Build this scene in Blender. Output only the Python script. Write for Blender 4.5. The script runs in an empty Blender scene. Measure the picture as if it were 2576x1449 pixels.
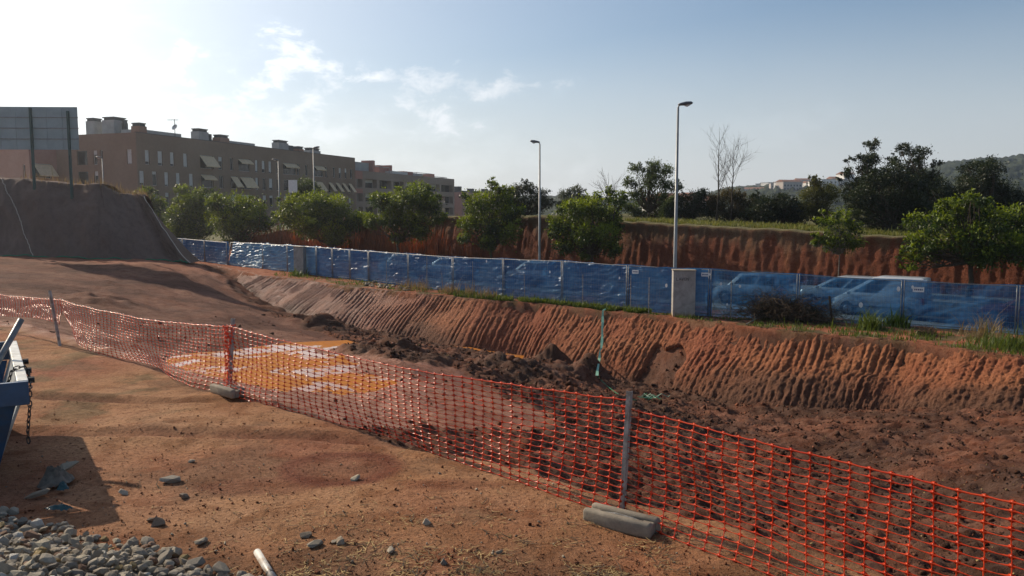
import bpy, bmesh, math, random
import numpy as np
from mathutils import Vector, Matrix

# ------------------------------------------------------------------ camera, sky, sun, exposure
scene = bpy.context.scene
COL = scene.collection
CAM_Z, PITCH = 2.75, math.radians(5.49)
cam_data = bpy.data.cameras.new('camera')
cam_data.sensor_width = 36.0
cam_data.lens = 36.0 * 2023.0 / 2576.0
cam_data.clip_start, cam_data.clip_end = 0.1, 20000.0
cam = bpy.data.objects.new('camera', cam_data)
COL.objects.link(cam)
cam.location = (0, 0, CAM_Z)
cam.rotation_euler = (math.pi / 2 - PITCH, 0, 0)
scene.camera = cam

SUN_DIR = Vector((-0.786 * math.cos(math.radians(29)), 0.618 * math.cos(math.radians(29)), math.sin(math.radians(29)))).normalized()
SUN_EL = math.asin(SUN_DIR.z)
SUN_ROT = math.atan2(SUN_DIR.x, SUN_DIR.y)
sun_data = bpy.data.lights.new('sun', 'SUN')
sun_data.energy = 4.4
sun_data.angle = math.radians(0.55)
sun_data.color = (1.0, 0.85, 0.66)
sun = bpy.data.objects.new('sun', sun_data)
COL.objects.link(sun)
sun.rotation_euler = (-SUN_DIR).to_track_quat('-Z', 'Y').to_euler()

world = bpy.data.worlds.new('World')
scene.world = world
world.use_nodes = True
SKY_STRENGTH = 0.085
EXPOSURE = 0.32

def build_world():
    nt = world.node_tree
    nt.nodes.clear()
    N, L = nt.nodes.new, nt.links.new
    out = N('ShaderNodeOutputWorld'); bg = N('ShaderNodeBackground')
    sky = N('ShaderNodeTexSky'); sky.sky_type = 'NISHITA'; sky.sun_disc = False
    sky.sun_elevation = SUN_EL; sky.sun_rotation = SUN_ROT
    sky.air_density = 1.1; sky.dust_density = 0.8; sky.ozone_density = 3.0; sky.altitude = 50
    geo = N('ShaderNodeTexCoord')
    sep = N('ShaderNodeSeparateXYZ'); L(geo.outputs['Generated'], sep.inputs[0])
    def math_(op, a, b=None, c=None):
        m = N('ShaderNodeMath'); m.operation = op
        for i, q in enumerate((a, b, c)):
            if q is None: continue
            if isinstance(q, (int, float)): m.inputs[i].default_value = q
            else: L(q, m.inputs[i])
        return m.outputs[0]
    def sstep(x, a, b):
        m = N('ShaderNodeMapRange'); m.interpolation_type = 'SMOOTHSTEP'
        L(x, m.inputs['Value']); m.inputs['From Min'].default_value = a; m.inputs['From Max'].default_value = b
        return m.outputs['Result']
    X, Y, Z = sep.outputs
    az = math_('ARCTAN2', X, Y)
    el = math_('ARCSINE', Z)
    comb = N('ShaderNodeCombineXYZ')
    L(az, comb.inputs[0]); L(math_('MULTIPLY', el, 1.7), comb.inputs[1])
    def noise(scale, detail=7, rough=0.55, dist=0.0, off=0.0):
        mp = N('ShaderNodeMapping'); L(comb.outputs[0], mp.inputs[0]); mp.inputs['Location'].default_value = (off, off * 0.7, off)
        n = N('ShaderNodeTexNoise'); L(mp.outputs[0], n.inputs['Vector'])
        n.inputs['Scale'].default_value = scale; n.inputs['Detail'].default_value = detail
        n.inputs['Roughness'].default_value = rough; n.inputs['Distortion'].default_value = dist
        return n.outputs['Fac']
    def blob(a0, e0, ra, re_):
        da = math_('DIVIDE', math_('SUBTRACT', az, a0), ra)
        de = math_('DIVIDE', math_('SUBTRACT', el, e0), re_)
        r2 = math_('ADD', math_('MULTIPLY', da, da), math_('MULTIPLY', de, de))
        return math_('SUBTRACT', 1.0, math_('SQRT', r2))
    puff = noise(22.0, 9, 0.62, 0.25, 3.1)
    puff2 = noise(5.0, 8, 0.62, 0.3, 7.7)
    total = None
    # cumulus heads: azimuth, elevation, radii (radians)
    for (a0, e0, ra, re_, g) in CLOUDS:
        b = blob(a0, e0, ra, re_)
        f = math_('ADD', b, math_('MULTIPLY', math_('SUBTRACT', puff, 0.5), 3.4))
        f = math_('MULTIPLY', sstep(f, 0.0, 1.25), g)
        total = f if total is None else math_('MAXIMUM', total, f)
    total0 = total
    # thin veil and wisps over the whole sky
    wisp = math_('MULTIPLY', sstep(puff2, 0.50, 0.78), sstep(math_('SUBTRACT', 0.42, el), 0.0, 0.3))
    total = math_('MAXIMUM', total, math_('MULTIPLY', wisp, 0.28))
    low = math_('MULTIPLY', sstep(math_('SUBTRACT', 0.26, el), 0.0, 0.26), 0.80)
    low = math_('MULTIPLY', low, math_('ADD', 0.72, math_('MULTIPLY', puff2, 0.5)))
    total = math_('MAXIMUM', total, low)
    # cloud brightness follows the angle to the sun
    dot = N('ShaderNodeVectorMath'); dot.operation = 'DOT_PRODUCT'
    L(geo.outputs['Generated'], dot.inputs[0]); dot.inputs[1].default_value = SUN_DIR
    glow = math_('POWER', math_('MAXIMUM', dot.outputs['Value'], 0.0), 5.0)
    puffs = total0
    total = math_('MAXIMUM', total, math_('MULTIPLY', math_('POWER', glow, 0.75), 0.85))
    lum = math_('ADD', CLOUD_BASE, math_('MULTIPLY', glow, CLOUD_GLOW))
    lum = math_('MULTIPLY', lum, math_('ADD', 1.0, math_('MULTIPLY', puffs, 0.22)))
    ccol = N('ShaderNodeVectorMath'); ccol.operation = 'SCALE'
    ccol.inputs[0].default_value = (0.95, 0.985, 1.03); L(lum, ccol.inputs['Scale'])
    mix = N('ShaderNodeMix'); mix.data_type = 'RGBA'
    L(total, mix.inputs[0]); L(sky.outputs[0], mix.inputs[6]); L(ccol.outputs[0], mix.inputs[7])
    L(mix.outputs[2], bg.inputs[0]); bg.inputs[1].default_value = SKY_STRENGTH
    L(bg.outputs[0], out.inputs[0])

CLOUDS = [(-0.41, 0.150, 0.13, 0.065, 0.9), (-0.30, 0.110, 0.17, 0.06, 0.8), (-0.265, 0.165, 0.075, 0.055, 1.0), (-0.24, 0.13, 0.07, 0.06, 0.8),
          (-0.170, 0.158, 0.045, 0.020, 0.9), (-0.06, 0.148, 0.17, 0.030, 0.8), (-0.09, 0.105, 0.08, 0.06, 0.9), (0.30, 0.10, 0.14, 0.03, 0.4),
          (-0.26, 0.095, 0.2, 0.035, 0.7), (-0.05, 0.06, 0.2, 0.045, 0.6), (-0.52, 0.17, 0.2, 0.08, 0.6)]
CLOUD_BASE, CLOUD_GLOW = 7.6, 7.5
build_world()
scene.view_settings.view_transform = 'Standard'
scene.view_settings.look = 'None'
scene.view_settings.gamma = 1.0
scene.view_settings.use_curve_mapping = False
scene.view_settings.exposure = EXPOSURE

# ------------------------------------------------------------------ pixel to place (reference frame 2576 px wide)
CP, SP = math.cos(PITCH), math.sin(PITCH)
F, CU, CV = 2023.0, 1288.0, 724.5
def ray(u, v):
    x, y = (u - CU) / F, (CV - v) / F
    return Vector((x, CP + y * SP, -SP + y * CP))
def gz(u, v, z):
    d = ray(u, v); t = (z - CAM_Z) / d.z
    return Vector((d.x * t, d.y * t, z))
def gy(u, v, Y):
    d = ray(u, v); t = Y / d.y
    return Vector((d.x * t, Y, CAM_Z + d.z * t))
def on_plane(u, v, p, n):
    d = ray(u, v); o = Vector((0, 0, CAM_Z)); t = (p - o).dot(n) / d.dot(n)
    return o + d * t
def project(P):
    q = P - Vector((0, 0, CAM_Z)); w = q.y * CP - q.z * SP
    return (CU + F * q.x / w, CV - F * (q.y * SP + q.z * CP) / w)

# ------------------------------------------------------------------ object helpers
def tag(o, label=None, cat=None, group=None, kind=None):
    if label: o['label'] = label
    if cat: o['category'] = cat
    if group: o['group'] = group
    if kind: o['kind'] = kind
    return o
def empty(name, loc=(0, 0, 0), rz=0.0):
    o = bpy.data.objects.new(name, None); COL.objects.link(o)
    o.location = loc; o.rotation_euler = (0, 0, rz); o.empty_display_size = 0.2
    return o
def link(name, me, mat=None, parent=None, loc=None, smooth=False):
    if mat is not None:
        for m in (mat if isinstance(mat, (list, tuple)) else [mat]): me.materials.append(m)
    if smooth: me.polygons.foreach_set('use_smooth', np.ones(len(me.polygons), dtype=bool))
    o = bpy.data.objects.new(name, me); COL.objects.link(o)
    if parent is not None: o.parent = parent
    if loc is not None: o.location = loc
    return o
def np_mesh(name, verts, faces):
    """verts (n,3), faces (m,3) or (m,4) arrays"""
    verts = np.asarray(verts, dtype=np.float32); faces = np.asarray(faces, dtype=np.int32)
    me = bpy.data.meshes.new(name)
    k = faces.shape[1]
    me.vertices.add(len(verts)); me.vertices.foreach_set('co', verts.ravel())
    me.loops.add(faces.size); me.loops.foreach_set('vertex_index', faces.ravel())
    me.polygons.add(len(faces)); me.polygons.foreach_set('loop_start', np.arange(0, faces.size, k, dtype=np.int32))
    me.polygons.foreach_set('loop_total', np.full(len(faces), k, dtype=np.int32))
    me.update(calc_edges=True); me.validate()
    return me
def grid_faces(nu, nv):
    i = np.arange(nu * nv).reshape(nu, nv)
    return np.stack([i[:-1, :-1], i[1:, :-1], i[1:, 1:], i[:-1, 1:]], -1).reshape(-1, 4)
def color_attr(me, name, arr):
    a = me.attributes.new(name, 'FLOAT_COLOR', 'POINT')
    arr = np.asarray(arr, dtype=np.float32)
    if arr.shape[1] == 3: arr = np.concatenate([arr, np.ones((len(arr), 1), np.float32)], 1)
    a.data.foreach_set('color', arr.ravel())

class MB:
    """collects boxes, tubes and quads into one mesh"""
    def __init__(s): s.v, s.f = [], []
    def quad(s, *p):
        n = len(s.v); s.v += [tuple(q) for q in p]; s.f.append(tuple(range(n, n + len(p)))); return s
    def box(s, c, d, M=None, taper=1.0):
        n = len(s.v); c = Vector(c)
        for sz in (-1, 1):
            k = taper if sz > 0 else 1.0
            for sx, sy in ((-1, -1), (1, -1), (1, 1), (-1, 1)):
                p = Vector((sx * d[0] / 2 * k, sy * d[1] / 2 * k, sz * d[2] / 2))
                if M is not None: p = M @ p
                s.v.append(tuple(c + p))
        for q in ((3, 2, 1, 0), (4, 5, 6, 7), (0, 1, 5, 4), (1, 2, 6, 5), (2, 3, 7, 6), (3, 0, 4, 7)):
            s.f.append(tuple(n + i for i in q))
        return s
    def tube(s, pts, r, k=6, cap=True):
        pts = [Vector(p) for p in pts]; n0 = len(s.v)
        rs = r if isinstance(r, (list, tuple)) else [r] * len(pts)
        prev = None
        for i, p in enumerate(pts):
            d = (pts[min(i + 1, len(pts) - 1)] - pts[max(i - 1, 0)])
            d = d.normalized() if d.length > 1e-9 else Vector((0, 0, 1))
            if prev is None:
                a = d.cross(Vector((0, 0, 1)))
                if a.length < 0.05: a = d.cross(Vector((1, 0, 0)))
            else: a = prev - d * prev.dot(d)
            a = a.normalized() if a.length > 1e-6 else d.orthogonal().normalized()
            prev = a; b = d.cross(a)
            for j in range(k):
                t = 2 * math.pi * j / k
                s.v.append(tuple(p + (a * math.cos(t) + b * math.sin(t)) * rs[i]))
        for i in range(len(pts) - 1):
            for j in range(k):
                s.f.append((n0 + i * k + j, n0 + i * k + (j + 1) % k, n0 + (i + 1) * k + (j + 1) % k, n0 + (i + 1) * k + j))
        if cap:
            s.f.append(tuple(n0 + j for j in reversed(range(k))))
            m = n0 + (len(pts) - 1) * k
            s.f.append(tuple(m + j for j in range(k)))
        return s
    def mesh(s, name):
        me = bpy.data.meshes.new(name); me.from_pydata(s.v, [], s.f); me.update(); return me
    def build(s, name, mat=None, parent=None, loc=None, smooth=False, bevel=0.0):
        me = s.mesh(name)
        if bevel:
            bm = bmesh.new(); bm.from_mesh(me)
            bmesh.ops.remove_doubles(bm, verts=bm.verts, dist=1e-5)
            bmesh.ops.bevel(bm, geom=list(bm.edges), offset=bevel, segments=2, affect='EDGES', profile=0.5)
            bm.to_mesh(me); bm.free()
        return link(name, me, mat, parent, loc, smooth)

# ------------------------------------------------------------------ numpy noise
_rs = np.random.RandomState(7)
_perm = np.concatenate([_rs.permutation(512)] * 3)
_grad = _rs.uniform(-1, 1, (512, 2)); _grad /= np.linalg.norm(_grad, axis=1)[:, None]
def perlin(x, y):
    xi, yi = np.floor(x).astype(np.int64), np.floor(y).astype(np.int64)
    xf, yf = x - xi, y - yi
    def g(ix, iy, dx, dy):
        h = _perm[_perm[ix & 511] + (iy & 511)]
        return _grad[h, 0] * dx + _grad[h, 1] * dy
    u, v = xf * xf * xf * (xf * (xf * 6 - 15) + 10), yf * yf * yf * (yf * (yf * 6 - 15) + 10)
    a = g(xi, yi, xf, yf) * (1 - u) + g(xi + 1, yi, xf - 1, yf) * u
    b = g(xi, yi + 1, xf, yf - 1) * (1 - u) + g(xi + 1, yi + 1, xf - 1, yf - 1) * u
    return (a * (1 - v) + b * v) * 1.5
def fbm(x, y, oct=4, gain=0.5, lac=2.03, ridged=False):
    x, y = np.broadcast_arrays(np.asarray(x, float), np.asarray(y, float))
    s, a, f = np.zeros(x.shape), 1.0, 1.0
    for k in range(oct):
        n = perlin(x * f + 17.3 * k, y * f - 9.1 * k)
        if ridged: n = 1 - 2 * np.abs(n)
        s += a * n; a *= gain; f *= lac
    return s
def smooth(a, b, x):
    t = np.clip((x - a) / (b - a), 0, 1); return t * t * (3 - 2 * t)

def polyline_dist(px, py, pts):
    """signed distance (positive to the left of travel), arclength of nearest point"""
    best = np.full(px.shape, 1e18); sd = np.zeros(px.shape); ss = np.zeros(px.shape)
    s0 = 0.0
    for (ax, ay), (bx, by) in zip(pts[:-1], pts[1:]):
        dx, dy = bx - ax, by - ay; L2 = dx * dx + dy * dy; L = math.sqrt(L2)
        t = np.clip(((px - ax) * dx + (py - ay) * dy) / L2, 0, 1)
        qx, qy = px - (ax + t * dx), py - (ay + t * dy)
        d2 = qx * qx + qy * qy
        m = d2 < best
        best = np.where(m, d2, best)
        cr = dx * qy - dy * qx
        sd = np.where(m, np.sign(cr) * np.sqrt(d2), sd); ss = np.where(m, s0 + t * L, ss)
        s0 += L
    return sd, ss
def arclen(pts):
    s = [0.0]
    for a, b in zip(pts[:-1], pts[1:]): s.append(s[-1] + math.hypot(b[0] - a[0], b[1] - a[1]))
    return np.array(s)
# ------------------------------------------------------------------ materials
def new_mat(name):
    m = bpy.data.materials.new(name); m.use_nodes = True
    nt = m.node_tree; nt.nodes.clear()
    return m, nt
class NB:
    def __init__(s, name):
        s.m, s.nt = new_mat(name); s.N = s.nt.nodes.new; s.L = s.nt.links.new
        s.out = s.N('ShaderNodeOutputMaterial')
        s.tc = s.N('ShaderNodeTexCoord')
    def val(s, sock, x):
        if x is None: return
        if hasattr(x, 'is_output') or isinstance(x, bpy.types.NodeSocket): s.L(x, sock)
        else:
            if isinstance(x, (tuple, list)) and len(x) == 3 and sock.type == 'RGBA': x = (*x, 1)
            sock.default_value = x
    def noise(s, scale, detail=5, rough=0.55, dist=0.0, vec=None, stretch=None, out='Fac'):
        n = s.N('ShaderNodeTexNoise'); v = vec or s.tc.outputs['Object']
        if stretch:
            mp = s.N('ShaderNodeMapping'); s.L(v, mp.inputs[0]); mp.inputs['Scale'].default_value = stretch; v = mp.outputs[0]
        s.L(v, n.inputs['Vector']); n.inputs['Scale'].default_value = scale; n.inputs['Detail'].default_value = detail
        n.inputs['Roughness'].default_value = rough; n.inputs['Distortion'].default_value = dist
        return n.outputs[out]
    def voro(s, scale, feature='F1', vec=None, out='Distance', rnd=1.0):
        n = s.N('ShaderNodeTexVoronoi'); n.feature = feature; s.L(vec or s.tc.outputs['Object'], n.inputs['Vector'])
        n.inputs['Scale'].default_value = scale; n.inputs['Randomness'].default_value = rnd
        return n.outputs[out]
    def math(s, op, a, b=None):
        n = s.N('ShaderNodeMath'); n.operation = op; s.val(n.inputs[0], a); s.val(n.inputs[1], b); return n.outputs[0]
    def map(s, x, a, b, c=0.0, d=1.0, sm=True):
        n = s.N('ShaderNodeMapRange'); n.interpolation_type = 'SMOOTHSTEP' if sm else 'LINEAR'
        s.val(n.inputs['Value'], x)
        for k, q in (('From Min', a), ('From Max', b), ('To Min', c), ('To Max', d)): n.inputs[k].default_value = q
        return n.outputs['Result']
    def mix(s, f, a, b, mode='MIX'):
        n = s.N('ShaderNodeMix'); n.data_type = 'RGBA'; n.blend_type = mode
        s.val(n.inputs[0], f); s.val(n.inputs[6], a); s.val(n.inputs[7], b); return n.outputs[2]
    def attr(s, name, out='Color'):
        n = s.N('ShaderNodeAttribute'); n.attribute_name = name; return n.outputs[out]
    def bump(s, h, strength=0.4, dist=0.02, normal=None):
        n = s.N('ShaderNodeBump'); n.inputs['Strength'].default_value = strength; n.inputs['Distance'].default_value = dist
        s.L(h, n.inputs['Height'])
        if normal: s.L(normal, n.inputs['Normal'])
        return n.outputs[0]
    def hsv(s, col, h=None, sat=None, v=None):
        n = s.N('ShaderNodeHueSaturation'); s.val(n.inputs['Color'], col)
        s.val(n.inputs['Hue'], h); s.val(n.inputs['Saturation'], sat); s.val(n.inputs['Value'], v); return n.outputs[0]
    def rnd(s):
        return s.N('ShaderNodeObjectInfo').outputs['Random']
    def prin(s, col, rough=0.7, spec=0.4, metal=0.0, normal=None, **kw):
        p = s.N('ShaderNodeBsdfPrincipled')
        s.val(p.inputs['Base Color'], col); s.val(p.inputs['Roughness'], rough); s.val(p.inputs['Specular IOR Level'], spec)
        s.val(p.inputs['Metallic'], metal)
        if normal: s.L(normal, p.inputs['Normal'])
        for k, q in kw.items(): s.val(p.inputs[k.replace('_', ' ')], q)
        return p.outputs[0]
    def done(s, shader, vol=None):
        s.L(shader, s.out.inputs[0]); return s.m

def plain(name, col, rough=0.6, spec=0.4, metal=0.0, var=0.25, scale=6.0, bump=0.15, bdist=0.01, dirt=None):
    b = NB(name)
    n = b.noise(scale, 6, 0.6); n2 = b.noise(scale * 7, 4, 0.6)
    c = b.mix(b.map(n, 0.3, 0.7), tuple(x * (1 - var) for x in col), tuple(min(1, x * (1 + var)) for x in col))
    if dirt: c = b.mix(b.map(b.noise(scale * 0.6, 6, 0.65, 0.6), 0.48, 0.68, 0, 0.75), c, dirt)
    r = b.map(n2, 0.2, 0.8, max(0, rough - 0.12), min(1, rough + 0.12))
    return b.done(b.prin(c, r, spec, metal, b.bump(n2, bump, bdist) if bump else None))

def mat_soil():
    b = NB('soil')
    base = b.attr('soil'); wet = b.attr('wet', 'Fac')
    big = b.noise(0.35, 6, 0.6, 0.4); mid = b.noise(2.2, 7, 0.62, 0.3); fine = b.noise(19.0, 6, 0.7); grit = b.noise(85.0, 3, 0.7)
    c = b.mix(b.map(big, 0.32, 0.68, 0.0, 0.6), base, b.hsv(base, 0.506, 0.84, 1.35))
    c = b.mix(b.map(mid, 0.45, 0.68, 0.0, 0.75), c, b.hsv(base, 0.492, 1.10, 0.56))
    c = b.mix(b.map(fine, 0.46, 0.66, 0.0, 0.75), c, b.hsv(base, 0.5, 0.95, 0.45))
    c = b.mix(b.map(grit, 0.56, 0.70, 0.0, 0.7), c, b.hsv(base, 0.508, 0.72, 1.75))
    v = b.voro(26.0); speck = b.map(v, 0.0, 0.11, 0.75, 0.0)
    sel = b.map(b.noise(6.0, 2), 0.52, 0.66)
    c = b.mix(b.math('MULTIPLY', speck, sel), c, b.hsv(base, 0.5, 0.7, 0.32))
    h = b.math('ADD', b.math('MULTIPLY', fine, 0.7), b.math('MULTIPLY', grit, 0.35))
    h = b.math('ADD', h, b.math('MULTIPLY', mid, 0.9))
    h = b.math('SUBTRACT', h, b.math('MULTIPLY', speck, 0.5))
    wr = b.math('MULTIPLY', wet, b.map(mid, 0.35, 0.62, 1.0, 0.35))
    rough = b.map(wr, 0.0, 1.0, 0.93, 0.34, False)
    spec = b.map(wr, 0.0, 1.0, 0.12, 0.5, False)
    return b.done(b.prin(c, rough, spec, 0, b.bump(h, 1.0, 0.075)))

def mat_bank(name, grassy=False):
    b = NB(name)
    base = b.attr('soil')
    gen = b.attr('wet', 'Fac')
    mid = b.noise(1.6, 7, 0.62, 0.4); fine = b.noise(11.0, 6, 0.7); grit = b.noise(55.0, 3, 0.7)
    c = b.mix(b.map(mid, 0.35, 0.7, 0.0, 0.6), base, b.hsv(base, 0.505, 0.95, 1.35))
    c = b.mix(b.map(fine, 0.46, 0.68, 0.0, 0.75), c, b.hsv(base, 0.495, 1.05, 0.42))
    c = b.mix(b.map(grit, 0.66, 0.76, 0.0, 0.45), c, b.hsv(base, 0.51, 0.6, 1.9))
    h = b.math('ADD', b.math('MULTIPLY', fine, 0.8), b.math('MULTIPLY', grit, 0.3)); h = b.math('ADD', h, mid)
    rough = b.map(b.math('MULTIPLY', gen, b.map(mid, 0.3, 0.65, 1, 0.4)), 0, 1, 0.93, 0.42, False)
    return b.done(b.prin(c, rough, 0.28, 0, b.bump(h, 1.0, 0.12)))

def mat_water():
    b = NB('muddy_water')
    n = b.noise(0.50, 9, 0.66, 1.2); n2 = b.noise(2.3, 6, 0.65, 0.8); n3 = b.noise(11.0, 5, 0.7)
    m = b.math('ADD', b.math('MULTIPLY', n, 0.72), b.math('ADD', b.math('MULTIPLY', n2, 0.2), b.math('MULTIPLY', n3, 0.08)))
    scum = b.map(m, 0.455, 0.478)
    col = b.mix(b.map(n2, 0.3, 0.7), (0.38, 0.128, 0.012), (0.47, 0.168, 0.020))
    rip = b.noise(5.0, 2, 0.5)
    clear = b.prin((0.40, 0.18, 0.07), 0.02, 0.5, 0, b.bump(rip, 0.03, 0.01), IOR=1.333)
    mud = b.prin(b.mix(b.map(n3, 0.35, 0.7, 0, 0.6), col, (0.27, 0.092, 0.016)), b.map(n2, 0.3, 0.7, 0.5, 0.8), 0.05, 0, b.bump(b.math('ADD', n2, b.noise(9.0, 4, 0.6)), 0.25, 0.03))
    mx = b.N('ShaderNodeMixShader'); b.L(scum, mx.inputs[0]); b.L(clear, mx.inputs[1]); b.L(mud, mx.inputs[2])
    return b.done(mx.outputs[0])

def mat_leaf(name, col, tip, trans=0.45, rnd_amt=0.5, gloss=0.3):
    b = NB(name)
    a = b.attr('leafmix', 'Fac')
    n = b.noise(1.1, 4, 0.6)
    c = b.mix(a, col, tip)
    c = b.mix(b.map(n, 0.35, 0.7, 0, rnd_amt), c, b.hsv(c, 0.487, 1.05, 0.6))
    d = b.prin(c, 0.5, gloss)
    t = b.N('ShaderNodeBsdfTranslucent'); b.val(t.inputs[0], b.hsv(c, 0.485, 1.15, 1.5))
    mx = b.N('ShaderNodeMixShader'); mx.inputs[0].default_value = trans
    b.L(d, mx.inputs[1]); b.L(t.outputs[0], mx.inputs[2])
    return b.done(mx.outputs[0])

def mat_tarp(name='blue_tarpaulin', ca=(0.022, 0.092, 0.25), cb=(0.105, 0.29, 0.50)):
    b = NB(name)
    n = b.noise(0.7, 6, 0.6, 0.6); st = b.noise(3.0, 6, 0.6, 0.3, stretch=(0.35, 0.35, 2.6))
    c = b.mix(b.map(n, 0.35, 0.68), ca, cb)
    nor = b.bump(b.math('ADD', st, b.math('MULTIPLY', n, 0.6)), 0.8, 0.10)
    d = b.prin(c, 0.3, 0.5, 0, nor)
    t = b.N('ShaderNodeBsdfTranslucent'); b.val(t.inputs[0], (0.045, 0.19, 0.46))
    tr = b.N('ShaderNodeBsdfTransparent'); b.val(tr.inputs[0], (0.34, 0.52, 0.68, 1))
    m1 = b.N('ShaderNodeMixShader'); m1.inputs[0].default_value = 0.35; b.L(d, m1.inputs[1]); b.L(t.outputs[0], m1.inputs[2])
    m2 = b.N('ShaderNodeMixShader'); b.val(m2.inputs[0], b.math('MULTIPLY', b.attr('thin', 'Fac'), b.map(n, 0.3, 0.7, 1.0, 0.75)))
    b.L(m1.outputs[0], m2.inputs[1]); b.L(tr.outputs[0], m2.inputs[2])
    return b.done(m2.outputs[0])

def mat_net():
    b = NB('orange_net_plastic')
    n = b.noise(3.0, 4)
    c = b.mix(b.map(n, 0.3, 0.7), (0.66, 0.055, 0.016), (0.80, 0.105, 0.028))
    d = b.prin(c, 0.22, 0.7)
    t = b.N('ShaderNodeBsdfTranslucent'); b.val(t.inputs[0], (0.90, 0.11, 0.03))
    mx = b.N('ShaderNodeMixShader'); mx.inputs[0].default_value = 0.42; b.L(d, mx.inputs[1]); b.L(t.outputs[0], mx.inputs[2])
    return b.done(mx.outputs[0])

def mat_stone(name, cols, bright=1.0):
    b = NB(name)
    r = b.rnd()
    ramp = b.N('ShaderNodeValToRGB'); b.L(r, ramp.inputs[0]); cr = ramp.color_ramp; cr.interpolation = 'CONSTANT'
    for i, (p, c) in enumerate(cols):
        e = cr.elements[i] if i < 2 else cr.elements.new(p)
        e.position = p; e.color = (*[x * bright for x in c], 1)
    n = b.noise(18, 6, 0.65); n2 = b.noise(60, 4, 0.7)
    c = b.mix(b.map(n, 0.35, 0.7, 0, 0.6), ramp.outputs[0], b.hsv(ramp.outputs[0], 0.5, 0.9, 0.6))
    return b.done(b.prin(c, 0.85, 0.3, 0, b.bump(b.math('ADD', n, n2), 0.5, 0.01)))

def mat_brick():
    b = NB('brick_wall')
    n = b.noise(0.10, 4, 0.55); n2 = b.noise(2.0, 5, 0.6); r = b.noise(9.0, 3, 0.6, stretch=(1, 1, 3.5))
    c = b.mix(b.map(n, 0.35, 0.65), b.attr('tone'), b.hsv(b.attr('tone'), 0.505, 0.9, 1.15))
    c = b.mix(b.map(n2, 0.3, 0.75, 0, 0.4), c, b.hsv(c, 0.495, 1.0, 0.78))
    c = b.mix(b.map(r, 0.4, 0.7, 0, 0.35), c, b.hsv(c, 0.5, 0.95, 0.7))
    return b.done(b.prin(c, 0.9, 0.2, 0, b.bump(r, 0.2, 0.02)))

def mat_geotextile():
    b = NB('dark_geotextile')
    n = b.noise(0.25, 5, 0.6, 0.5); w = b.noise(26.0, 3, 0.6); s = b.noise(3.0, 5, 0.6, stretch=(1.0, 1.0, 0.3))
    c = b.mix(b.map(n, 0.3, 0.7), (0.120, 0.078, 0.062), (0.165, 0.112, 0.090))
    c = b.mix(b.map(s, 0.4, 0.75, 0, 0.45), c, (0.070, 0.046, 0.038))
    c = b.mix(b.map(w, 0.5, 0.7, 0, 0.4), c, (0.20, 0.145, 0.12))
    return b.done(b.prin(c, 0.95, 0.15, 0, b.bump(b.math('ADD', b.math('MULTIPLY', w, 0.4), s), 0.5, 0.04)))

def mat_concrete(name='concrete', col=(0.27, 0.232, 0.178), stain=None, z0=0.0, zs=0.5):
    b = NB(name)
    n = b.noise(2.5, 7, 0.65, 0.5); f = b.noise(40.0, 5, 0.7); p = b.map(b.voro(14.0), 0.0, 0.10, 1.0, 0.0)
    sel = b.map(b.noise(2.2, 2), 0.5, 0.7)
    c = b.mix(b.map(n, 0.3, 0.7), tuple(x * 0.75 for x in col), tuple(x * 1.15 for x in col))
    c = b.mix(b.map(f, 0.45, 0.75, 0, 0.4), c, tuple(x * 0.6 for x in col))
    c = b.mix(b.math('MULTIPLY', p, b.math('MULTIPLY', sel, 0.7)), c, tuple(x * 0.3 for x in col))
    if stain:
        sp = b.N('ShaderNodeSeparateXYZ'); b.L(b.tc.outputs['Object'], sp.inputs[0])
        zz = b.math('ADD', sp.outputs[2], b.math('MULTIPLY', n, 0.35))
        c = b.mix(b.map(zz, z0, z0 + zs, 0.9, 0.0), c, stain)
    return b.done(b.prin(c, 0.9, 0.25, 0, b.bump(b.math('ADD', f, n), 0.4, 0.012)))

def mat_carpaint(name, col):
    b = NB(name)
    n = b.noise(3.0, 5, 0.6)
    c = b.mix(b.map(n, 0.35, 0.7, 0, 0.35), col, tuple(x * 0.75 for x in col))
    return b.done(b.prin(c, 0.32, 0.5, 0.15, Coat_Weight=0.6, Coat_Roughness=0.08))

def mat_glass():
    b = NB('dark_glass')
    n = b.noise(0.6, 3)
    return b.done(b.prin(b.mix(n, (0.010, 0.012, 0.015), (0.024, 0.028, 0.033)), 0.08, 0.35))

M = {}
M['soil'] = mat_soil()
M['bank'] = mat_bank('cut_clay')
M['cliff'] = mat_bank('cliff_clay')
M['water'] = mat_water()
M['tarp'] = mat_tarp()
M['tarp_lit'] = mat_tarp('skylit_blue_tarpaulin', (0.12, 0.36, 0.58), (0.30, 0.56, 0.72))  # brighter tarp copy: sky light on the left sheets put into the colour
M['net'] = mat_net()
M['brick'] = mat_brick()
M['geotextile'] = mat_geotextile()
M['concrete'] = mat_concrete()
M['concrete_stained'] = mat_concrete('concrete_cabinet', (0.36, 0.335, 0.30), (0.33, 0.17, 0.05), 0.12, 0.38)
M['glass'] = mat_glass()
M['galv'] = plain('galvanised_steel', (0.22, 0.22, 0.215), 0.5, 0.4, 0.35, 0.2, 8, 0.1)
M['steel'] = plain('dull_steel', (0.30, 0.29, 0.27), 0.6, 0.35, 0.1, 0.3, 12, 0.2, dirt=(0.16, 0.085, 0.04))
M['lamp_pole'] = plain('lamp_pole_paint', (0.26, 0.265, 0.26), 0.5, 0.4, 0.3, 0.12, 3, 0.05)
M['lamp_head'] = plain('lamp_head_paint', (0.10, 0.105, 0.11), 0.4, 0.5, 0.2, 0.15, 3, 0.05)
M['lamp_glass'] = plain('lamp_lens', (0.55, 0.56, 0.55), 0.15, 0.6, 0, 0.05, 3, 0)
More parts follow.
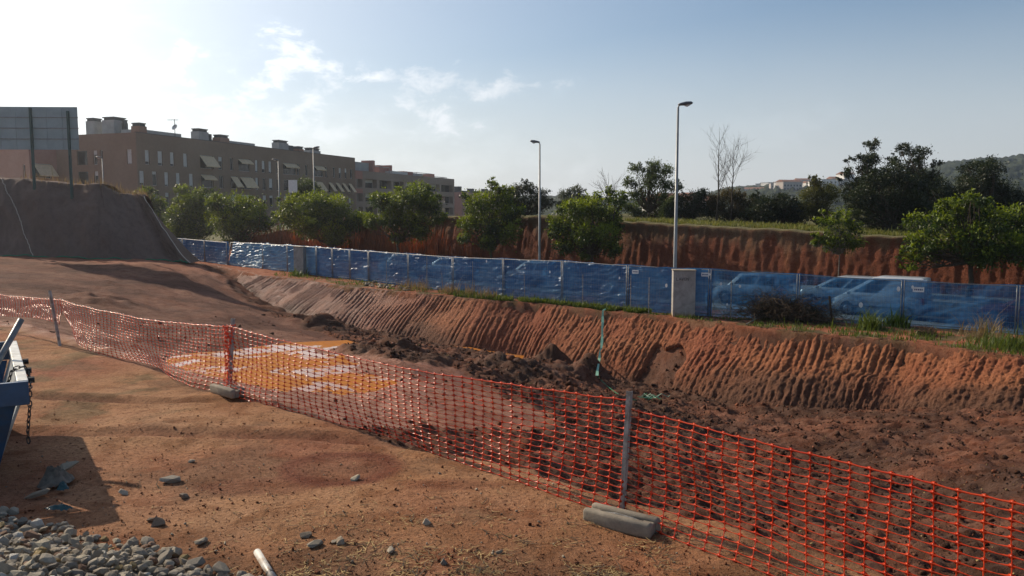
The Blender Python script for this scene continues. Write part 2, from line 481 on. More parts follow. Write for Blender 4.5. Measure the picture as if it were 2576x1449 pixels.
M['blue_steel'] = plain('blue_painted_steel', (0.020, 0.066, 0.140), 0.4, 0.45, 0.0, 0.2, 5, 0.1, dirt=(0.05, 0.06, 0.08))
M['pale_steel'] = plain('worn_pale_paint', (0.46, 0.47, 0.45), 0.5, 0.4, 0.1, 0.2, 7, 0.2, dirt=(0.24, 0.20, 0.15))
M['chain'] = plain('dark_chain', (0.035, 0.032, 0.03), 0.5, 0.5, 0.5, 0.3, 20, 0.1)
M['pipe'] = plain('grey_pvc', (0.46, 0.45, 0.42), 0.45, 0.4, 0, 0.18, 9, 0.2, dirt=(0.30, 0.20, 0.12))
M['bark'] = plain('bark', (0.075, 0.060, 0.045), 0.95, 0.1, 0, 0.4, 5, 0.8, 0.04)
M['pale_bark'] = plain('pale_bark', (0.17, 0.15, 0.125), 0.95, 0.1, 0, 0.3, 5, 0.6, 0.03)
M['twig'] = plain('dry_twigs', (0.085, 0.062, 0.042), 0.95, 0.1, 0, 0.45, 2, 0.0)
M['straw'] = plain('straw', (0.36, 0.25, 0.11), 0.85, 0.2, 0, 0.5, 3, 0.0)
M['hose'] = plain('green_lay_flat_hose', (0.24, 0.46, 0.33), 0.4, 0.4, 0, 0.2, 4, 0.15)
M['rope'] = plain('green_rope', (0.02, 0.16, 0.085), 0.8, 0.2, 0, 0.25, 20, 0.3)
M['cord'] = plain('pale_cord', (0.45, 0.40, 0.34), 0.85, 0.2, 0, 0.2, 20, 0.2)
M['tyre'] = plain('tyre_rubber', (0.015, 0.015, 0.016), 0.8, 0.3, 0, 0.2, 10, 0.2)
M['rim'] = plain('wheel_rim', (0.30, 0.30, 0.31), 0.35, 0.5, 0.7, 0.1, 10, 0.0)
M['black_plastic'] = plain('black_plastic', (0.02, 0.02, 0.022), 0.55, 0.4, 0, 0.2, 10, 0.05)
M['head_lens'] = plain('head_lamp_lens', (0.6, 0.62, 0.63), 0.08, 0.7, 0, 0.05, 10, 0.0)
M['red_lens'] = plain('tail_lamp_lens', (0.28, 0.012, 0.01), 0.15, 0.6, 0, 0.1, 10, 0.0)
M['asphalt'] = plain('asphalt', (0.055, 0.053, 0.05), 0.9, 0.25, 0, 0.25, 2.5, 0.4, 0.01)
M['pave'] = plain('pavement_slabs', (0.22, 0.20, 0.18), 0.9, 0.2, 0, 0.2, 1.2, 0.3, 0.01)
M['white'] = plain('white_plate', (0.72, 0.72, 0.70), 0.5, 0.4, 0, 0.06, 5, 0.0)
M['blind'] = plain('pale_roller_blind', (0.50, 0.49, 0.46), 0.7, 0.3, 0, 0.1, 3, 0.0)
M['awning'] = plain('cream_awning', (0.60, 0.46, 0.29), 0.8, 0.2, 0, 0.1, 3, 0.0)
M['awning_dark'] = plain('striped_awning_band', (0.38, 0.25, 0.12), 0.8, 0.2, 0, 0.1, 3, 0.0)
M['render_grey'] = plain('grey_render', (0.30, 0.30, 0.29), 0.9, 0.2, 0, 0.12, 0.8, 0.1)
M['dark_metal'] = plain('dark_metal', (0.06, 0.062, 0.065), 0.6, 0.4, 0.2, 0.2, 2, 0.0)
def mat_board():
    b = NB('billboard_sheet'); n = b.noise(0.8, 5, 0.6)
    c = b.mix(b.map(n, 0.3, 0.7), (0.26, 0.29, 0.315), (0.36, 0.40, 0.43)); d = b.prin(c, 0.6, 0.3)
    t = b.N('ShaderNodeBsdfTranslucent'); b.val(t.inputs[0], (0.32, 0.42, 0.47)); mx = b.N('ShaderNodeMixShader'); mx.inputs[0].default_value = 0.36
    b.L(d, mx.inputs[1]); b.L(t.outputs[0], mx.inputs[2]); return b.done(mx.outputs[0])
M['board'] = mat_board()
M['board_post'] = plain('green_post', (0.035, 0.075, 0.07), 0.6, 0.4, 0.1, 0.15, 2, 0.0)
M['lcol'] = None
# ------------------------------------------------------------------ terrain
BT_PIX = [(470, 662, -1.3), (540, 668, -1.4), (600, 682, -1.5), (653, 694, -1.58), (766, 705, -1.68), (867, 722, -1.77), (942, 728, -1.82), (1042, 739, -1.88),
          (1118, 745, -1.92), (1218, 756, -1.97), (1360, 764, -2.02), (1514, 781, -2.05), (1668, 796, -2.05), (1746, 806, -2.05),
          (1874, 822, -2.05), (2000, 836, -2.05), (2119, 846, -2.07), (2291, 862, -2.1), (2423, 881, -2.1), (2576, 899, -2.1),
          (2900, 925, -2.1), (3500, 985, -2.1)]
BT = [gz(*p) for p in BT_PIX]
BT_XY = [(p.x, p.y) for p in BT]
BT_S = arclen(BT_XY); BT_Z = np.array([p.z for p in BT])
BASE_U = [470, 560, 600, 640, 678, 766, 900, 1067, 1143, 1262, 1400, 1550, 1642, 1764, 1900, 2000, 2300, 2576, 3500]
BASE_V = [663, 682, 715, 745, 768, 805, 832, 856, 872, 895, 925, 960, 975, 1006, 1022, 1030, 1034, 1036, 1060]
S_LEFT = BT_S[2]
def bank_run(s):
    s = np.asarray(s, float)
    return 0.35 + 2.2 * smooth(S_LEFT - 2, S_LEFT + 10, s) - 0.5 * smooth(BT_S[15], BT_S[19], s)
def bt_at(s):
    s = np.asarray(s, float)
    x = np.interp(s, BT_S, [p[0] for p in BT_XY]); y = np.interp(s, BT_S, [p[1] for p in BT_XY])
    e = 2.5
    dx = np.interp(s + e, BT_S, [p[0] for p in BT_XY]) - np.interp(s - e, BT_S, [p[0] for p in BT_XY])
    dy = np.interp(s + e, BT_S, [p[1] for p in BT_XY]) - np.interp(s - e, BT_S, [p[1] for p in BT_XY])
    l = np.hypot(dx, dy) + 1e-9
    return x, y, np.interp(s, BT_S, BT_Z), dy / l, -dx / l     # normal towards the camera side
BS = np.linspace(0, BT_S[-1], 90)
_bx, _by, _bz, _nx, _ny = bt_at(BS)
# the camera side has the smaller y
_sgn = np.where(_ny > 0, -1, 1); _nx, _ny = _nx * _sgn, _ny * _sgn
_rx, _ry = _bx + _nx * bank_run(BS), _by + _ny * bank_run(BS)
_rz = []
for x, y in zip(_rx, _ry):
    u = CU + F * x / (y * CP)
    for _ in range(3):
        v = float(np.interp(u, BASE_U, BASE_V)); p = gy(u, v, y); u = project(Vector((x, y, p.z)))[0]
    _rz.append(p.z)
_rz = np.minimum(np.array(_rz), _bz - 0.05)
def base_z(s): return np.interp(s, BS, _rz)

LIP_PIX = [(0, 822), (150, 862), (350, 925), (590, 994), (800, 1062), (1000, 1125), (1150, 1148), (1225, 1158), (1341, 1190), (1524, 1250), (1764, 1304),
           (1935, 1356), (2105, 1408), (2300, 1470), (2600, 1570)]
LIP = [(-70.0, 24.0), (-30.0, 20.5)] + [(gz(u, v, 0).x, gz(u, v, 0).y) for u, v in LIP_PIX] + [(4.6, 2.5), (8.5, -2.0), (12, -14)]
LIP_S = arclen(LIP)
PUDDLE_Z = -1.60
FLOOR_PIX = [  # u, v, z
    (1764, 1250, -1.9), (1764, 1150, -3.5), (1935, 1300, -1.7), (2208, 1350, -1.5), (2208, 1250, -2.7), (2208, 1150, -3.5), (2208, 1090, -3.8),
    (1850, 1090, -4.1), (2576, 1400, -1.1), (2576, 1250, -2.2), (2576, 1150, -2.9), (2576, 1090, -3.3), (2900, 1300, -1.7), (2900, 1150, -2.6), (2400, 1420, -0.9),
    (1000, 1060, -1.0), (1130, 1105, -0.55), (1250, 1110, -0.95), (1300, 1060, -1.6), (1400, 1060, -1.9), (1400, 1130, -1.2), (1560, 1010, -3.2), (1560, 1100, -2.2), (1560, 1180, -1.4),
    (1350, 1000, -2.5), (1200, 1000, -1.9), (1050, 1005, -1.40), (1200, 955, -2.5), (1015, 960, -1.40), (1000, 920, -1.45), (960, 885, -1.45), (905, 862, -1.5), (1060, 960, -1.7), (1100, 930, -2.7), (1000, 880, -3.0), (1180, 918, -3.2),
    (1300, 905, -4.05), (1070, 864, -4.12), (1200, 885, -4.12), (1400, 940, -3.7), (1500, 965, -3.9), (1650, 1015, -4.3), (900, 850, -3.0), (760, 830, -2.9), (650, 800, -2.3), (700, 850, -2.0),
    (450, 915, -1.66), (450, 950, -1.66), (520, 890, -1.66), (600, 975, -1.68), (700, 985, -1.66), (800, 960, -1.72), (900, 960, -1.68), (930, 985, -1.62), (870, 875, -1.66), (700, 880, -1.66), (600, 900, -1.7), (750, 920, -1.72), (850, 915, -1.7),
    (380, 920, -1.35), (500, 870, -1.5), (400, 870, -1.45), (820, 1005, -1.35), (960, 1010, -1.4),
    (500, 760, -2.0), (400, 800, -1.7), (250, 770, -1.5), (250, 700, -1.0), (100, 700, -0.7), (100, 760, -1.1), (300, 668, -0.6), (480, 672, -1.0), (560, 695, -1.5), (600, 760, -2.4),
    (0, 647, -0.3), (240, 657, -0.55), (440, 660, -0.85), (-200, 645, -0.2), (-300, 720, -0.6), (-400, 800, -0.4), (200, 830, -0.9), (50, 800, -0.6), (350, 850, -1.25)]
_fa = [gz(*p) for p in FLOOR_PIX]
_fa += [Vector((x, y, z)) for x, y, z, s in zip(_rx[::4], _ry[::4], _rz[::4], BS[::4])]
def _lip_drop(x): return float(np.interp(x, [-6, -2, 0.2, 1.0], [-0.05, -0.10, -0.45, -0.55]))
for (x, y) in LIP[1:-2:1]:
    _fa.append(Vector((x * 1.04, y * 1.05 + 0.25, _lip_drop(x))))
_A = np.array([(p.x, p.y) for p in _fa]); _Zv = np.array([p.z for p in _fa])
def _U(r2): return np.where(r2 > 1e-12, r2 * np.log(np.maximum(r2, 1e-12)), 0.0)
def _tps_fit(A, Z, lam):
    n = len(A); K = _U(((A[:, None] - A[None]) ** 2).sum(-1)) + lam * np.eye(n)
    P = np.concatenate([np.ones((n, 1)), A], 1)
    Mx = np.block([[K, P], [P.T, np.zeros((3, 3))]])
    return np.linalg.solve(Mx, np.concatenate([Z, np.zeros(3)]))
_W = _tps_fit(_A / 10, _Zv, 0.004)
def floor_tps(x, y):
    x, y = x / 10, y / 10
    r = _W[-3] + _W[-2] * x + _W[-1] * y
    for (ax, ay), w in zip(_A / 10, _W[:-3]): r = r + w * _U((x - ax) ** 2 + (y - ay) ** 2)
    return np.clip(r, -4.9, 0.3)

# far street edge: the red cutting behind the street runs parallel to it
CN = np.array([0.64, 0.768]); CD = np.array([0.768, -0.64])        # normal and direction (to the right)
CLIFF_N = 54.0
def cl_s(u):        # coordinate along the cliff for an image column
    x = (u - CU) / F; t = CLIFF_N / (CN[0] * x + CN[1] * CP); return t * (CD[0] * x + CD[1] * CP)
def cl_z(u, v):
    x = (u - CU) / F; t = CLIFF_N / (CN[0] * x + CN[1] * CP); return CAM_Z + t * ray(u, v).z
CL_PIX = [(300, 640), (620, 600), (760, 572), (900, 560), (1100, 545), (1250, 543), (1380, 545), (1580, 558), (1700, 565), (1800, 570), (2000, 580), (2270, 597), (2450, 606), (2576, 612), (3200, 640)]
CL_S = np.array([cl_s(u) for u, v in CL_PIX]); CL_Z = np.array([cl_z(u, v) for u, v in CL_PIX])

def masks(x, y):
    d, s = polyline_dist(x, y, BT_XY)          # positive on the street side
    dl, sl = polyline_dist(x, y, LIP)          # positive beyond the lip
    n = x * CN[0] + y * CN[1]; c = x * CD[0] + y * CD[1]
    return d, s, dl, sl, n, c
def dark_zone(x, y):
    """loose dark spoil in the pit: right of a line running from the net to the pit wall"""
    pts = [(gz(u, v, z).x, gz(u, v, z).y) for u, v, z in ((1090, 1085, -0.6), (1290, 1085, -1.3), (1400, 1035, -2.1), (1150, 965, -2.3), (960, 950, -1.9), (860, 895, -1.7), (860, 850, -2.6), (730, 810, -2.8), (660, 775, -2.6))]
    d, s = polyline_dist(x, y, pts)
    return d
HEAPS = [(1000, 875, -2.6, 1.1, 0.4), (1250, 940, -3.2, 1.5, 0.35), (1330, 955, -3.2, 1.3, 0.35), (1420, 950, -3.6, 1.2, 0.4),
         (1480, 930, -3.9, 0.8, 0.6), (1180, 960, -2.5, 1.1, 0.3), (810, 822, -3.0, 1.5, 0.45), (1390, 905, -4.1, 0.9, 0.5), (1130, 900, -3.2, 0.8, -0.5), (1085, 925, -2.7, 0.9, -0.5),
         (250, 770, -1.5, 1.8, 0.32)]
HEAPS = [(gz(u, v, z).x, gz(u, v, z).y, r, h) for u, v, z, r, h in HEAPS]
def height(x, y, detail=True):
    d, s, dl, sl, n, c = masks(x, y)
    fl = floor_tps(x, y)
    dz = dark_zone(x, y); dark = smooth(0.25, -0.25, dz + 0.5 * perlin(x * 0.6, y * 0.6))
    for hx, hy, r, h in HEAPS:
        fl = fl + 1.5 * h * np.exp(-((x - hx) ** 2 + (y - hy) ** 2) / (r * r)) * (1 + 0.4 * perlin(x * 1.3 + hx, y * 1.3))
    if detail:
        fl = fl + dark * (0.14 * fbm(x * 0.9, y * 0.9, 5, 0.64, ridged=False) + 0.045 * fbm(x * 3.3 + 5, y * 3.3, 3, 0.6, ridged=True))
        fl = fl + (1 - dark) * (0.035 * fbm(x * 0.8, y * 0.8, 5, 0.58) + 0.05 * fbm((x * 0.85 + y * 0.53) * 1.5, (x * 0.53 - y * 0.85) * 0.13, 4, 0.6, ridged=False) + 0.022 * fbm(x * 3.1 + 8, y * 3.1, 3, 0.6, ridged=True) * smooth(-0.2, 0.4, fbm(x * 0.4 + 5, y * 0.4, 2)))
    pl = 0.0 * x
    if detail:
        pl = 0.030 * fbm(x * 0.45 + 3, y * 0.45, 3, 0.5) + 0.010 * fbm(x * 2.2, y * 2.2, 4, 0.6)
        # wheel ruts running across the yard
        for k, (ax, ay, bx, by, dep) in enumerate(((-8.5, 12.1, -0.9, 11.3, 0.055), (-8, 10.4, -0.5, 9.0, 0.05))):
            L = math.hypot(bx - ax, by - ay); t = ((x - ax) * (bx - ax) + (y - ay) * (by - ay)) / L
            w = (-(x - ax) * (by - ay) + (y - ay) * (bx - ax)) / L + 0.25 * np.sin(t * 0.6 + k)
            pl = pl - dep * np.exp(-(w / 0.16) ** 2) * smooth(0, 1.5, t) * smooth(L, L - 1.5, t) + dep * 0.5 * np.exp(-((np.abs(w) - 0.26) / 0.1) ** 2) * smooth(0, 1.5, t) * smooth(L, L - 1.5, t)
    edge = 0.12 * perlin(sl * 1.7, sl * 0.3) + 0.06 * perlin(sl * 5.1, sl * 0.9)
    k = smooth(0.0, 0.45, dl + edge)
    z = pl * (1 - k) + np.minimum(fl, pl + 0.02) * k
    # bank up to the street
    run = bank_run(s); bz = np.interp(s, BT_S, BT_Z)
    t = smooth(-run * 1.0, 0.0, d)
    tl = np.clip((d + run) / run, 0, 1)
    zb = z * (1 - tl) + bz * tl
    sink = 0.22 * smooth(0, 0.12, tl) * smooth(1, 0.9, tl) * smooth(S_LEFT - 1.5, S_LEFT + 3, s)
    z = np.where(d > -run, zb - sink, z)
    if detail: z = z + np.where(d > 0, 0.03 * fbm(x * 1.2, y * 1.2, 3), 0)
    # street level, then the cutting and the land above it
    ct = np.interp(c, CL_S, CL_Z)
    k2 = smooth(CLIFF_N - 0.2, CLIFF_N + 1.2, n)
    far = ct + 0.02 * np.clip(n - CLIFF_N, 0, 30) * 0.3
    z = z - 0.42 * smooth(36.8, 38.6, n)
    z = z * (1 - k2) + far * k2
    return z, dark, d, s, dl, n, c

def graded(*spec):
    out = []
    for a, b, st in spec:
        k = max(1, int(round((b - a) / st))); out += list(np.linspace(a, b, k, endpoint=False))
    out.append(spec[-1][1]); return np.array(out)
GX = graded((-1500, -600, 300), (-600, -120, 60), (-120, -45, 5), (-45, -22, 0.5), (-22, -9, 0.16), (-9, 8, 0.07), (8, 19, 0.12), (19, 40, 0.4), (40, 120, 4), (120, 600, 60), (600, 1500, 300))
GY = graded((-400, -20, 60), (-20, 2.5, 1.2), (2.5, 13, 0.055), (13, 27, 0.085), (27, 40, 0.13), (40, 60, 0.3), (60, 110, 1.5), (110, 600, 30), (600, 1400, 200))
XX, YY = np.meshgrid(GX, GY, indexing='ij')
xf, yf = XX.ravel(), YY.ravel()
zf, dark_m, d_bt, s_bt, d_lip, n_cl, c_cl = height(xf, yf)

C_OCHRE = np.array((0.40, 0.188, 0.082)); C_RED = np.array((0.33, 0.112, 0.052)); C_DARK = np.array((0.092, 0.040, 0.022))
C_MUD = np.array((0.27, 0.096, 0.052)); C_GRASSY = np.array((0.085, 0.085, 0.035)); C_PALE = np.array((0.34, 0.150, 0.086)); C_DAMP = np.array((0.20, 0.058, 0.026))
def soil_color(x, y, dark, d, s, dl, n, c):
    m = len(x); col = np.tile(C_OCHRE, (m, 1))
    def blend(c, w): 
        nonlocal col
        col = col * (1 - w[:, None]) + c * w[:, None]
    nz = fbm(x * 0.30, y * 0.30, 4, 0.55); nz2 = fbm(x * 0.9 + 40, y * 0.9, 4, 0.6)
    blend(C_RED, np.clip(0.22 + 0.85 * nz, 0, 0.9))
    blend(np.array((0.20, 0.10, 0.05)), 0.6 * smooth(0.15, 0.6, fbm(x * 0.5 + 71, y * 0.9 + 13, 4, 0.6)))
    # damp round patch in the yard
    pc = gz(860, 1176, 0); q = np.hypot((x - pc.x) / 0.72, (y - pc.y) / 0.62) + 0.10 * nz2
    ring = smooth(1.10, 0.88, q) * (0.55 + 0.45 * np.exp(-((q - 0.8) / 0.22) ** 2))
    blend(C_DAMP, np.clip(ring, 0, 1))
    pc2 = gz(640, 1222, 0); q2 = np.hypot((x - pc2.x) / 0.8, (y - pc2.y) / 0.35) + 0.2 * nz2
    blend(C_DAMP, 0.55 * smooth(1.05, 0.6, q2))
    pc3 = gz(1150, 1222, 0); q3 = np.hypot((x - pc3.x) / 0.8, (y - pc3.y) / 0.22) + 0.25 * nz2
    blend(C_DAMP, 0.5 * smooth(1.05, 0.6, q3))
    near = smooth(7.2, 5.6, y) * smooth(-0.3, 0.5, nz2 + 0.35)       # darker littered soil at the front
    blend(np.array((0.185, 0.085, 0.038)), 0.85 * near)
    weed = smooth(9.5, 11.0, y) * smooth(0.05, 0.5, nz2) * smooth(0.4, -0.2, dl) * smooth(-3, -5, x)
    blend(np.array((0.155, 0.115, 0.05)), 0.6 * weed)
    for k, (ax, ay, bx_, by_) in enumerate(((-8.5, 12.1, -0.9, 11.3), (-8, 10.4, -0.5, 9.0))):
        L_ = math.hypot(bx_ - ax, by_ - ay); t_ = ((x - ax) * (bx_ - ax) + (y - ay) * (by_ - ay)) / L_
        w_ = (-(x - ax) * (by_ - ay) + (y - ay) * (bx_ - ax)) / L_ + 0.25 * np.sin(t_ * 0.6 + k)
        blend(C_DAMP * 0.9, 0.75 * np.exp(-(w_ / 0.22) ** 2) * smooth(0, 1.5, t_) * smooth(L_, L_ - 1.5, t_) * np.clip(0.6 + nz2, 0, 1))
    pit = smooth(-0.1, 0.5, dl)
    wetmud = pit * (1 - dark)
    blend(C_MUD, np.clip(wetmud * 0.85, 0, 1))
    tracks = np.clip(0.5 + 0.9 * fbm((x * 0.64 + y * 0.77) * 1.3, (x * 0.77 - y * 0.64) * 0.12, 3), 0, 1)
    left_shade = pit * smooth(-4.0, -9.0, x) * smooth(58, 50, y) * smooth(20, 26, y) * (0.55 + 0.45 * np.clip(0.5 + nz, 0, 1))  # mound shade over the left ramp put into the soil colour
    blend(C_PALE, pit * (1 - dark) * 0.55 * tracks)
    blend(np.array((0.090, 0.036, 0.022)), 0.9 * left_shade * smooth(49.5, 46.5, y + 0.25 * x + 3.5 + 2.0 * nz))
    blend(C_DARK, np.clip(pit * dark, 0, 1))
    blend(C_RED * 0.75, pit * dark * np.clip(0.25 + 0.6 * nz, 0, 0.7))
    wet = np.clip(wetmud * (0.20 + 0.28 * smooth(30, 20, y) * smooth(2.0, -3, x)), 0, 1) + pit * dark * 0.22
    wet = wet * (1 - 0.85 * left_shade) * smooth(55, 30, y)
    top = smooth(-0.3, 0.3, d)
    blend(C_RED, top); wet = wet * (1 - top)
    gr = top * smooth(-0.15, 0.25, nz2 + 0.1) * smooth(S_LEFT + 4, S_LEFT + 12, s)
    blend(C_GRASSY, 0.8 * gr)
    far = smooth(CLIFF_N - 1, CLIFF_N + 2, n)
    blend(np.array((0.13, 0.12, 0.045)), far)
    return col, wet
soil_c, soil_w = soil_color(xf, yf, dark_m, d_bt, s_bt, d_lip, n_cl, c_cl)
gm = np_mesh('ground', np.stack([xf, yf, zf], 1), grid_faces(len(GX), len(GY)))
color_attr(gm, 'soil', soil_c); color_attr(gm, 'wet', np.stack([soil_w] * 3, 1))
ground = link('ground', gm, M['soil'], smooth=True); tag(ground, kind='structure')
def ground_z(x, y):
    a = height(np.array([float(x)]), np.array([float(y)]))[0]; return float(a[0])
def ground_zs(x, y): return height(np.asarray(x, float), np.asarray(y, float))[0]

# the cut bank with bucket-tooth grooves
def build_bank():
    ns, nw = 2000, 70
    s = np.linspace(0.0, BT_S[-1] - 0.5, ns); w = np.linspace(0, 1, nw)
    S, Wd = np.meshgrid(s, w, indexing='ij')
    bx, by, bz, nx, ny = bt_at(s)
    sg = np.where(ny > 0, -1, 1); nx, ny = nx * sg, ny * sg
    k = np.ones(9) / 9
    run = bank_run(s); zz = base_z(s)
    t = Wd
    edge = 0.16 * perlin(S * 0.7, S * 0 + 3.3) + 0.07 * perlin(S * 2.7, S * 0 + 8)
    off = run[:, None] * t * 1.10 - 0.15 + edge * (1 - t)
    prof = t * 0.86 + 0.14 * t * t + 0.035 * np.sin(t * math.pi * 2)
    Z = bz[:, None] * (1 - prof) + (zz[:, None] - 0.18) * prof + 0.02
    # grooves: teeth spacing grows with nearness; two digging passes on the right
    fade = smooth(S_LEFT - 1, S_LEFT + 3, S)
    phase = S / 0.27 + 0.7 * fbm(S * 0.22, S * 0 + 1, 3) + 0.55 * perlin(S * 1.3, S * 0 + 6) + (t - 0.5) * (0.4 * np.sin(S * 0.13)) + 0.03 * perlin(S * 0.6, t * 1.5)
    lower = smooth(0.50, 0.58, t + 0.10 * perlin(S * 0.35, S * 0 + 9)) * smooth(BT_S[13], BT_S[16], S)
    phase = phase + lower * 0.5 + lower * 0.8 * fbm(S * 0.3 + 31, S * 0 + 2, 2)
    fr = phase - np.floor(phase)
    tooth = np.abs(fr - 0.5) * 2
    rid = np.floor(phase).astype(int) % 997; rnd = np.random.RandomState(8).uniform(0.25, 1.35, 997)[rid]
    tooth = (1 - np.clip(tooth, 0, 1) ** 2.4) * rnd + 0.55 * (1 - rnd)                    # rounded ribs, sharp furrows
    amp = (0.082 - 0.012 * smooth(BT_S[12], BT_S[15], S) + 0.030 * perlin(S * 0.9, t * 1.2 + 4)) * smooth(0.0, 0.10, t) * smooth(1.02, 0.80, t) * fade
    amp = amp * (0.30 + 0.85 * smooth(-0.5, 0.2, perlin(S * 0.35 + 2, t * 2.2 + 7)))
    disp = amp * (tooth - 0.55) + (0.028 + 0.02 * smooth(BT_S[8], BT_S[13], S)) * fbm(S * 1.4, t * 4.0, 5, 0.62) * fade + (0.012 + 0.022 * smooth(BT_S[8], BT_S[13], S)) * fbm(S * 6.0, t * 14.0, 4, 0.7) * fade + 0.06 * np.clip(fbm(S * 2.3 + 11, t * 5 + 3, 3), 0, 1) * lower
    brk = lower * smooth(0.62, 0.5, t) * 0.05
    # a scooped hollow near the hose
    hx = gz(1582, 925, -3.75); hs = float(polyline_dist(np.array([hx.x]), np.array([hx.y]), BT_XY)[1][0])
    hol = np.exp(-((S - hs) / 0.85) ** 4) * smooth(0.40, 0.50, t + 0.10 * perlin(S * 1.5, t * 2)) * smooth(1.0, 0.9, t)
    disp = disp * (1 - 0.5 * hol) - 0.95 * hol * (1 - 0.5 * perlin(S * 2.5, t * 6)) + 0.06 * hol * fbm(S * 3, t * 8, 3)
    ang = 0.75
    X = bx[:, None] + nx[:, None] * (off + disp * ang); Y = by[:, None] + ny[:, None] * (off + disp * ang); Z = Z + disp * (1 - ang) * 2.2
    me = np_mesh('pit_bank', np.stack([X.ravel(), Y.ravel(), Z.ravel()], 1), grid_faces(ns, nw)[:, ::-1])
    n1 = fbm(S * 0.22, t * 1.2, 4, 0.55); rib = tooth
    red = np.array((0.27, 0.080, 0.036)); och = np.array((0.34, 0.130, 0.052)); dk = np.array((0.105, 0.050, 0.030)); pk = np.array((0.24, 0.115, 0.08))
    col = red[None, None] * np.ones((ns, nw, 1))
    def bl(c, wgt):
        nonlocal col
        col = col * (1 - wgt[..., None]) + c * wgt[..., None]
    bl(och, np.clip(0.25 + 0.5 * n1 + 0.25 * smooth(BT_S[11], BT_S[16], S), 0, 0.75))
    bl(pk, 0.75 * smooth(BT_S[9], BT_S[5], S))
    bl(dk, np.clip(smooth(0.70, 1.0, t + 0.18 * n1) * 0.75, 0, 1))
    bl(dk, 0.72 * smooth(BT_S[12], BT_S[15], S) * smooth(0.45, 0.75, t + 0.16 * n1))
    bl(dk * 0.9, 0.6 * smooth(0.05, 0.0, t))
    bl(np.array((0.07, 0.024, 0.014)), 0.85 * hol)  # shade inside the scooped hollow put into the clay colour
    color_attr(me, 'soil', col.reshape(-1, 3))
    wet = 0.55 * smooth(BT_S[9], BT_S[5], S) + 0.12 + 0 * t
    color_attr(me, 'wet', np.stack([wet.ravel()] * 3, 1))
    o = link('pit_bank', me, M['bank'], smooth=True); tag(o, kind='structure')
build_bank()

# the red cutting behind the street
def build_cliff():
    ns, nw = 900, 60
    s = np.linspace(CL_S[0], CL_S[-1], ns); t = np.linspace(0, 1, nw)
    S, T = np.meshgrid(s, t, indexing='ij')
    zt = np.interp(S, CL_S, CL_Z) + 0.12 * perlin(S * 0.8, S * 0) + 0.06
    zb = -2.5
    Z = zb + (zt - zb) * T
    dis = 0.20 * fbm(S * 1.7, T * 0.8, 5, 0.62, ridged=True) + 0.14 * fbm(S * 4.0, T * 3.2, 3, 0.6) + 0.35 * perlin(S * 0.12, T * 0.5)
    over = 0.25 * smooth(0.82, 0.98, T)
    n = CLIFF_N - 1.2 + 1.0 * T - 0.26 * dis * smooth(1.05, 0.8, T) - over + 0.8 * smooth(0.985, 1.0, T)
    X = n * CN[0] + S * CD[0]; Y = n * CN[1] + S * CD[1]
    me = np_mesh('cutting_face', np.stack([X.ravel(), Y.ravel(), Z.ravel()], 1), grid_faces(ns, nw))
    n1 = fbm(S * 1.1, T * 0.7, 4, 0.6)
    col = np.array((0.155, 0.043, 0.019))[None, None] * np.ones((ns, nw, 1))
    w = np.clip(smooth(0.60, 0.92, T + 0.22 * n1), 0, 0.9)[..., None]; col = col * (1 - w) + np.array((0.135, 0.085, 0.048)) * w
    w = np.clip(0.5 * n1, 0, 0.6)[..., None]; col = col * (1 - w) + np.array((0.22, 0.072, 0.028)) * w
    w = smooth(0.965, 0.99, T)[..., None]; col = col * (1 - w) + np.array((0.16, 0.14, 0.06)) * w
    color_attr(me, 'soil', col.reshape(-1, 3)); color_attr(me, 'wet', np.zeros((ns * nw, 3)))
    o = link('cutting_face', me, M['cliff'], smooth=True); tag(o, kind='structure')
build_cliff()

# puddles
def puddle(name, pix, z, seed):
    c = np.array([gz(u, v, z)[:2] for u, v in pix]); m = c.mean(0)
    bm = bmesh.new(); vs = []
    a = np.linspace(0, 1, len(pix), endpoint=False)
    for k in range(72):
        t = k / 72 * len(pix); i = int(t); f = t - i; f = f * f * (3 - 2 * f)
        p = c[i % len(pix)] * (1 - f) + c[(i + 1) % len(pix)] * f
        q = m + (p - m) * 1.12
        vs.append(bm.verts.new((q[0], q[1], z)))
    bm.faces.new(vs); me = bpy.data.meshes.new(name); bm.to_mesh(me); bm.free()
    o = link(name, me, M['water']); tag(o, kind='structure'); return o
puddle('puddle', [(400, 925), (470, 895), (600, 885), (720, 868), (860, 862), (945, 885), (985, 935), (1010, 985), (900, 1003), (760, 1000), (620, 994), (490, 968)], PUDDLE_Z, 1)
puddle('puddle', [(1020, 862), (1050, 854), (1100, 858), (1150, 868), (1220, 882), (1300, 893), (1290, 905), (1200, 897), (1120, 880), (1060, 872)], -4.06, 2)

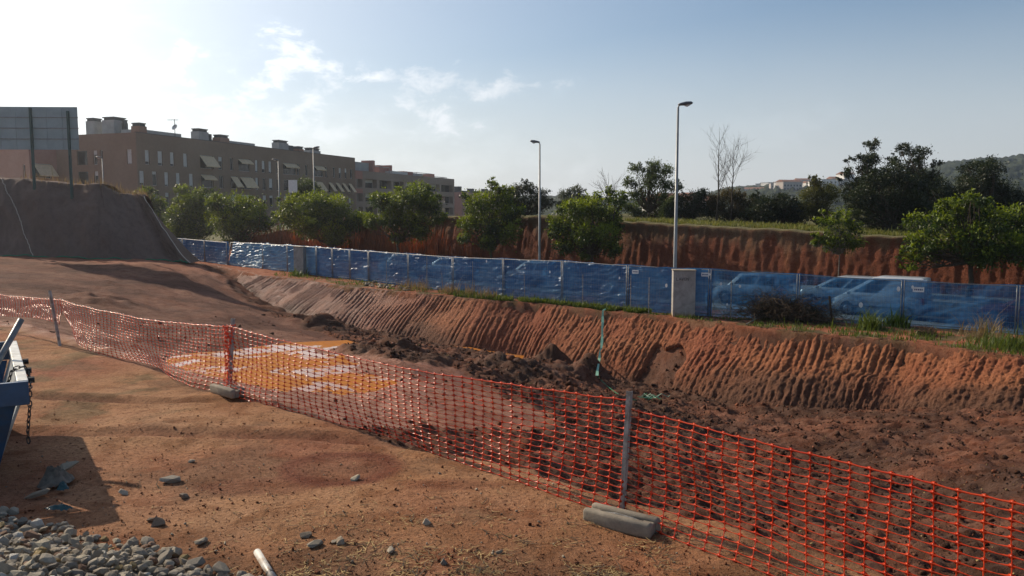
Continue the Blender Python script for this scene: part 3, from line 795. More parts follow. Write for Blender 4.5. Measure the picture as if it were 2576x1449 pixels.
# street behind the fence
def street():
    fy = lambda n, c, z: (n * CN[0] + c * CD[0], n * CN[1] + c * CD[1], z)
    c0, c1 = -75, 60
    def strip(name, n0, n1, z, mat, h=0.0):
        m = MB(); k = 27
        for i in range(k):
            a, b = c0 + (c1 - c0) * i / k, c0 + (c1 - c0) * (i + 1) / k
            za = z(a) ; zb = z(b)
            m.quad(fy(n0, a, za), fy(n0, b, zb), fy(n1, b, zb), fy(n1, a, za))
            if h:
                m.quad(fy(n0, a, za - h), fy(n0, b, zb - h), fy(n0, b, zb), fy(n0, a, za))
                m.quad(fy(n1, b, zb - h), fy(n1, a, za - h), fy(n1, a, za), fy(n1, b, zb))
        o = m.build(name, mat); tag(o, kind='structure')
    zf_ = lambda c: float(np.interp(c, [-60, -20, 0, 60], [-1.92, -2.27, -2.42, -2.52]))
    strip('road', 39.0, 48.0, lambda c: zf_(c) + 0.06, M['asphalt'])
    strip('pavement', 37.5, 38.8, lambda c: zf_(c) + 0.19, M['pave'], 0.3)
    strip('pavement', 48.2, 52.6, lambda c: zf_(c) + 0.19, M['pave'], 0.3)
    strip('kerb', 38.8, 39.0, lambda c: zf_(c) + 0.2, M['concrete'], 0.3)
    strip('kerb', 48.0, 48.2, lambda c: zf_(c) + 0.2, M['concrete'], 0.3)
    return zf_
street_z = street()
# ------------------------------------------------------------------ orange safety netting, its stakes and concrete feet
P1 = gz(1562, 1298, 0); P2 = gz(574, 992, 0); P3 = gz(150, 868, 0)
PL = Vector((-15.2, 21.1, 0)); PR = Vector((4.55, 2.92, 0))

def net(name, A, B, top, bot, rows, step, label, off=None, bunch0=0, bunch1=0, seed=1):
    """top/bot: functions of k (0..1 along A->B) giving height; off(k, w) sideways shift of a node, w = 0 at the top edge"""
    rs = np.random.RandomState(seed)
    L = (B - A).length; d = (B - A) / L; n = Vector((d.y, -d.x, 0))
    if n.y > 0: n = -n                                    # towards the camera
    nc = int(L / step)
    ks = list((np.arange(nc + 1)) / nc)
    ks = [i * 0.022 / L for i in range(-bunch0, 0)] + ks + [1 + i * 0.022 / L for i in range(1, bunch1 + 1)]
    K = np.array(ks); C = len(K); R = rows
    jit = np.zeros((C, R, 3))
    w = np.linspace(0, 1, R)[None, :]
    kk = K[:, None]
    T = np.array([top(k) for k in K])[:, None]; Bo = np.array([bot(k) for k in K])[:, None]
    wz = w + 0.012 * fbm(kk * L * 1.7 + seed, w * 3.0, 3)
    z = T + (Bo - T) * wz
    al = kk * L + 0.018 * fbm(kk * L * 0.9 + 4 * seed, w * 1.6, 3) + 0.0 * w
    sd = -0.045 + 0.05 * fbm(kk * L * 0.55 + 9 * seed, w * 1.3, 3)
    if off is not None:
        oa, on, oz = off(kk, w); al = al + oa; sd = sd + on; z = z + oz
    for j in list(range(bunch0)) + list(range(C - bunch1, C)):
        al[j] += rs.uniform(-.05, .05) + 0.04 * np.sin(w[0] * 9 + j); sd[j] += rs.uniform(-.04, .04) + 0.03 * np.cos(w[0] * 7 + 2 * j)
        z[j] += 0.03 * np.sin(w[0] * 13 + j)
    X = A.x + d.x * al + n.x * sd; Y = A.y + d.y * al + n.y * sd
    gzv = ground_zs(X.ravel(), Y.ravel()).reshape(X.shape)
    Z = np.maximum(z, gzv + 0.012)
    Pn = np.stack([X, Y, Z], -1)
    V, Fq = [], []
    dn = np.array((d.x, d.y, 0)); nn = np.array((n.x, n.y, 0)); up = np.array((0, 0, 1.0))
    nv = 0
    def add(verts, faces):
        nonlocal nv
        V.append(verts.reshape(-1, 3)); Fq.append(faces + nv); nv += verts.shape[0] * verts.shape[1]
    def strand(a, b, ra, rb, ax1, ax2, t1, t2):
        """four-sided strand from a to b (m,3), thicker at the ends than in the middle"""
        m = len(a); mid = (a + b) / 2 + np.array((0, 0, -0.003))
        rings = []
        for p, r in ((a, ra), (mid, rb), (b, ra)):
            for sa, sb in ((1, 0), (0, 1), (-1, 0), (0, -1)):
                rings.append(p + ax1 * (sa * r * t1) + ax2 * (sb * r * t2))
        vv = np.stack(rings, 1)
        f = []
        for q in range(2):
            for j in range(4): f.append((q * 4 + j, q * 4 + (j + 1) % 4, q * 4 + 4 + (j + 1) % 4, q * 4 + 4 + j))
        f = np.array(f)[None] + (np.arange(m) * 12)[:, None, None]
        add(vv, f.reshape(-1, 4))
    # knots: flattened octagonal lozenges
    p = Pn.reshape(-1, 3); m = len(p)
    ring = [p + dn * (0.024 * math.cos(t)) + up * (0.0180 * math.sin(t)) for t in np.arange(8) * math.pi / 4]
    vv = np.stack(ring + [p + nn * 0.004, p - nn * 0.004], 1)
    f = []
    for j in range(0, 8, 2): f += [(j, (j + 1) % 8, (j + 2) % 8, 8), ((j + 2) % 8, (j + 1) % 8, j, 9)]
    add(vv, (np.array(f)[None] + (np.arange(m) * 10)[:, None, None]).reshape(-1, 4))
    a, b = Pn[:-1].reshape(-1, 3), Pn[1:].reshape(-1, 3)
    strand(a, b, 0.0080, 0.0024, up, nn, 1.0, 0.8)
    a, b = Pn[:, :-1].reshape(-1, 3), Pn[:, 1:].reshape(-1, 3)
    strand(a, b, 0.0080, 0.0029, dn, nn, 1.0, 0.8)
    strand(Pn[:-1, 0], Pn[1:, 0], 0.008, 0.006, up, nn, 1.0, 0.8)
    me = np_mesh(name, np.concatenate(V), np.concatenate(Fq))
    o = link(name, me, M['net']); tag(o, label, 'netting', 'orange safety nets along the pit edge')
    return o

def lerp(a, b, k): return a + (b - a) * k
net('safety_net', PL, P3, lambda k: lerp(0.90, 0.93, k) - 0.10 * math.sin(math.pi * k), lambda k: lerp(0.36, 0.42, k) + 0.05 * math.sin(9 * k), 17, 0.14,
    'orange safety net far left, gathered high above the ground beyond the leaning stake', seed=3)
net('safety_net', P3, P2, lambda k: lerp(0.93, 1.02, k) - 0.10 * math.sin(math.pi * k), lambda k: 0.02 + 0.36 * math.exp(-k * 7) , 18, 0.14,
    'orange safety net hung between the leaning stake and the stake beside the puddle',
    off=lambda k, w: (0 * k * w, 0.16 * np.sin(k * 9) * w * w - 0.22 * w ** 2 * np.exp(-k * 5), 0 * k * w), bunch1=4, seed=5)
net('safety_net', P2, P1, lambda k: lerp(1.04, 1.06, k) - 0.11 * math.sin(math.pi * k), lambda k: 0.02, 18, 0.138,
    'orange safety net sagging across the middle in front of the muddy puddle',
    off=lambda k, w: (0 * k * w, 0.10 * np.sin(k * 7 + 1) * w * w, 0 * k * w), bunch0=1, seed=8)
net('safety_net', P1, PR, lambda k: lerp(0.99, 1.01, k) - 0.02 * math.sin(math.pi * k), lambda k: 0.0, 18, 0.145,
    'orange safety net on the right, its foot folded on the ground',
    off=lambda k, w: (0.22 * np.clip(w - 0.72, 0, 1) ** 1.3, 0.55 * np.clip(w - 0.80, 0, 1) ** 1.2 * smooth(0.0, 0.12, k), 0 * k * w), bunch0=1, seed=11)

def stake(foot, head, label, width=0.042):
    d = (head - foot); L = d.length; d.normalize()
    side = Vector((0.80, -0.6, 0)); side = (side - d * side.dot(d)).normalized(); oth = d.cross(side)
    m = MB(); R = Matrix((side, oth, d)).transposed()
    c = foot + d * (L / 2)
    m.box(c, (width, 0.005, L), R)
    m.box(c + side * (width / 2 - 0.0025) + oth * (width / 2 + 0.0026), (0.005, width, L - 0.004), R)
    o = m.build('steel_stake', M['steel']); tag(o, label, 'stake', 'steel stakes carrying the orange nets'); return o
stake(P1 + Vector((0, 0, 0.04)), gy(1581, 984, P1.y - 0.02), 'grey angle iron stake standing in the nearest concrete foot')
stake(P2 + Vector((0, 0, 0.04)), gy(583, 801, P2.y), 'grey angle iron stake standing in the concrete foot by the puddle')
stake(P3 + Vector((0, 0, -0.15)), gy(122, 731, P3.y), 'grey stake leaning left, driven straight into the soil')

def concrete_foot(c, ang, label):
    root = empty('concrete_block', (c.x, c.y, ground_z(c.x, c.y) - 0.01), ang)
    m = MB(); m.box((0, -0.075, 0.068), (0.66, 0.085, 0.136)); m.build('side_bar', M['concrete'], root, bevel=0.026, smooth=True)
    m = MB(); m.box((0, 0.075, 0.068), (0.66, 0.085, 0.136)); m.build('side_bar', M['concrete'], root, bevel=0.026, smooth=True)
    m = MB()
    for x, w in ((-0.26, 0.11), (0.0, 0.20), (0.26, 0.11)): m.box((x, 0, 0.055), (w, 0.075, 0.105))
    m.build('web', M['concrete'], root, bevel=0.012)
    m = MB(); m.tube([(-0.19, 0, 0.1), (-0.05, 0.0, 0.118), (0.12, 0.0, 0.112), (0.2, 0, 0.1)], 0.007, 6); m.build('lifting_bar', M['steel'], root)
    tag(root, label, 'fence foot', 'concrete feet holding the net stakes'); return root
concrete_foot((gz(1478, 1312, 0) + gz(1640, 1346, 0)) / 2 + Vector((0.03, 0.10, 0)), math.atan2(-0.37, 0.52), 'long rounded concrete foot in the foreground under the nearest stake')
concrete_foot((gz(532, 988, 0) + gz(608, 1006, 0)) / 2 + Vector((0.0, 0.05, 0)), math.atan2(-0.50, 0.55), 'grey concrete foot under the stake beside the puddle')
# ------------------------------------------------------------------ blue site fence
F_A = Vector((33.3 * CN[0] - 100 * CD[0], 33.3 * CN[1] - 100 * CD[1], 0))
def _line_n(u):
    x = (u - CU) / F; t = 33.3 / (CN[0] * x + CN[1] * CP); return Vector((x * t, CP * t, 0))
F_B = _line_n(1720); F_C = Vector((0.4854 * 33.7, CP * 33.7, 0)); F_D = Vector((0.6367 * 31.9, CP * 31.9, 0)); F_E = F_D + (F_D - F_C) * 2.2
FPTS = [F_A, F_B, F_C, F_D, F_E]; FS = arclen([(p.x, p.y) for p in FPTS])
def f_at(s):
    return Vector((float(np.interp(s, FS, [p.x for p in FPTS])), float(np.interp(s, FS, [p.y for p in FPTS])), 0))
_ss = np.linspace(0, FS[-1], 4000)
_us = np.array([project(Vector((f_at(s).x, f_at(s).y, -1.0)))[0] for s in _ss])
def f_s(u): return float(np.interp(u, _us, _ss))
FT_U = [300, 425, 570, 660, 760, 900, 1139, 1414, 1578, 1785, 2007, 2270, 2576, 3300]
FT_V = [588, 597, 609, 613, 618, 629, 646, 656, 667, 677, 690, 705, 719, 752]
def f_top(s):
    p = f_at(s); u = project(Vector((p.x, p.y, 0)))[0]
    return gy(u, float(np.interp(u, FT_U, FT_V)), p.y).z
def f_gz(s): p = f_at(s); return ground_z(p.x, p.y)
POST_U = [405, 460, 515, 572, 660, 723, 796, 836, 880, 927, 1027, 1139, 1266, 1414, 1578, 1785, 2007, 2270, 2560, 2880]
POST_S = [f_s(u) for u in POST_U]
WHERE = ['behind the covered mound', 'just right of the covered mound', 'right of the mound beside the ramp', 'collapsing beside the ramp', 'left of the far concrete cabinet', 'behind the far concrete cabinet',
         'just right of the far concrete cabinet', 'two panels right of the far cabinet', 'three panels right of the far cabinet', 'four panels right of the far cabinet', 'above the pale rubble', 'above the dry weeds and the red rag',
         'in the middle above the grass strip', 'left of the green hose', 'between the green hose and the near cabinet', 'in front of the silver off-roader', 'in front of the estate car and brush heap',
         'right of the pair of posts in front of the van', 'at the right edge of the picture']
for i in range(len(POST_S) - 1):
    s0, s1 = POST_S[i], POST_S[i + 1]; a, b = f_at(s0), f_at(s1); L = (b - a).length; d = (b - a) / L; nrm = Vector((d.y, -d.x, 0))
    if nrm.y > 0: nrm = -nrm
    ga, gb = f_gz(s0), f_gz(s1); ta, tb = f_top(s0), f_top(s1)
    root = empty('site_fence', (a.x, a.y, ga)); O = Vector((a.x, a.y, ga))
    lean = (0.30 if i == 3 else 0.0)
    back = -nrm * lean
    A0, A1 = a + d * 0.05 + Vector((0, 0, ga)), a + d * 0.05 + Vector((0, 0, ta)) + back
    B0, B1 = b - d * 0.05 + Vector((0, 0, gb)), b - d * 0.05 + Vector((0, 0, tb)) + back
    for p, q in ((A0, A1), (B0, B1)):
        m = MB(); m.tube([p - O, q - O], 0.024, 6); m.build('post', M['galv'], root, smooth=True)
    m = MB(); m.tube([A1 - O - Vector((0, 0, .03)), B1 - O - Vector((0, 0, .03))], 0.018, 5); m.build('top_rail', M['galv'], root)
    m = MB(); m.tube([A0 - O + Vector((0, 0, .12)), B0 - O + Vector((0, 0, .12))], 0.012, 5); m.build('bottom_rail', M['dark_metal'], root)
    m = MB(); nw = max(4, int(L / 0.15))
    for k in range(1, nw):
        f = k / nw; m.tube([A0.lerp(B0, f) - O + Vector((0, 0, .1)), A1.lerp(B1, f) - O - Vector((0, 0, .03))], 0.0032, 3, False)
    for k in range(1, 8):
        f = k / 8; m.tube([A0.lerp(A1, f) - O, B0.lerp(B1, f) - O], 0.0036, 3, False)
    w = m.build('wire_grid', M['galv'], root); tag(w, kind='stuff')
    tag(root, 'grey steel mesh fence panel ' + WHERE[i], 'fence', 'mobile steel fence panels along the street')

def tarpaulin(u0, u1, thin, label, lean=0.0, mat='tarp', wr=1.0, seed=0, tags=(), drop=0.0):
    s0, s1 = f_s(u0) - 0.12, f_s(u1) + 0.12; L = s1 - s0; ns = max(12, int(L / 0.07)); nw = 34
    S = np.linspace(s0, s1, ns); W = np.linspace(0, 1, nw)
    px = np.array([f_at(s)[:2] for s in S]); t = np.gradient(px, axis=0); t /= np.linalg.norm(t, axis=1)[:, None]
    nb = np.stack([-t[:, 1], t[:, 0]], 1)                # away from the camera
    nb *= np.where(nb[:, 1:2] < 0, -1, 1)
    top = np.array([f_top(s) for s in S]); gzv = ground_zs(px[:, 0], px[:, 1])
    near = np.min(np.abs(S[:, None] - np.array(POST_S)[None]), 1)
    sag = 0.05 * smooth(0.1, 1.4, near) * (1 + 0.8 * perlin(S * 0.9, S * 0 + seed))
    SS, WW = np.meshgrid(S, W, indexing='ij')
    zt = (top - sag + 0.03 - drop)[:, None]; zb = (gzv - 0.04 + 0.05 * perlin(S * 1.1, S * 0 + 5))[:, None]
    Z = zb + (zt - zb) * WW
    dp = 0.07 * fbm(SS * 0.8 + seed, WW * 2.0, 3) + 0.05 * wr * fbm(SS * 0.7 + WW * 1.2 + seed, WW * 9.0 - SS * 0.8, 3, 0.55, ridged=True) + 0.015 * wr * fbm(SS * 4, WW * 7, 3)
    billow = 0.12 * smooth(0.0, 1.5, near)[:, None] * np.sin(WW * math.pi) * (0.5 + perlin(SS * 0.5 + seed, SS * 0))
    off = 0.055 + 0.02 * (seed % 2) + np.abs(dp) + np.clip(billow, 0, 1) + lean * WW
    Pn = np.stack([px[:, :1] + nb[:, :1] * off, px[:, 1:] + nb[:, 1:] * off, Z], -1).reshape(-1, 3)
    me = np_mesh('blue_tarpaulin', Pn, grid_faces(ns, nw))
    th = thin(np.array([project(Vector((f_at(s).x, f_at(s).y, 0)))[0] for s in S]))[:, None] * (0.8 + 0.35 * fbm(SS * 0.5, WW * 1.5 + seed, 3)) * (0.75 + 0.25 * smooth(1.0, 0.9, WW))
    color_attr(me, 'thin', np.stack([np.clip(th, 0, 0.9).ravel()] * 3, 1))
    o = link('blue_tarpaulin', me, M[mat], smooth=True)
    tag(o, label, 'tarpaulin', 'blue plastic sheets tied to the site fence')
    for (u, v, r) in tags:
        s = f_s(u); q = f_at(s); z = gy(u, v, q.y).z; m = MB()
        i = int(np.clip(np.searchsorted(S, s), 1, ns - 1)); f = -Vector((nb[i][0], nb[i][1], 0)); sd = Vector((t[i][0], t[i][1], 0))
        c = Vector((q.x, q.y, z)) + f * 0.03
        m.v = [tuple(c + sd * (r * math.cos(a)) + Vector((0, 0, 1)) * (r * 1.5 * math.sin(a)) + f * h) for h in (0, 0.012) for a in np.arange(10) * math.pi / 5]
        m.f = [tuple(range(10, 20))] + [(j, (j + 1) % 10, 10 + (j + 1) % 10, 10 + j) for j in range(10)]
        m.build('white_disc', M['white'], o)  # small white disc set on the sheet face
    return o
const = lambda v: (lambda u: np.full(len(u), v))
tarpaulin(398, 571, const(0.10), 'plain blue sheet on the fence just right of the covered mound', wr=0.5, seed=1, tags=((505, 640, .03), (529, 642, .03)))
tarpaulin(573, 659, const(0.03), 'pale shiny blue sheet sagging and torn beside the earth ramp', lean=0.45, mat='tarp_lit', wr=1.7, seed=2)
tarpaulin(661, 795, const(0.08), 'light blue sheet with horizontal folds around the far concrete cabinet', mat='tarp_lit', wr=2.2, seed=3)
tarpaulin(797, 926, const(0.16), 'blue sheet just right of the far concrete cabinet', wr=1.2, seed=4, tags=((869, 632, .045), (917, 650, .03)))
tarpaulin(928, 1265, lambda u: np.interp(u, [928, 1265], [0.24, 0.30]), 'dark blue sheet above the pale rubble and the red rag', seed=5, tags=((998, 640, .045), (1112, 650, .04), (1225, 657, .05)))
tarpaulin(1267, 1577, const(0.28), 'deep blue creased sheet left of the green hose', wr=1.6, seed=6, tags=((1384, 684, .045), (1559, 699, .04)))
tarpaulin(1579, 1784, const(0.32), 'deep blue sheet between the green hose and the near concrete cabinet', seed=7, tags=((1677, 718, .06), (1784, 690, .04)))
tarpaulin(1786, 2006, const(0.76), 'see-through blue sheet in front of the silver off-roader', seed=8, tags=((1813, 714, .05), (1861, 720, .05), (1943, 757, .06), (1830, 766, .04)))
tarpaulin(2008, 2268, const(0.80), 'see-through blue sheet in front of the estate car and brush heap', seed=9, tags=((2259, 727, .07), (2166, 767, .08)))
tarpaulin(2272, 2880, lambda u: np.interp(u, [2272, 2450, 2880], [0.78, 0.62, 0.55]), 'long blue sheet at the right edge with the wire grid showing', seed=10, tags=((2308 - 14, 722, .05),))

# small warning plates on the fence
def plate(u, v, w, h, label):
    s = f_s(u); q = f_at(s); z = gy(u, v, q.y - 0.1).z
    d = (f_at(s + 0.3) - f_at(s - 0.3)).normalized(); f = Vector((d.y, -d.x, 0)); f = f if f.y < 0 else -f
    root = empty('warning_sign', q + f * 0.05 + Vector((0, 0, z)), math.atan2(d.y, d.x))
    m = MB(); m.box((0, 0, 0), (w, 0.008, h)); m.build('plate', M['white'], root)
    m = MB()
    for k in range(5): m.box((-w * 0.32 + k * w * 0.16, -0.006, 0.0), (w * 0.10, 0.003, h * 0.34))
    m.build('lettering', M['sign_blue'], root)
    tag(root, label, 'sign', 'small white plates on the site fence')
M['sign_blue'] = plain('sign_print', (0.03, 0.05, 0.16), 0.6, 0.3, 0, 0.1, 5, 0)
plate(1599, 684, 0.34, 0.17, 'small white plate high on the fence left of the near cabinet')
plate(1773, 691, 0.34, 0.17, 'small white plate high on the fence right of the near cabinet')
plate(2309, 729, 0.42, 0.20, 'small white plate beside the pair of posts in front of the van')

# thin old stakes inside the fence
for k, (u, v0, v1, lean, lab) in enumerate(((986, 655, 702, 0, 'above the pale rubble'), (1088, 645, 716, 0, 'by the red rag'), (1203, 658, 735, 0, 'right of the grey weeds'), (1332, 690, 742, 0.02, 'in the middle of the grass strip'),
        (1479, 690, 760, 0, 'just left of the green hose'), (1599, 692, 775, 0, 'below the left white plate'), (1645, 698, 790, 0, 'left of the near cabinet'), (1842, 707, 800, 0.0, 'left of the brush heap'), (1957, 752, 815, -0.02, 'dark and thick, inside the brush heap'), (2086, 745, 800, 0.14, 'leaning, right of the brush heap'))):
    s = f_s(u); q = f_at(s); d = (f_at(s + .3) - f_at(s - .3)).normalized(); f = Vector((d.y, -d.x, 0)); f = f if f.y < 0 else -f
    p = q + f * 0.45; g = ground_z(p.x, p.y); zt = gy(u, v0, p.y).z
    m = MB(); r = 0.022 if k not in (8, 9) else 0.05
    m.tube([(p.x + lean * 1.6, p.y, g - 0.2), (p.x + lean * 0.6, p.y, (g + zt) / 2), (p.x, p.y, zt)], [r, r * 0.95, r * 0.9], 6)
    o = m.build('thin_stake', M['steel'] if k < 8 else M['twig']); tag(o, 'thin upright stake inside the blue fence ' + lab, 'stake', 'thin stakes inside the blue fence')

# concrete utility cabinets
def cabinet(u0, u1, u2, v0, v1, label, depth, scrawl):
    c = _line_n((u0 + u1) / 2) if u0 < 1600 else f_at(f_s((u0 + u1) / 2))
    d = (f_at(f_s(u1)) - f_at(f_s(u0))).normalized(); f = Vector((d.y, -d.x, 0)); f = f if f.y < 0 else -f
    c = c + f * 0.55; t = c.y / CP
    yaw = math.radians(-6); w = (u1 - u0) / F * t / math.cos(yaw)
    zb = ground_z(c.x, c.y) - 0.05; zt = gy((u0 + u1) / 2, v0, c.y).z; h = zt - zb
    root = empty('concrete_cabinet', (c.x, c.y, zb), yaw)
    m = MB(); m.box((0, depth / 2, h / 2), (w, depth, h)); m.build('body', M['concrete_stained'], root, bevel=0.012)
    m = MB(); m.box((0, depth / 2, h + 0.022), (w + 0.05, depth + 0.05, 0.05)); m.build('cap', M['concrete'], root, bevel=0.01)
    if scrawl:
        m = MB(); z0 = h * 0.80; x0 = -w * 0.36; lw = w * 0.10; lh = 0.13
        glyphs = {'L': [((0, 1), (0, 0)), ((0, 0), (.8, 0))], 'A': [((0, 0), (.45, 1)), ((.45, 1), (.9, 0)), ((.2, .4), (.7, .4))], 'V': [((0, 1), (.4, 0)), ((.4, 0), (.8, 1))],
                  'O': [((0, .1), (0, .9)), ((0, .9), (.8, .9)), ((.8, .9), (.8, .1)), ((.8, .1), (0, .1))], 'N': [((0, 0), (0, 1)), ((0, 1), (.8, 0)), ((.8, 0), (.8, 1))], "'": [((.2, 1), (.2, .75))]}
        for k, ch in enumerate("LAVON'"):
            for (ax, ay), (bx, by) in glyphs[ch]:
                p = Vector((x0 + k * lw * 1.15 + ax * lw, -0.004, z0 + ay * lh)); q = Vector((x0 + k * lw * 1.15 + bx * lw, -0.004, z0 + by * lh))
                m.tube([p, q], 0.008, 4)
        m.build('scrawl', M['black_plastic'], root)
    tag(root, label, 'cabinet', 'concrete cabinets at the fence'); return root
cabinet(1702, 1757, 1775, 682, 796, 'large pale concrete cabinet by the fence, stained ochre at its foot', 0.75, True)
cabinet(757, 782, 798, 622, 690, 'far narrow concrete cabinet by the light blue sheet', 0.6, False)

# ------------------------------------------------------------------ parked vehicles
def vehicle(name, label, n, u, paint, L=4.1, W=1.72, H=1.62, hood_z=1.0, hood_len=1.0, cowl=0.15, roof0=0.75, roof1=-1.75, rear=-1.95, belt=0.98, rows=2, flip=False, van=False, z=None, bars=False):
    """local +x is the nose, which points to the left of the picture"""
    x = (u - CU) / F; t = n / (CN[0] * x + CN[1] * CP); p = Vector((x * t, CP * t, 0)); c = p.x * CD[0] + p.y * CD[1]
    zr = street_z(c) + 0.065 if z is None else z
    ang = math.atan2(-CD[1], -CD[0]) + (math.pi if flip else 0)
    root = empty(name, (p.x, p.y, zr), ang)
    hl = L / 2; nose = hl; x_cowl = hl - hood_len
    st = [(-hl, 0.42, belt * 0.90, 0.86), (-hl + 0.10, 0.30, belt * 0.98, 0.95), (-hl + 0.5, 0.24, belt, 1.0), (0, 0.22, belt, 1.0), (x_cowl - 0.1, 0.22, belt * 0.99, 1.0),
          (x_cowl + 0.15, 0.22, hood_z, 0.99), (nose - 0.35, 0.24, hood_z * 0.93, 0.95), (nose - 0.10, 0.28, hood_z * 0.80, 0.88), (nose, 0.36, hood_z * 0.62, 0.80)]
    V, Fc = [], []
    prof = lambda zl, zb, w: [(-w * 0.90, zl), (-w, zl + (zb - zl) * 0.35), (-w * 0.99, zl + (zb - zl) * 0.75), (-w * 0.93, zb), (0, zb + 0.035), (w * 0.93, zb), (w * 0.99, zl + (zb - zl) * 0.75), (w, zl + (zb - zl) * 0.35), (w * 0.90, zl)]
    k = 9
    for (sx, zl, zb, wf) in st: V += [(sx, y, zz) for y, zz in prof(zl, zb, W / 2 * wf)]
    for i in range(len(st) - 1):
        for j in range(k): Fc.append((i * k + j, i * k + (j + 1) % k, (i + 1) * k + (j + 1) % k, (i + 1) * k + j))
    Fc.append(tuple(range(k))); Fc.append(tuple(reversed(range((len(st) - 1) * k, len(st) * k))))
    m = MB(); m.v, m.f = V, Fc; body = m.build('body', paint, root, smooth=True)
    bv = body.modifiers.new('edges', 'EDGE_SPLIT'); bv.split_angle = math.radians(35)
    # cabin
    wb, wt = W / 2 * 0.925, W / 2 * 0.76; zb, zt = belt - 0.02, H
    xb0, xb1, xt0, xt1 = x_cowl + cowl, rear, roof0, roof1
    lo = [(xb1, -wb, zb), (xb0, -wb, zb), (xb0, wb, zb), (xb1, wb, zb)]; hi = [(xt1, -wt, zt - 0.05), (xt0, -wt, zt - 0.05), (xt0, wt, zt - 0.05), (xt1, wt, zt - 0.05)]
    cr = [(xt1 + 0.15, -wt * 0.6, zt), (xt0 - 0.25, -wt * 0.6, zt), (xt0 - 0.25, wt * 0.6, zt), (xt1 + 0.15, wt * 0.6, zt)]
    m = MB(); m.v = lo + hi + cr
    m.f = [(0, 1, 5, 4), (1, 2, 6, 5), (2, 3, 7, 6), (3, 0, 4, 7), (4, 5, 9, 8), (5, 6, 10, 9), (6, 7, 11, 10), (7, 4, 8, 11), (8, 9, 10, 11)]
    cab = m.build('cabin', paint, root, bevel=0.035, smooth=True)
    def pan(nm, corners, out, mat, par):
        cs = [Vector(q) for q in corners]; nn = (cs[1] - cs[0]).cross(cs[3] - cs[0]).normalized()
        if nn.dot(Vector(out)) < 0: nn = -nn
        mm = MB(); ce = sum(cs, Vector()) / 4
        mm.v = [tuple(q + nn * 0.006) for q in cs] + [tuple(q - nn * 0.012) for q in cs]
        mm.f = [(0, 1, 2, 3), (7, 6, 5, 4), (0, 4, 5, 1), (1, 5, 6, 2), (2, 6, 7, 3), (3, 7, 4, 0)]
        return mm.build(nm, mat, par)
    def side(fx, fz, sgn):
        """point on the cabin side plane; fx 0 rear .. 1 front, fz 0 belt .. 1 roof"""
        xl = xb1 + (xb0 - xb1) * fx; xh = xt1 + (xt0 - xt1) * fx; y = wb + (wt - wb) * fz
        return (xl + (xh - xl) * fz, sgn * y, zb + (zt - 0.05 - zb) * fz)
    wins = {2: [(0.08, 0.44), (0.49, 0.90)], 3: [(0.05, 0.28), (0.32, 0.58), (0.62, 0.92)], 1: [(0.60, 0.92)]}[rows]
    for sgn in (-1, 1):
        for a, b in wins: pan('side_window', [side(a, 0.16, sgn), side(b, 0.16, sgn), side(b - 0.01, 0.88, sgn), side(a + 0.01, 0.88, sgn)], (0, sgn, 0.2), M['glass'], root)
    fr = lambda fy, fz: (xb0 + (xt0 - xb0) * fz, fy * (wb + (wt - wb) * fz), zb + (zt - 0.05 - zb) * fz)
    pan('windscreen', [fr(-.88, .08), fr(.88, .08), fr(.86, .93), fr(-.86, .93)], (1, 0, .4), M['glass'], root)
    if not van:
        rr = lambda fy, fz: (xb1 + (xt1 - xb1) * fz, fy * (wb + (wt - wb) * fz), zb + (zt - 0.05 - zb) * fz)
        pan('rear_window', [rr(-.8, .2), rr(.8, .2), rr(.78, .86), rr(-.78, .86)], (-1, 0, .3), M['glass'], root)
    # wheels
    R = 0.315 if H < 1.7 else 0.335
    for wx in (nose - 0.78, -hl + 0.72):
        for sgn in (-1, 1):
            y = sgn * (W / 2 - 0.10)
            m = MB(); m.tube([(wx, y - 0.10, R), (wx, y - 0.095, R), (wx, y + 0.095, R), (wx, y + 0.10, R)], [R * 0.93, R, R, R * 0.93], 22)
            wh = m.build('wheel', M['tyre'], root, smooth=True)
            m = MB(); m.tube([(wx, y + sgn * 0.09, R), (wx, y + sgn * 0.112, R)], [R * 0.64, R * 0.58], 14); m.build('rim', M['rim'], wh)
            m = MB(); aa = np.linspace(-0.12, math.pi + 0.12, 15); yo = sgn * (W / 2 * 0.985 + 0.006)
            m.v = [(wx + R * 1.16 * math.cos(q), yo, R + R * 1.16 * math.sin(q)) for q in aa] + [(wx + R * 1.16 * math.cos(q), yo - sgn * 0.05, R + R * 1.16 * math.sin(q)) for q in aa]
            m.f = [tuple(range(15))] + [(j, j + 1, 16 + j, 15 + j) for j in range(14)]
            m.build('wheel_arch', M['black_plastic'], root)
    for sgn in (-1, 1):
        m = MB(); m.box((nose - 0.10, sgn * W * 0.345, hood_z * 0.70), (0.20, 0.30, 0.15)); m.build('headlight', M['head_lens'], root, bevel=0.03)
        m = MB(); m.box((-hl + 0.06, sgn * W * 0.42, belt * 0.86), (0.12, 0.16, 0.28)); m.build('tail_light', M['red_lens'], root, bevel=0.02)
        m = MB(); m.box((x_cowl + cowl - 0.32, sgn * (W / 2 + 0.07), belt + 0.07), (0.14, 0.20, 0.13)); m.build('door_mirror', paint, root, bevel=0.03)
        m = MB(); m.box((0.0, sgn * (W / 2 + 0.004), 0.52), (L * 0.56, 0.03, 0.07)); m.build('side_moulding', M['black_plastic'], root)
    m = MB(); m.box((nose - 0.06, 0, 0.42), (0.16, W * 0.86, 0.20)); m.build('front_bumper', paint, root, bevel=0.04)
    m = MB(); m.box((-hl + 0.02, 0, 0.45), (0.16, W * 0.90, 0.20)); m.build('rear_bumper', M['black_plastic'] if van else paint, root, bevel=0.04)
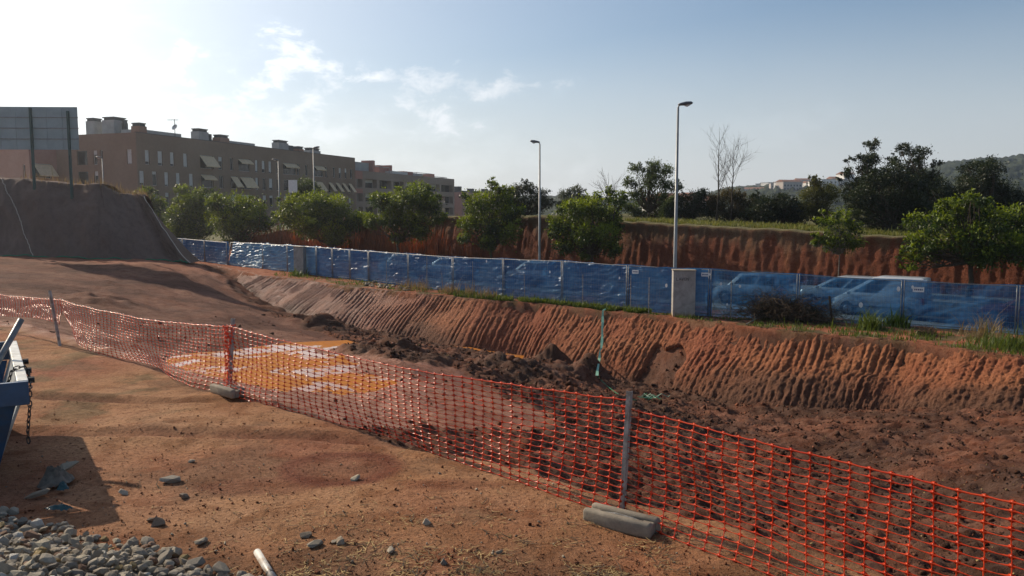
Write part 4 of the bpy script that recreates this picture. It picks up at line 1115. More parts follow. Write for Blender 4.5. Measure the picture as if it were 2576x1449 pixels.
    if bars:
        for sgn in (-1, 1):
            m = MB(); m.tube([(xt1 + 0.1, sgn * wt * 0.92, zt - 0.03), (xt1 + 0.2, sgn * wt * 0.92, zt + 0.03), (xt0 - 0.3, sgn * wt * 0.92, zt + 0.03), (xt0 - 0.15, sgn * wt * 0.92, zt - 0.03)], 0.018, 6)
            m.build('roof_rail', M['black_plastic'], root)
    tag(root, label, 'van' if van else 'car', 'vehicles parked along the street'); return root
M['paint_silver'] = mat_carpaint('silver_paint', (0.30, 0.31, 0.31)); M['paint_white'] = mat_carpaint('white_paint', (0.50, 0.51, 0.50))
M['paint_pale'] = mat_carpaint('pale_grey_paint', (0.36, 0.38, 0.38)); M['paint_red'] = mat_carpaint('dark_red_paint', (0.13, 0.02, 0.025)); M['paint_blue'] = mat_carpaint('dark_blue_paint', (0.03, 0.045, 0.09))
vehicle('parked_car', 'boxy silver off-roader behind the fence right of the near cabinet', 41.2, 1893, M['paint_silver'], L=3.85, W=1.70, H=1.70, hood_z=1.02, hood_len=0.98, roof0=0.45, roof1=-1.60, rear=-1.72, belt=1.02, rows=2, bars=True)
vehicle('parked_car', 'pale estate car behind the fence, between the off-roader and the van', 43.0, 2128, M['paint_pale'], L=4.5, W=1.78, H=1.66, hood_z=0.98, hood_len=1.0, cowl=0.22, roof0=0.35, roof1=-1.95, rear=-2.15, belt=1.0, rows=3)
vehicle('parked_van', 'pale small panel van behind the fence at the pair of posts', 40.6, 2218, M['paint_white'], L=4.1, W=1.72, H=1.95, hood_z=1.04, hood_len=0.80, cowl=0.30, roof0=0.20, roof1=-1.98, rear=-2.02, belt=1.06, rows=1, van=True)
vehicle('parked_car', 'white car seen dimly through the blue sheet above the red rag', 41.0, 1130, M['paint_white'], L=4.2, W=1.72, H=1.50, hood_z=0.92, hood_len=1.05, cowl=0.2, roof0=0.3, roof1=-1.35, rear=-1.95, belt=0.92, rows=2)
vehicle('parked_car', 'pale car roof just showing over the fence behind the middle weeds', 41.0, 1015, M['paint_silver'], L=4.2, W=1.72, H=1.55, hood_z=0.92, hood_len=1.05, cowl=0.2, roof0=0.3, roof1=-1.5, rear=-1.95, belt=0.92, rows=2)
vehicle('parked_car', 'white car hidden behind the deep blue sheet left of the hose', 41.0, 1345, M['paint_white'], L=4.0, W=1.70, H=1.62, hood_z=0.95, hood_len=0.95, cowl=0.2, roof0=0.3, roof1=-1.6, rear=-1.85, belt=0.95, rows=2)
vehicle('parked_car', 'dark red car at the right edge behind the blue sheet', 41.5, 2600, M['paint_red'], L=4.1, W=1.70, H=1.45, hood_z=0.88, hood_len=1.1, cowl=0.2, roof0=0.3, roof1=-1.3, rear=-1.9, belt=0.9, rows=2)

# ------------------------------------------------------------------ street lamps
def street_lamp(u, v_top, dist, right, label, gzv=None):
    t = dist; x = (u - CU) / F; top = ray(u, v_top) * t; X, Y = top.x, top.y; zt = CAM_Z + top.z
    g = (ground_z(X, Y) if gzv is None else gzv) + 0.1
    root = empty('street_lamp', (X, Y, g)); h = zt - g; sx = 1 if right else -1
    m = MB(); m.tube([(0, 0, 0), (0, 0, 0.05), (0, 0, 1.2), (0, 0, h - 0.15)], [0.16, 0.115, 0.10, 0.055], 12); m.build('pole', M['lamp_pole'], root, smooth=True)
    m = MB(); m.box((0, 0, 0.02), (0.36, 0.36, 0.04)); m.build('base_plate', M['dark_metal'], root)
    m = MB(); m.tube([(0, 0, h - 0.25), (sx * 0.03, 0, h - 0.08), (sx * 0.14, 0, h - 0.02)], 0.04, 8); m.build('bracket', M['lamp_pole'], root, smooth=True)
    m = MB(); m.tube([(sx * 0.00, 0, h - 0.03), (sx * 0.12, 0, h - 0.01), (sx * 0.42, 0, h + 0.05), (sx * 0.66, 0, h + 0.09), (sx * 0.74, 0, h + 0.09)], [0.05, 0.10, 0.145, 0.11, 0.03], 12)
    hd = m.build('lamp_head', M['lamp_head'], root, smooth=True)
    for v in hd.data.vertices: v.co.z = h + (v.co.z - h) * 0.72
    m = MB(); m.tube([(sx * 0.32, 0, h - 0.05), (sx * 0.46, 0, h - 0.035), (sx * 0.60, 0, h - 0.01)], [0.05, 0.10, 0.05], 10)
    ln = m.build('lens', M['lamp_glass'], hd, smooth=True)
    tag(root, label, 'street lamp', 'street lamps'); return root
street_lamp(1706, 262, 40.5, True, 'tallest street lamp, right of centre beside the red cutting')
street_lamp(1358, 357, 60.5, False, 'slim street lamp in the middle with its head pointing left')
street_lamp(788, 371, 90.0, True, 'street lamp in front of the brick apartment block near the white board')
street_lamp(700, 402, 102.0, False, 'far street lamp against the middle of the brick apartment block')
street_lamp(257, 396, 95.0, False, 'far street lamp rising behind the covered mound')
# ------------------------------------------------------------------ trees
LM = {'street': mat_leaf('street_tree_leaves', (0.026, 0.052, 0.012), (0.19, 0.25, 0.030), 0.34, 0.5),
      'oak': mat_leaf('evergreen_oak_leaves', (0.020, 0.031, 0.012), (0.040, 0.056, 0.018), 0.18, 0.5),
      'olive': mat_leaf('grey_green_leaves', (0.060, 0.075, 0.045), (0.10, 0.115, 0.07), 0.25, 0.4),
      'loose': mat_leaf('loose_green_leaves', (0.045, 0.070, 0.022), (0.085, 0.115, 0.035), 0.35, 0.4),
      'brown': mat_leaf('brownish_leaves', (0.060, 0.055, 0.022), (0.105, 0.085, 0.030), 0.30, 0.4),
      'yellow': mat_leaf('yellow_green_leaves', (0.075, 0.085, 0.025), (0.13, 0.135, 0.04), 0.35, 0.4)}
def leaf_mesh(name, centers, radii, n_each, leaf, seed, droop=0.3, edge=0.42, tip=0.25):
    rs = np.random.RandomState(seed)
    P, D, Mx = [], [], []
    for c, r, n in zip(centers, radii, n_each):
        d = rs.normal(size=(n, 3)); d /= np.linalg.norm(d, axis=1)[:, None]
        rad = r * (rs.rand(n) ** edge) * (1 + 0.25 * np.abs(rs.normal(size=n)) * (rs.rand(n) < 0.25))
        # sprays: pull leaves into a few twig directions so that the clump has gaps
        k = max(4, int(n / 26)); sd = rs.normal(size=(k, 3)); sd /= np.linalg.norm(sd, axis=1)[:, None]
        w = sd[rs.randint(0, k, n)]; d = d * 0.45 + w * 0.8; d /= np.linalg.norm(d, axis=1)[:, None]
        P.append(np.asarray(c) + d * rad[:, None] * np.array((1, 1, 0.85))); D.append(d)
        young = np.clip((rad / r) * np.clip(d[:, 2] + 0.25, 0, 1), 0, 1)  # fresh tips biased upward, so sunlit clump tops are put into leaf colour
        Mx.append(np.clip(rs.rand(n) * 0.30 + (rs.rand(n) < tip * 3.0 * young) * 0.65 + rs.uniform(-.22, .22), 0, 1))
    P, D, Mx = np.concatenate(P), np.concatenate(D), np.concatenate(Mx); n = len(P)
    ax = D + rs.normal(size=(n, 3)) * 0.6; ax[:, 2] -= droop * rs.rand(n); ax /= np.linalg.norm(ax, axis=1)[:, None]
    up = rs.normal(size=(n, 3)) * 0.7 + np.array((0, 0, 1.0)); sd = np.cross(ax, up); sd /= np.linalg.norm(sd, axis=1)[:, None] + 1e-9
    ln = leaf[0] * rs.uniform(0.6, 1.3, n)[:, None]; wd = leaf[1] * rs.uniform(0.6, 1.3, n)[:, None]
    bend = np.cross(sd, ax) * ln * 0.12
    v = np.stack([P - ax * ln * 0.5, P + sd * wd * 0.5 + bend, P + ax * ln * 0.5, P - sd * wd * 0.5 + bend], 1).reshape(-1, 3)
    me = np_mesh(name, v, np.arange(n * 4).reshape(n, 4))
    color_attr(me, 'leafmix', np.repeat(np.stack([Mx] * 3, 1), 4, axis=0))
    return me
def branchy(m, a, b, r0, r1, rs, wob=0.06, k=7, seg=5):
    a, b = Vector(a), Vector(b); L = (b - a).length; pts, rr = [], []
    for i in range(seg + 1):
        f = i / seg; p = a.lerp(b, f)
        if 0 < i < seg: p = p + Vector(rs.normal(size=3)) * wob * L * 0.5
        pts.append(p); rr.append(r0 + (r1 - r0) * f)
    m.tube(pts, rr, k)
LEAF_K = 13.0
def tree(label, blobs, t, kind, trunk, density=1.0, leaf=(0.30, 0.12), seed=1, group=None, bark='bark', depth=0.75, name=None, tip=0.36, trunk_r=0.13, gnd=None, edge=0.42):
    """blobs: (u, v, radius in px) at ray length t; trunk: (u, v of fork)"""
    rs = np.random.RandomState(seed)
    C, R = [], []
    us = [b[0] for b in blobs]; half = (max(us) - min(us)) / 2 / F * t + 0.3
    cu = sum(us) / len(us)
    for (u, v, r) in blobs:
        base = Vector((0, 0, CAM_Z)) + ray(u, v) * t; rm = r * 0.95 / F * t
        room = math.sqrt(max(0.15, 1 - min(1, (abs(u - cu) / F * t / half)) ** 2)) * half * depth
        for q in range(2):
            dy = rs.uniform(-1, 1) * room if q else rs.uniform(-0.35, 0.35) * room
            C.append(base + Vector((rs.uniform(-.1, .1) * rm, dy, rs.uniform(-.1, .1) * rm))); R.append(rm * (1.0 if q == 0 else 0.85))
    for _ in range(len(blobs) * 3):                       # ragged sprigs reaching out of the crown
        i = rs.randint(len(blobs) * 2); dd = rs.normal(size=3); dd[2] = abs(dd[2]) * 0.8 - 0.15; dd /= np.linalg.norm(dd)
        C.append(C[i] + Vector(dd) * R[i] * rs.uniform(0.85, 1.3)); R.append(R[i] * rs.uniform(0.24, 0.46))
    ft = Vector((0, 0, CAM_Z)) + ray(*trunk) * t
    g = ground_z(ft.x, ft.y) if gnd is None else gnd
    root = empty(name or {'street': 'street_tree', 'oak': 'evergreen_tree', 'olive': 'olive_tree'}.get(kind, 'leafy_tree'), (ft.x, ft.y, g)); O = Vector((ft.x, ft.y, g))
    m = MB(); branchy(m, (0, 0, -0.1), ft - O, trunk_r, trunk_r * 0.7, rs, 0.05, 8)
    m.build('trunk', M[bark], root, smooth=True)
    m = MB()
    for c, r in zip(C, R):
        branchy(m, ft - O, c - O, trunk_r * 0.42, 0.012, rs, 0.10, 5)
        for _ in range(2):
            q = c + Vector(rs.normal(size=3)) * r * 0.5; branchy(m, c - O, q - O, 0.014, 0.005, rs, 0.1, 4, 3)
    m.build('limbs', M[bark], root, smooth=True)
    leaf = (leaf[0] * 0.78, leaf[1] * 0.78); A = leaf[0] * leaf[1]
    n = [max(30, int(density * LEAF_K * (r * r) / A)) for r in R]
    me = leaf_mesh('crown', [np.array(c - O) for c in C], R, n, leaf, seed, tip=tip, edge=edge)
    link('crown', me, LM[kind], root)
    tag(root, label, 'tree', group); return root
G_ST, G_BG = 'young street trees along the road', 'trees on the land above the red cutting'
def tst(u, n=50.0): x = (u - CU) / F; return n / (CN[0] * x + CN[1] * CP)
S = lambda *a, **k: tree(*a, group=G_ST, **k)
S('bushy street tree poking out right behind the covered mound', [(365, 492, 26), (390, 515, 32), (408, 555, 30), (375, 540, 30), (400, 585, 25)], tst(390), 'street', (395, 600), seed=11, leaf=(0.42, 0.17))
S('street tree with an upright shoot, left of the pair before the brick block', [(460, 540, 45), (500, 512, 42), (440, 585, 42), (520, 560, 48), (456, 478, 20), (455, 505, 26), (485, 590, 40)], tst(480), 'street', (490, 615), seed=12, leaf=(0.42, 0.17))
S('broad street tree, right of the pair before the brick block', [(585, 520, 46), (625, 528, 44), (560, 560, 44), (640, 555, 40), (600, 582, 42), (664, 568, 28), (545, 515, 26)], tst(600), 'street', (605, 615), seed=13, leaf=(0.40, 0.16))
S('wide street tree below the white board', [(755, 525, 42), (800, 508, 40), (850, 520, 42), (728, 550, 36), (884, 560, 38), (780, 575, 44), (850, 588, 42), (912, 552, 28), (815, 545, 40), (705, 545, 20)], tst(820), 'street', (842, 622), seed=14, leaf=(0.36, 0.15))
S('street tree with a visible forked trunk before the balcony building', [(958, 502, 32), (1003, 510, 44), (1050, 488, 42), (1082, 520, 38), (935, 556, 26), (990, 555, 42), (1042, 560, 46), (1104, 545, 24), (1062, 588, 28), (1000, 596, 22)], tst(1020), 'street', (1000, 610), seed=15, leaf=(0.34, 0.14))
S('street tree left of the slim lamp in the middle', [(1208, 512, 44), (1258, 500, 40), (1182, 560, 34), (1232, 560, 50), (1290, 540, 34), (1168, 597, 22), (1280, 588, 38), (1228, 608, 28), (1240, 465, 16), (1258, 478, 18)], tst(1230), 'street', (1236, 625), seed=16, leaf=(0.32, 0.13))
S('dense street tree right of the slim lamp with leaves down to the fence', [(1440, 530, 42), (1490, 520, 42), (1530, 542, 38), (1412, 570, 38), (1462, 580, 48), (1520, 590, 44), (1420, 618, 32), (1482, 628, 38), (1552, 500, 28), (1548, 560, 26), (1535, 625, 28), (1395, 590, 18), (1535, 478, 16)], tst(1465), 'street', (1490, 640), seed=17, leaf=(0.31, 0.13))
S('slender young street tree with a pale stem before the cutting', [(2112, 540, 20), (2088, 560, 32), (2132, 578, 28), (2072, 598, 26), (2122, 610, 36), (2152, 608, 26), (2100, 622, 26), (2050, 612, 14)], tst(2110), 'street', (2112, 640), density=0.75, seed=18, bark='pale_bark', trunk_r=0.045, leaf=(0.28, 0.11))
S('large spreading street tree at the right edge', [(2420, 500, 28), (2400, 532, 42), (2450, 530, 48), (2350, 562, 42), (2482, 560, 58), (2422, 600, 58), (2330, 612, 42), (2500, 622, 55), (2560, 550, 50), (2300, 650, 26), (2312, 682, 18), (2605, 600, 60), (2450, 640, 46), (2380, 640, 36), (2560, 640, 40)], tst(2440), 'street', (2442, 660), seed=19, trunk_r=0.16, leaf=(0.28, 0.115))
B = lambda *a, **k: tree(*a, group=G_BG, **k)
B('leafy tree behind the white board before the brick block', [(765, 470, 30), (790, 480, 24), (745, 490, 24), (775, 500, 28)], 100, 'loose', (770, 530), seed=30, leaf=(0.34, 0.15), gnd=0.5)
B('dark evergreen bush left of the slim lamp', [(1298, 480, 24), (1330, 474, 24), (1360, 490, 24), (1310, 510, 28), (1350, 520, 28), (1378, 514, 18), (1285, 500, 22), (1270, 520, 20)], 78, 'oak', (1325, 548), seed=31, leaf=(0.26, 0.11))
B('grey green spiky bush right of the slim lamp', [(1420, 490, 17), (1450, 482, 20), (1466, 500, 18), (1430, 512, 20), (1460, 520, 20), (1410, 515, 14)], 76, 'olive', (1440, 545), seed=32, leaf=(0.34, 0.07))
B('open leafy tree left of the tallest lamp', [(1598, 428, 22), (1640, 420, 24), (1682, 428, 24), (1582, 460, 22), (1625, 460, 30), (1670, 460, 28), (1704, 470, 20), (1620, 500, 28), (1660, 498, 24), (1588, 492, 18), (1645, 440, 22)], 71, 'loose', (1632, 535), density=0.75, seed=33, leaf=(0.24, 0.11), edge=0.55)
B('low dark bushes right of the tallest lamp', [(1718, 505, 22), (1742, 528, 28), (1764, 512, 22), (1700, 540, 22), (1775, 540, 22), (1690, 530, 24), (1790, 528, 26), (1725, 545, 26), (1745, 495, 24), (1770, 490, 20)], 70, 'oak', (1740, 550), seed=34, leaf=(0.24, 0.10))
B('mid green bushes left of and below the tallest lamp', [(1655, 525, 24), (1680, 515, 24), (1700, 505, 20), (1665, 545, 22), (1590, 530, 22), (1610, 545, 20), (1570, 520, 20)], 74, 'loose', (1670, 552), seed=44, leaf=(0.26, 0.11))
B('dark bushes filling the gap right of the brownish tree', [(1880, 520, 26), (1900, 505, 24), (1885, 545, 24), (1870, 545, 22), (1915, 525, 26)], 71, 'oak', (1890, 560), seed=45, leaf=(0.25, 0.10))
B('brownish leafy tree below the bare tree', [(1800, 505, 26), (1840, 492, 28), (1872, 505, 26), (1822, 530, 32), (1862, 532, 28), (1888, 515, 18)], 69, 'brown', (1840, 556), seed=35, leaf=(0.24, 0.10))
B('dark rounded bushes between the brownish tree and the yellowish tree', [(1920, 516, 30), (1960, 508, 28), (1992, 516, 28), (1930, 545, 28), (1980, 545, 28), (2018, 530, 28), (1900, 535, 26), (1955, 530, 34), (2005, 552, 24), (1940, 525, 30), (1925, 550, 26)], 66, 'oak', (1955, 562), seed=36, leaf=(0.24, 0.10))
B('yellowish green tree left of the big oaks', [(2060, 472, 26), (2038, 492, 30), (2082, 490, 32), (2028, 530, 32), (2070, 530, 36), (2092, 552, 26), (2050, 455, 14)], 65, 'yellow', (2060, 565), seed=37, density=0.85, leaf=(0.23, 0.10))
B('tall dark oak with ragged crown, left of the two oaks', [(2192, 368, 20), (2164, 402, 20), (2195, 400, 22), (2144, 402, 12), (2134, 437, 18), (2180, 430, 24), (2165, 470, 34), (2150, 510, 36), (2200, 480, 40), (2112, 450, 8)], 62, 'oak', (2190, 540), seed=38, leaf=(0.22, 0.10), trunk_r=0.2)
B('tall dark oak with ragged crown, right of the two oaks', [(2266, 374, 18), (2292, 380, 16), (2332, 386, 22), (2312, 412, 24), (2346, 412, 14), (2252, 402, 16), (2300, 440, 34), (2345, 445, 28), (2350, 490, 40), (2370, 520, 36), (2330, 470, 36), (2385, 550, 30)], 63, 'oak', (2310, 540), seed=39, leaf=(0.22, 0.10), trunk_r=0.2)
B('huge dome shaped dark bush in front of the two oaks', [(2200, 455, 36), (2250, 438, 40), (2300, 460, 40), (2172, 500, 40), (2230, 505, 55), (2290, 510, 55), (2155, 548, 30), (2220, 555, 42), (2290, 558, 40), (2335, 540, 34)], 57, 'oak', (2240, 575), seed=40, leaf=(0.20, 0.10), density=1.1)
B('broad dark oak at the right below the wooded hill', [(2442, 430, 30), (2482, 432, 36), (2420, 470, 38), (2470, 480, 52), (2522, 482, 42), (2392, 492, 28), (2440, 520, 42), (2510, 530, 42), (2552, 500, 28), (2390, 540, 32), (2585, 520, 34)], 66, 'oak', (2470, 570), seed=41, leaf=(0.22, 0.10), trunk_r=0.2)

def bare_tree(label, base, top, t, seed, spread=0.36, n=9, group=G_BG):
    rs = np.random.RandomState(seed); a = Vector((0, 0, CAM_Z)) + ray(*base) * t; b = Vector((0, 0, CAM_Z)) + ray(*top) * t
    g = ground_z(a.x, a.y); root = empty('bare_tree', (a.x, a.y, g)); H = b.z - g
    m = MB(); pts = [Vector((0, 0, -0.1))]; 
    for i in range(1, 8): pts.append(Vector(((b.x - a.x) * i / 7 + rs.normal() * 0.05, rs.normal() * 0.05, H * i / 7)))
    m.tube(pts, [0.085, 0.075, 0.062, 0.05, 0.038, 0.027, 0.016, 0.006], 6); m.build('trunk', M['bark'], root, smooth=True)
    m = MB()
    def br(p, d, L, r, lev):
        q = p; seg = []; k = 5
        for i in range(k + 1):
            seg.append(q); d = (d + Vector(rs.normal(size=3)) * 0.07 + Vector((0, 0, 0.06))).normalized(); q = q + d * L / k
        m.tube(seg, [r * (1 - 0.8 * i / k) for i in range(k + 1)], 4, False)
        if lev > 0:
            for j in range(4 if lev > 1 else 3):
                i = rs.randint(1, k); nd = (d + Vector(rs.normal(size=3)) * 0.45).normalized(); br(seg[i], nd, L * rs.uniform(0.4, 0.6), r * 0.5, lev - 1)
    for j in range(n):
        f = rs.uniform(0.22, 0.85); i = int(f * 7); p = pts[i].lerp(pts[i + 1], f * 7 - i); an = rs.uniform(0, 2 * math.pi)
        d = Vector((math.cos(an) * 0.55, math.sin(an) * 0.55, 0.85)).normalized(); br(p, d, H * spread * (1.15 - f * 0.75), 0.030 * (1.2 - f), 2)
    m.build('branches', M['bark'], root); tag(root, label, 'tree', group)
bare_tree('tall bare tree, taller of the two leafless ones right of the lamp', (1803, 560), (1806, 322), 67, 51, n=14)
bare_tree('bare tree with a wide leafless fan right of the tallest bare one', (1838, 556), (1842, 352), 68, 52, 0.5, n=14)
bare_tree('low bare bush with fine grey branches left of the open leafy tree', (1535, 545), (1530, 440), 74, 53, 0.7, n=10)
# ------------------------------------------------------------------ buildings
def facade_mesh(W, H, holes, depth=0.22):
    """wall in the xz plane (x 0..W, z 0..H, outside towards -y) with rectangular holes and their reveals"""
    xs = sorted({0.0, W, *[h[0] for h in holes], *[h[1] for h in holes]}); zs = sorted({0.0, H, *[h[2] for h in holes], *[h[3] for h in holes]})
    m = MB()
    for x0, x1 in zip(xs[:-1], xs[1:]):
        for z0, z1 in zip(zs[:-1], zs[1:]):
            cx, cz = (x0 + x1) / 2, (z0 + z1) / 2
            if any(h[0] < cx < h[1] and h[2] < cz < h[3] for h in holes): continue
            m.quad((x0, 0, z0), (x1, 0, z0), (x1, 0, z1), (x0, 0, z1))
    for a, b, c, d in holes:
        m.quad((a, 0, c), (a, depth, c), (b, depth, c), (b, 0, c)); m.quad((a, 0, d), (b, 0, d), (b, depth, d), (a, depth, d))
        m.quad((a, 0, c), (a, 0, d), (a, depth, d), (a, depth, c)); m.quad((b, 0, c), (b, depth, c), (b, depth, d), (b, 0, d))
    return m
def tone(o, c):
    color_attr(o.data, 'tone', np.tile(np.array(c), (len(o.data.vertices), 1))); return o
def window(root, Mw, a, b, c, d, style, rs, depth=0.22):
    """Mw maps facade coordinates to the building's; style: blind amount 0..1, 'awning', 'open'"""
    def put(m, nm, mat, par): 
        m.v = [tuple(Mw @ Vector(v)) for v in m.v]; return m.build(nm, mat, par)
    m = MB(); m.box(((a + b) / 2, depth + 0.03, (c + d) / 2), (b - a, 0.05, d - c)); w = put(m, 'window', M['glass'], root)
    m = MB(); f = 0.06
    for (x0, x1, z0, z1) in ((a, a + f, c, d), (b - f, b, c, d), (a + f, b - f, d - f, d), (a + f, b - f, c, c + f)):
        m.box(((x0 + x1) / 2, depth - 0.03, (z0 + z1) / 2), (x1 - x0, 0.05, z1 - z0))
    put(m, 'frame', M['dark_metal'] if style == 'open' else M['blind'], w)
    if isinstance(style, float) and style > 0:
        h = (d - c) * style; m = MB(); m.box(((a + b) / 2, depth - 0.08, d - h / 2), (b - a - 0.04, 0.03, h)); put(m, 'roller_blind', M['blind'], w)
    if style in ('awning', 'awning_small'):
        L = 1.35 if style == 'awning' else 0.8; dr = 1.75 if style == 'awning' else 0.75
        m = MB(); m.quad((a - .1, -0.03, d - 0.1), (b + .1, -0.03, d - 0.1), (b + .1, -L, d - dr), (a - .1, -L, d - dr)); m.quad((a - .1, -L, d - dr), (b + .1, -L, d - dr), (b + .1, -L, d - dr - .16), (a - .1, -L, d - dr - .16))
        m.quad((a - .1, -0.02, d - 0.12), (a - .1, -L + .01, d - dr - .01), (b + .1, -L + .01, d - dr - .01), (b + .1, -0.02, d - 0.12))
        put(m, 'awning', M['awning'], w)
def slab(root, nm, c, d, mat, t=None, R=None):
    m = MB(); m.box(c, d, R); o = m.build(nm, mat, root)
    if t is not None: tone(o, t)
    return o

def brick_block():
    rs = np.random.RandomState(4)
    C0 = Vector((0, 0, CAM_Z)) + ray(341, 332) * 117.0; zr = 14.1; g = 0.0
    fd = Vector((0.335, 0.942, 0)).normalized(); bd = Vector((-fd.y, fd.x, 0))        # along the long face, and away to the left
    C0 = Vector((C0.x, C0.y, g)); H = zr - g
    root = empty('apartment_block', C0); R = Matrix((fd, bd, Vector((0, 0, 1)))).transposed()
    tone_a, tone_b = (0.22, 0.152, 0.108), (0.245, 0.14, 0.10)
    def s_of(u, z=8.0):
        lo, hi = -5.0, 120.0
        for _ in range(50):
            mid = (lo + hi) / 2; p = C0 + fd * mid; p.z = z
            if project(p)[0] < u: lo = mid
            else: hi = mid
        return mid
    L = s_of(893)
    row = [(11.7, 2.1), (8.6, 2.1), (5.5, 2.1), (2.4, 2.1)]
    r1 = [(367, 378, .8), (399, 411, .85), (430, 440, .85), (463, 473, .95), (505, 538, 'awning'), (551, 561, .35), (580, 588, 0.), (601, 630, 'awning_small'), (643, 650, .9), (660, 668, .7), (677, 684, .9), (696, 703, 0.), (713, 746, 'awning_small'), (748, 754, 0.), (769, 775, 0.), (790, 814, 'awning_small'), (819, 824, 0.), (838, 844, 0.), (853, 859, .5), (868, 873, .4), (881, 887, 0.)]
    r2 = [(351, 363, .85), (383, 395, .2), (414, 424, .9), (443, 453, .9), (476, 486, .9), (506, 537, 'awning_small'), (551, 562, 0.), (581, 596, 'awning'), (605, 634, 'awning'), (643, 650, .6), (660, 669, 0.), (677, 686, .8), (696, 703, 0.), (714, 728, 0.), (791, 810, 'awning'), (827, 834, 'awning'), (845, 852, 'awning'), (861, 867, 'awning'), (877, 883, 'awning')]
    r3 = [(a, b, 0.5 if isinstance(c, str) else (c + 0.4) % 1.0) for a, b, c in r2]
    holes, spec = [], []
    for rw, (zt, h) in zip((r1, r2, r3), row):
        for a, b, st in rw:
            x0, x1 = s_of(a), s_of(b); holes.append((x0, x1, zt - h, zt)); spec.append(st)
    m = facade_mesh(L, H, holes); Mw = R.to_4x4()
    m.v = [tuple(Mw @ Vector(v)) for v in m.v]; w = tone(m.build('long_wall', M['brick'], root), tone_a)
    # warmer brick on the right third is a separate stretch of wall set 6 cm proud, above and between the windows
    for h, st in zip(holes, spec): window(root, Mw, *h, st, rs)
    # left end wall
    W2 = 26.0; fl = -bd if False else bd
    R2 = Matrix((-bd, fd, Vector((0, 0, 1)))).transposed().to_4x4()
    M2 = Matrix.Translation(bd * W2) @ R2
    def s2_of(u, z=8.0):
        lo, hi = 0.0, W2
        for _ in range(50):
            mid = (lo + hi) / 2; p = C0 + bd * mid; p.z = z
            if project(p)[0] > u: lo = mid
            else: hi = mid
        return W2 - mid
    holes2, spec2 = [], []
    for (zt, h), k in zip(row[:3], range(3)):
        for a, b, st in ((196, 222, 'open'), (237, 247, 0.3), (255, 261, 0.0), (321, 333, 0.95 if k == 0 else 0.)):
            if k > 0 and a == 321: continue
            holes2.append((s2_of(a), s2_of(b), zt - h, zt)); spec2.append(st)
    m = facade_mesh(W2, H, holes2); m.v = [tuple(M2 @ Vector(v)) for v in m.v]; tone(m.build('end_wall', M['brick'], root), tone_a)
    for h, st in zip(holes2, spec2): window(root, M2, *h, st, rs)
    slab(root, 'far_end_wall', fd * L + bd * 6.5 + Vector((0, 0, H / 2)), (0.4, 13, H), M['brick'], tone_b, R)
    slab(root, 'rear_wall', fd * (L / 2) + bd * 26.2 + Vector((0, 0, H / 2 - .2)), (L, 0.4, H - .4), M['brick'], tone_a, R)
    slab(root, 'roof', fd * (L / 2) + bd * 13.2 + Vector((0, 0, H - 0.6)), (L - 0.5, 25.6, 0.3), M['render_grey'], None, R)
    slab(root, 'parapet_cap', fd * (L / 2) - bd * 0.0 + bd * 0.1 + Vector((0, 0, H + 0.04)), (L, 0.34, 0.08), M['dark_metal'], None, R)
    # roof boxes: u0, u1, v_top, depth back, cap
    for (u0, u1, v, back, cap, mt) in ((221, 253, 306, 14, True, 'render_grey'), (264, 312, 304, 12, True, 'render_grey'), (308, 320, 310, 10, True, 'dark_metal'), (380, 400, 318, 3.0, True, 'brick'), (402, 512, 332, 6.0, False, 'render_grey'),
            (533, 560, 332, 3.5, True, 'render_grey'), (560, 579, 337, 4.5, False, 'dark_metal'), (580, 605, 347, 3.0, True, 'brick'), (606, 702, 357, 7.0, False, 'render_grey'), (731, 757, 360, 3.5, True, 'render_grey'), (757, 774, 366, 4.0, False, 'dark_metal'), (775, 789, 375, 3.0, True, 'brick'), (808, 836, 379, 3.5, True, 'render_grey')):
        x0, x1 = (s_of(u0, 14), s_of(u1, 14)) if u0 > 330 else (None, None)
        if x0 is None:
            p = C0 + bd * back + fd * 6; dist = p.y; a = gy(u0, v, dist); b = gy(u1, v, dist); cx = (a + b) / 2; wd = (b - a).length
            c = Vector((cx.x, cx.y, 0)) - C0; c.z = 0; zt = a.z - g; dims = (wd * 0.9, wd * 0.8, 1)
        else:
            x0 += 0.0; mid = (x0 + x1) / 2; c = fd * mid + bd * back; p = C0 + c; zt = gy((u0 + u1) / 2, v, p.y).z - g; dims = ((x1 - x0) * 0.92, min(4.0, max(1.6, (x1 - x0) * 0.4)), 1)
        z0 = H - 0.8; hh = zt - z0
        o = slab(root, 'roof_house' if dims[0] > 9 else 'chimney', c + Vector((0, 0, z0 + hh / 2)), (dims[0], dims[1], hh), M[mt], tone_b if mt == 'brick' else None, R)
        if cap:
            m = MB(); m.box(c + Vector((0, 0, zt + 0.10)), (dims[0] * 0.82, dims[1] * 0.82, 0.5), R); m.box(c + Vector((0, 0, zt + 0.42)), (dims[0] * 0.95, dims[1] * 0.95, 0.16), R)
            m.build('chimney_cap', M['dark_metal'], o)
    p = fd * s_of(460, 14) + bd * 1.5; top = gy(460, 300, (C0 + p).y).z - g
    m = MB(); m.tube([p + Vector((0, 0, H - .5)), p + Vector((0, 0, top))], 0.05, 5); m.tube([p + Vector((-1.1, 0, top - .1)), p + Vector((.6, 0, top - .1))], 0.03, 4)
    for q in (-1, -.6, -.2, .2): m.tube([p + Vector((q, -.4, top - .1)), p + Vector((q, .4, top - .1))], 0.02, 4)
    an = m.build('antenna', M['dark_metal'], root)
    c = p + Vector((0.1, -.1, gy(462, 321, (C0 + p).y).z - g)); nrm = Vector((-0.35, -0.8, 0.45)).normalized(); e1 = nrm.orthogonal().normalized(); e2 = nrm.cross(e1)
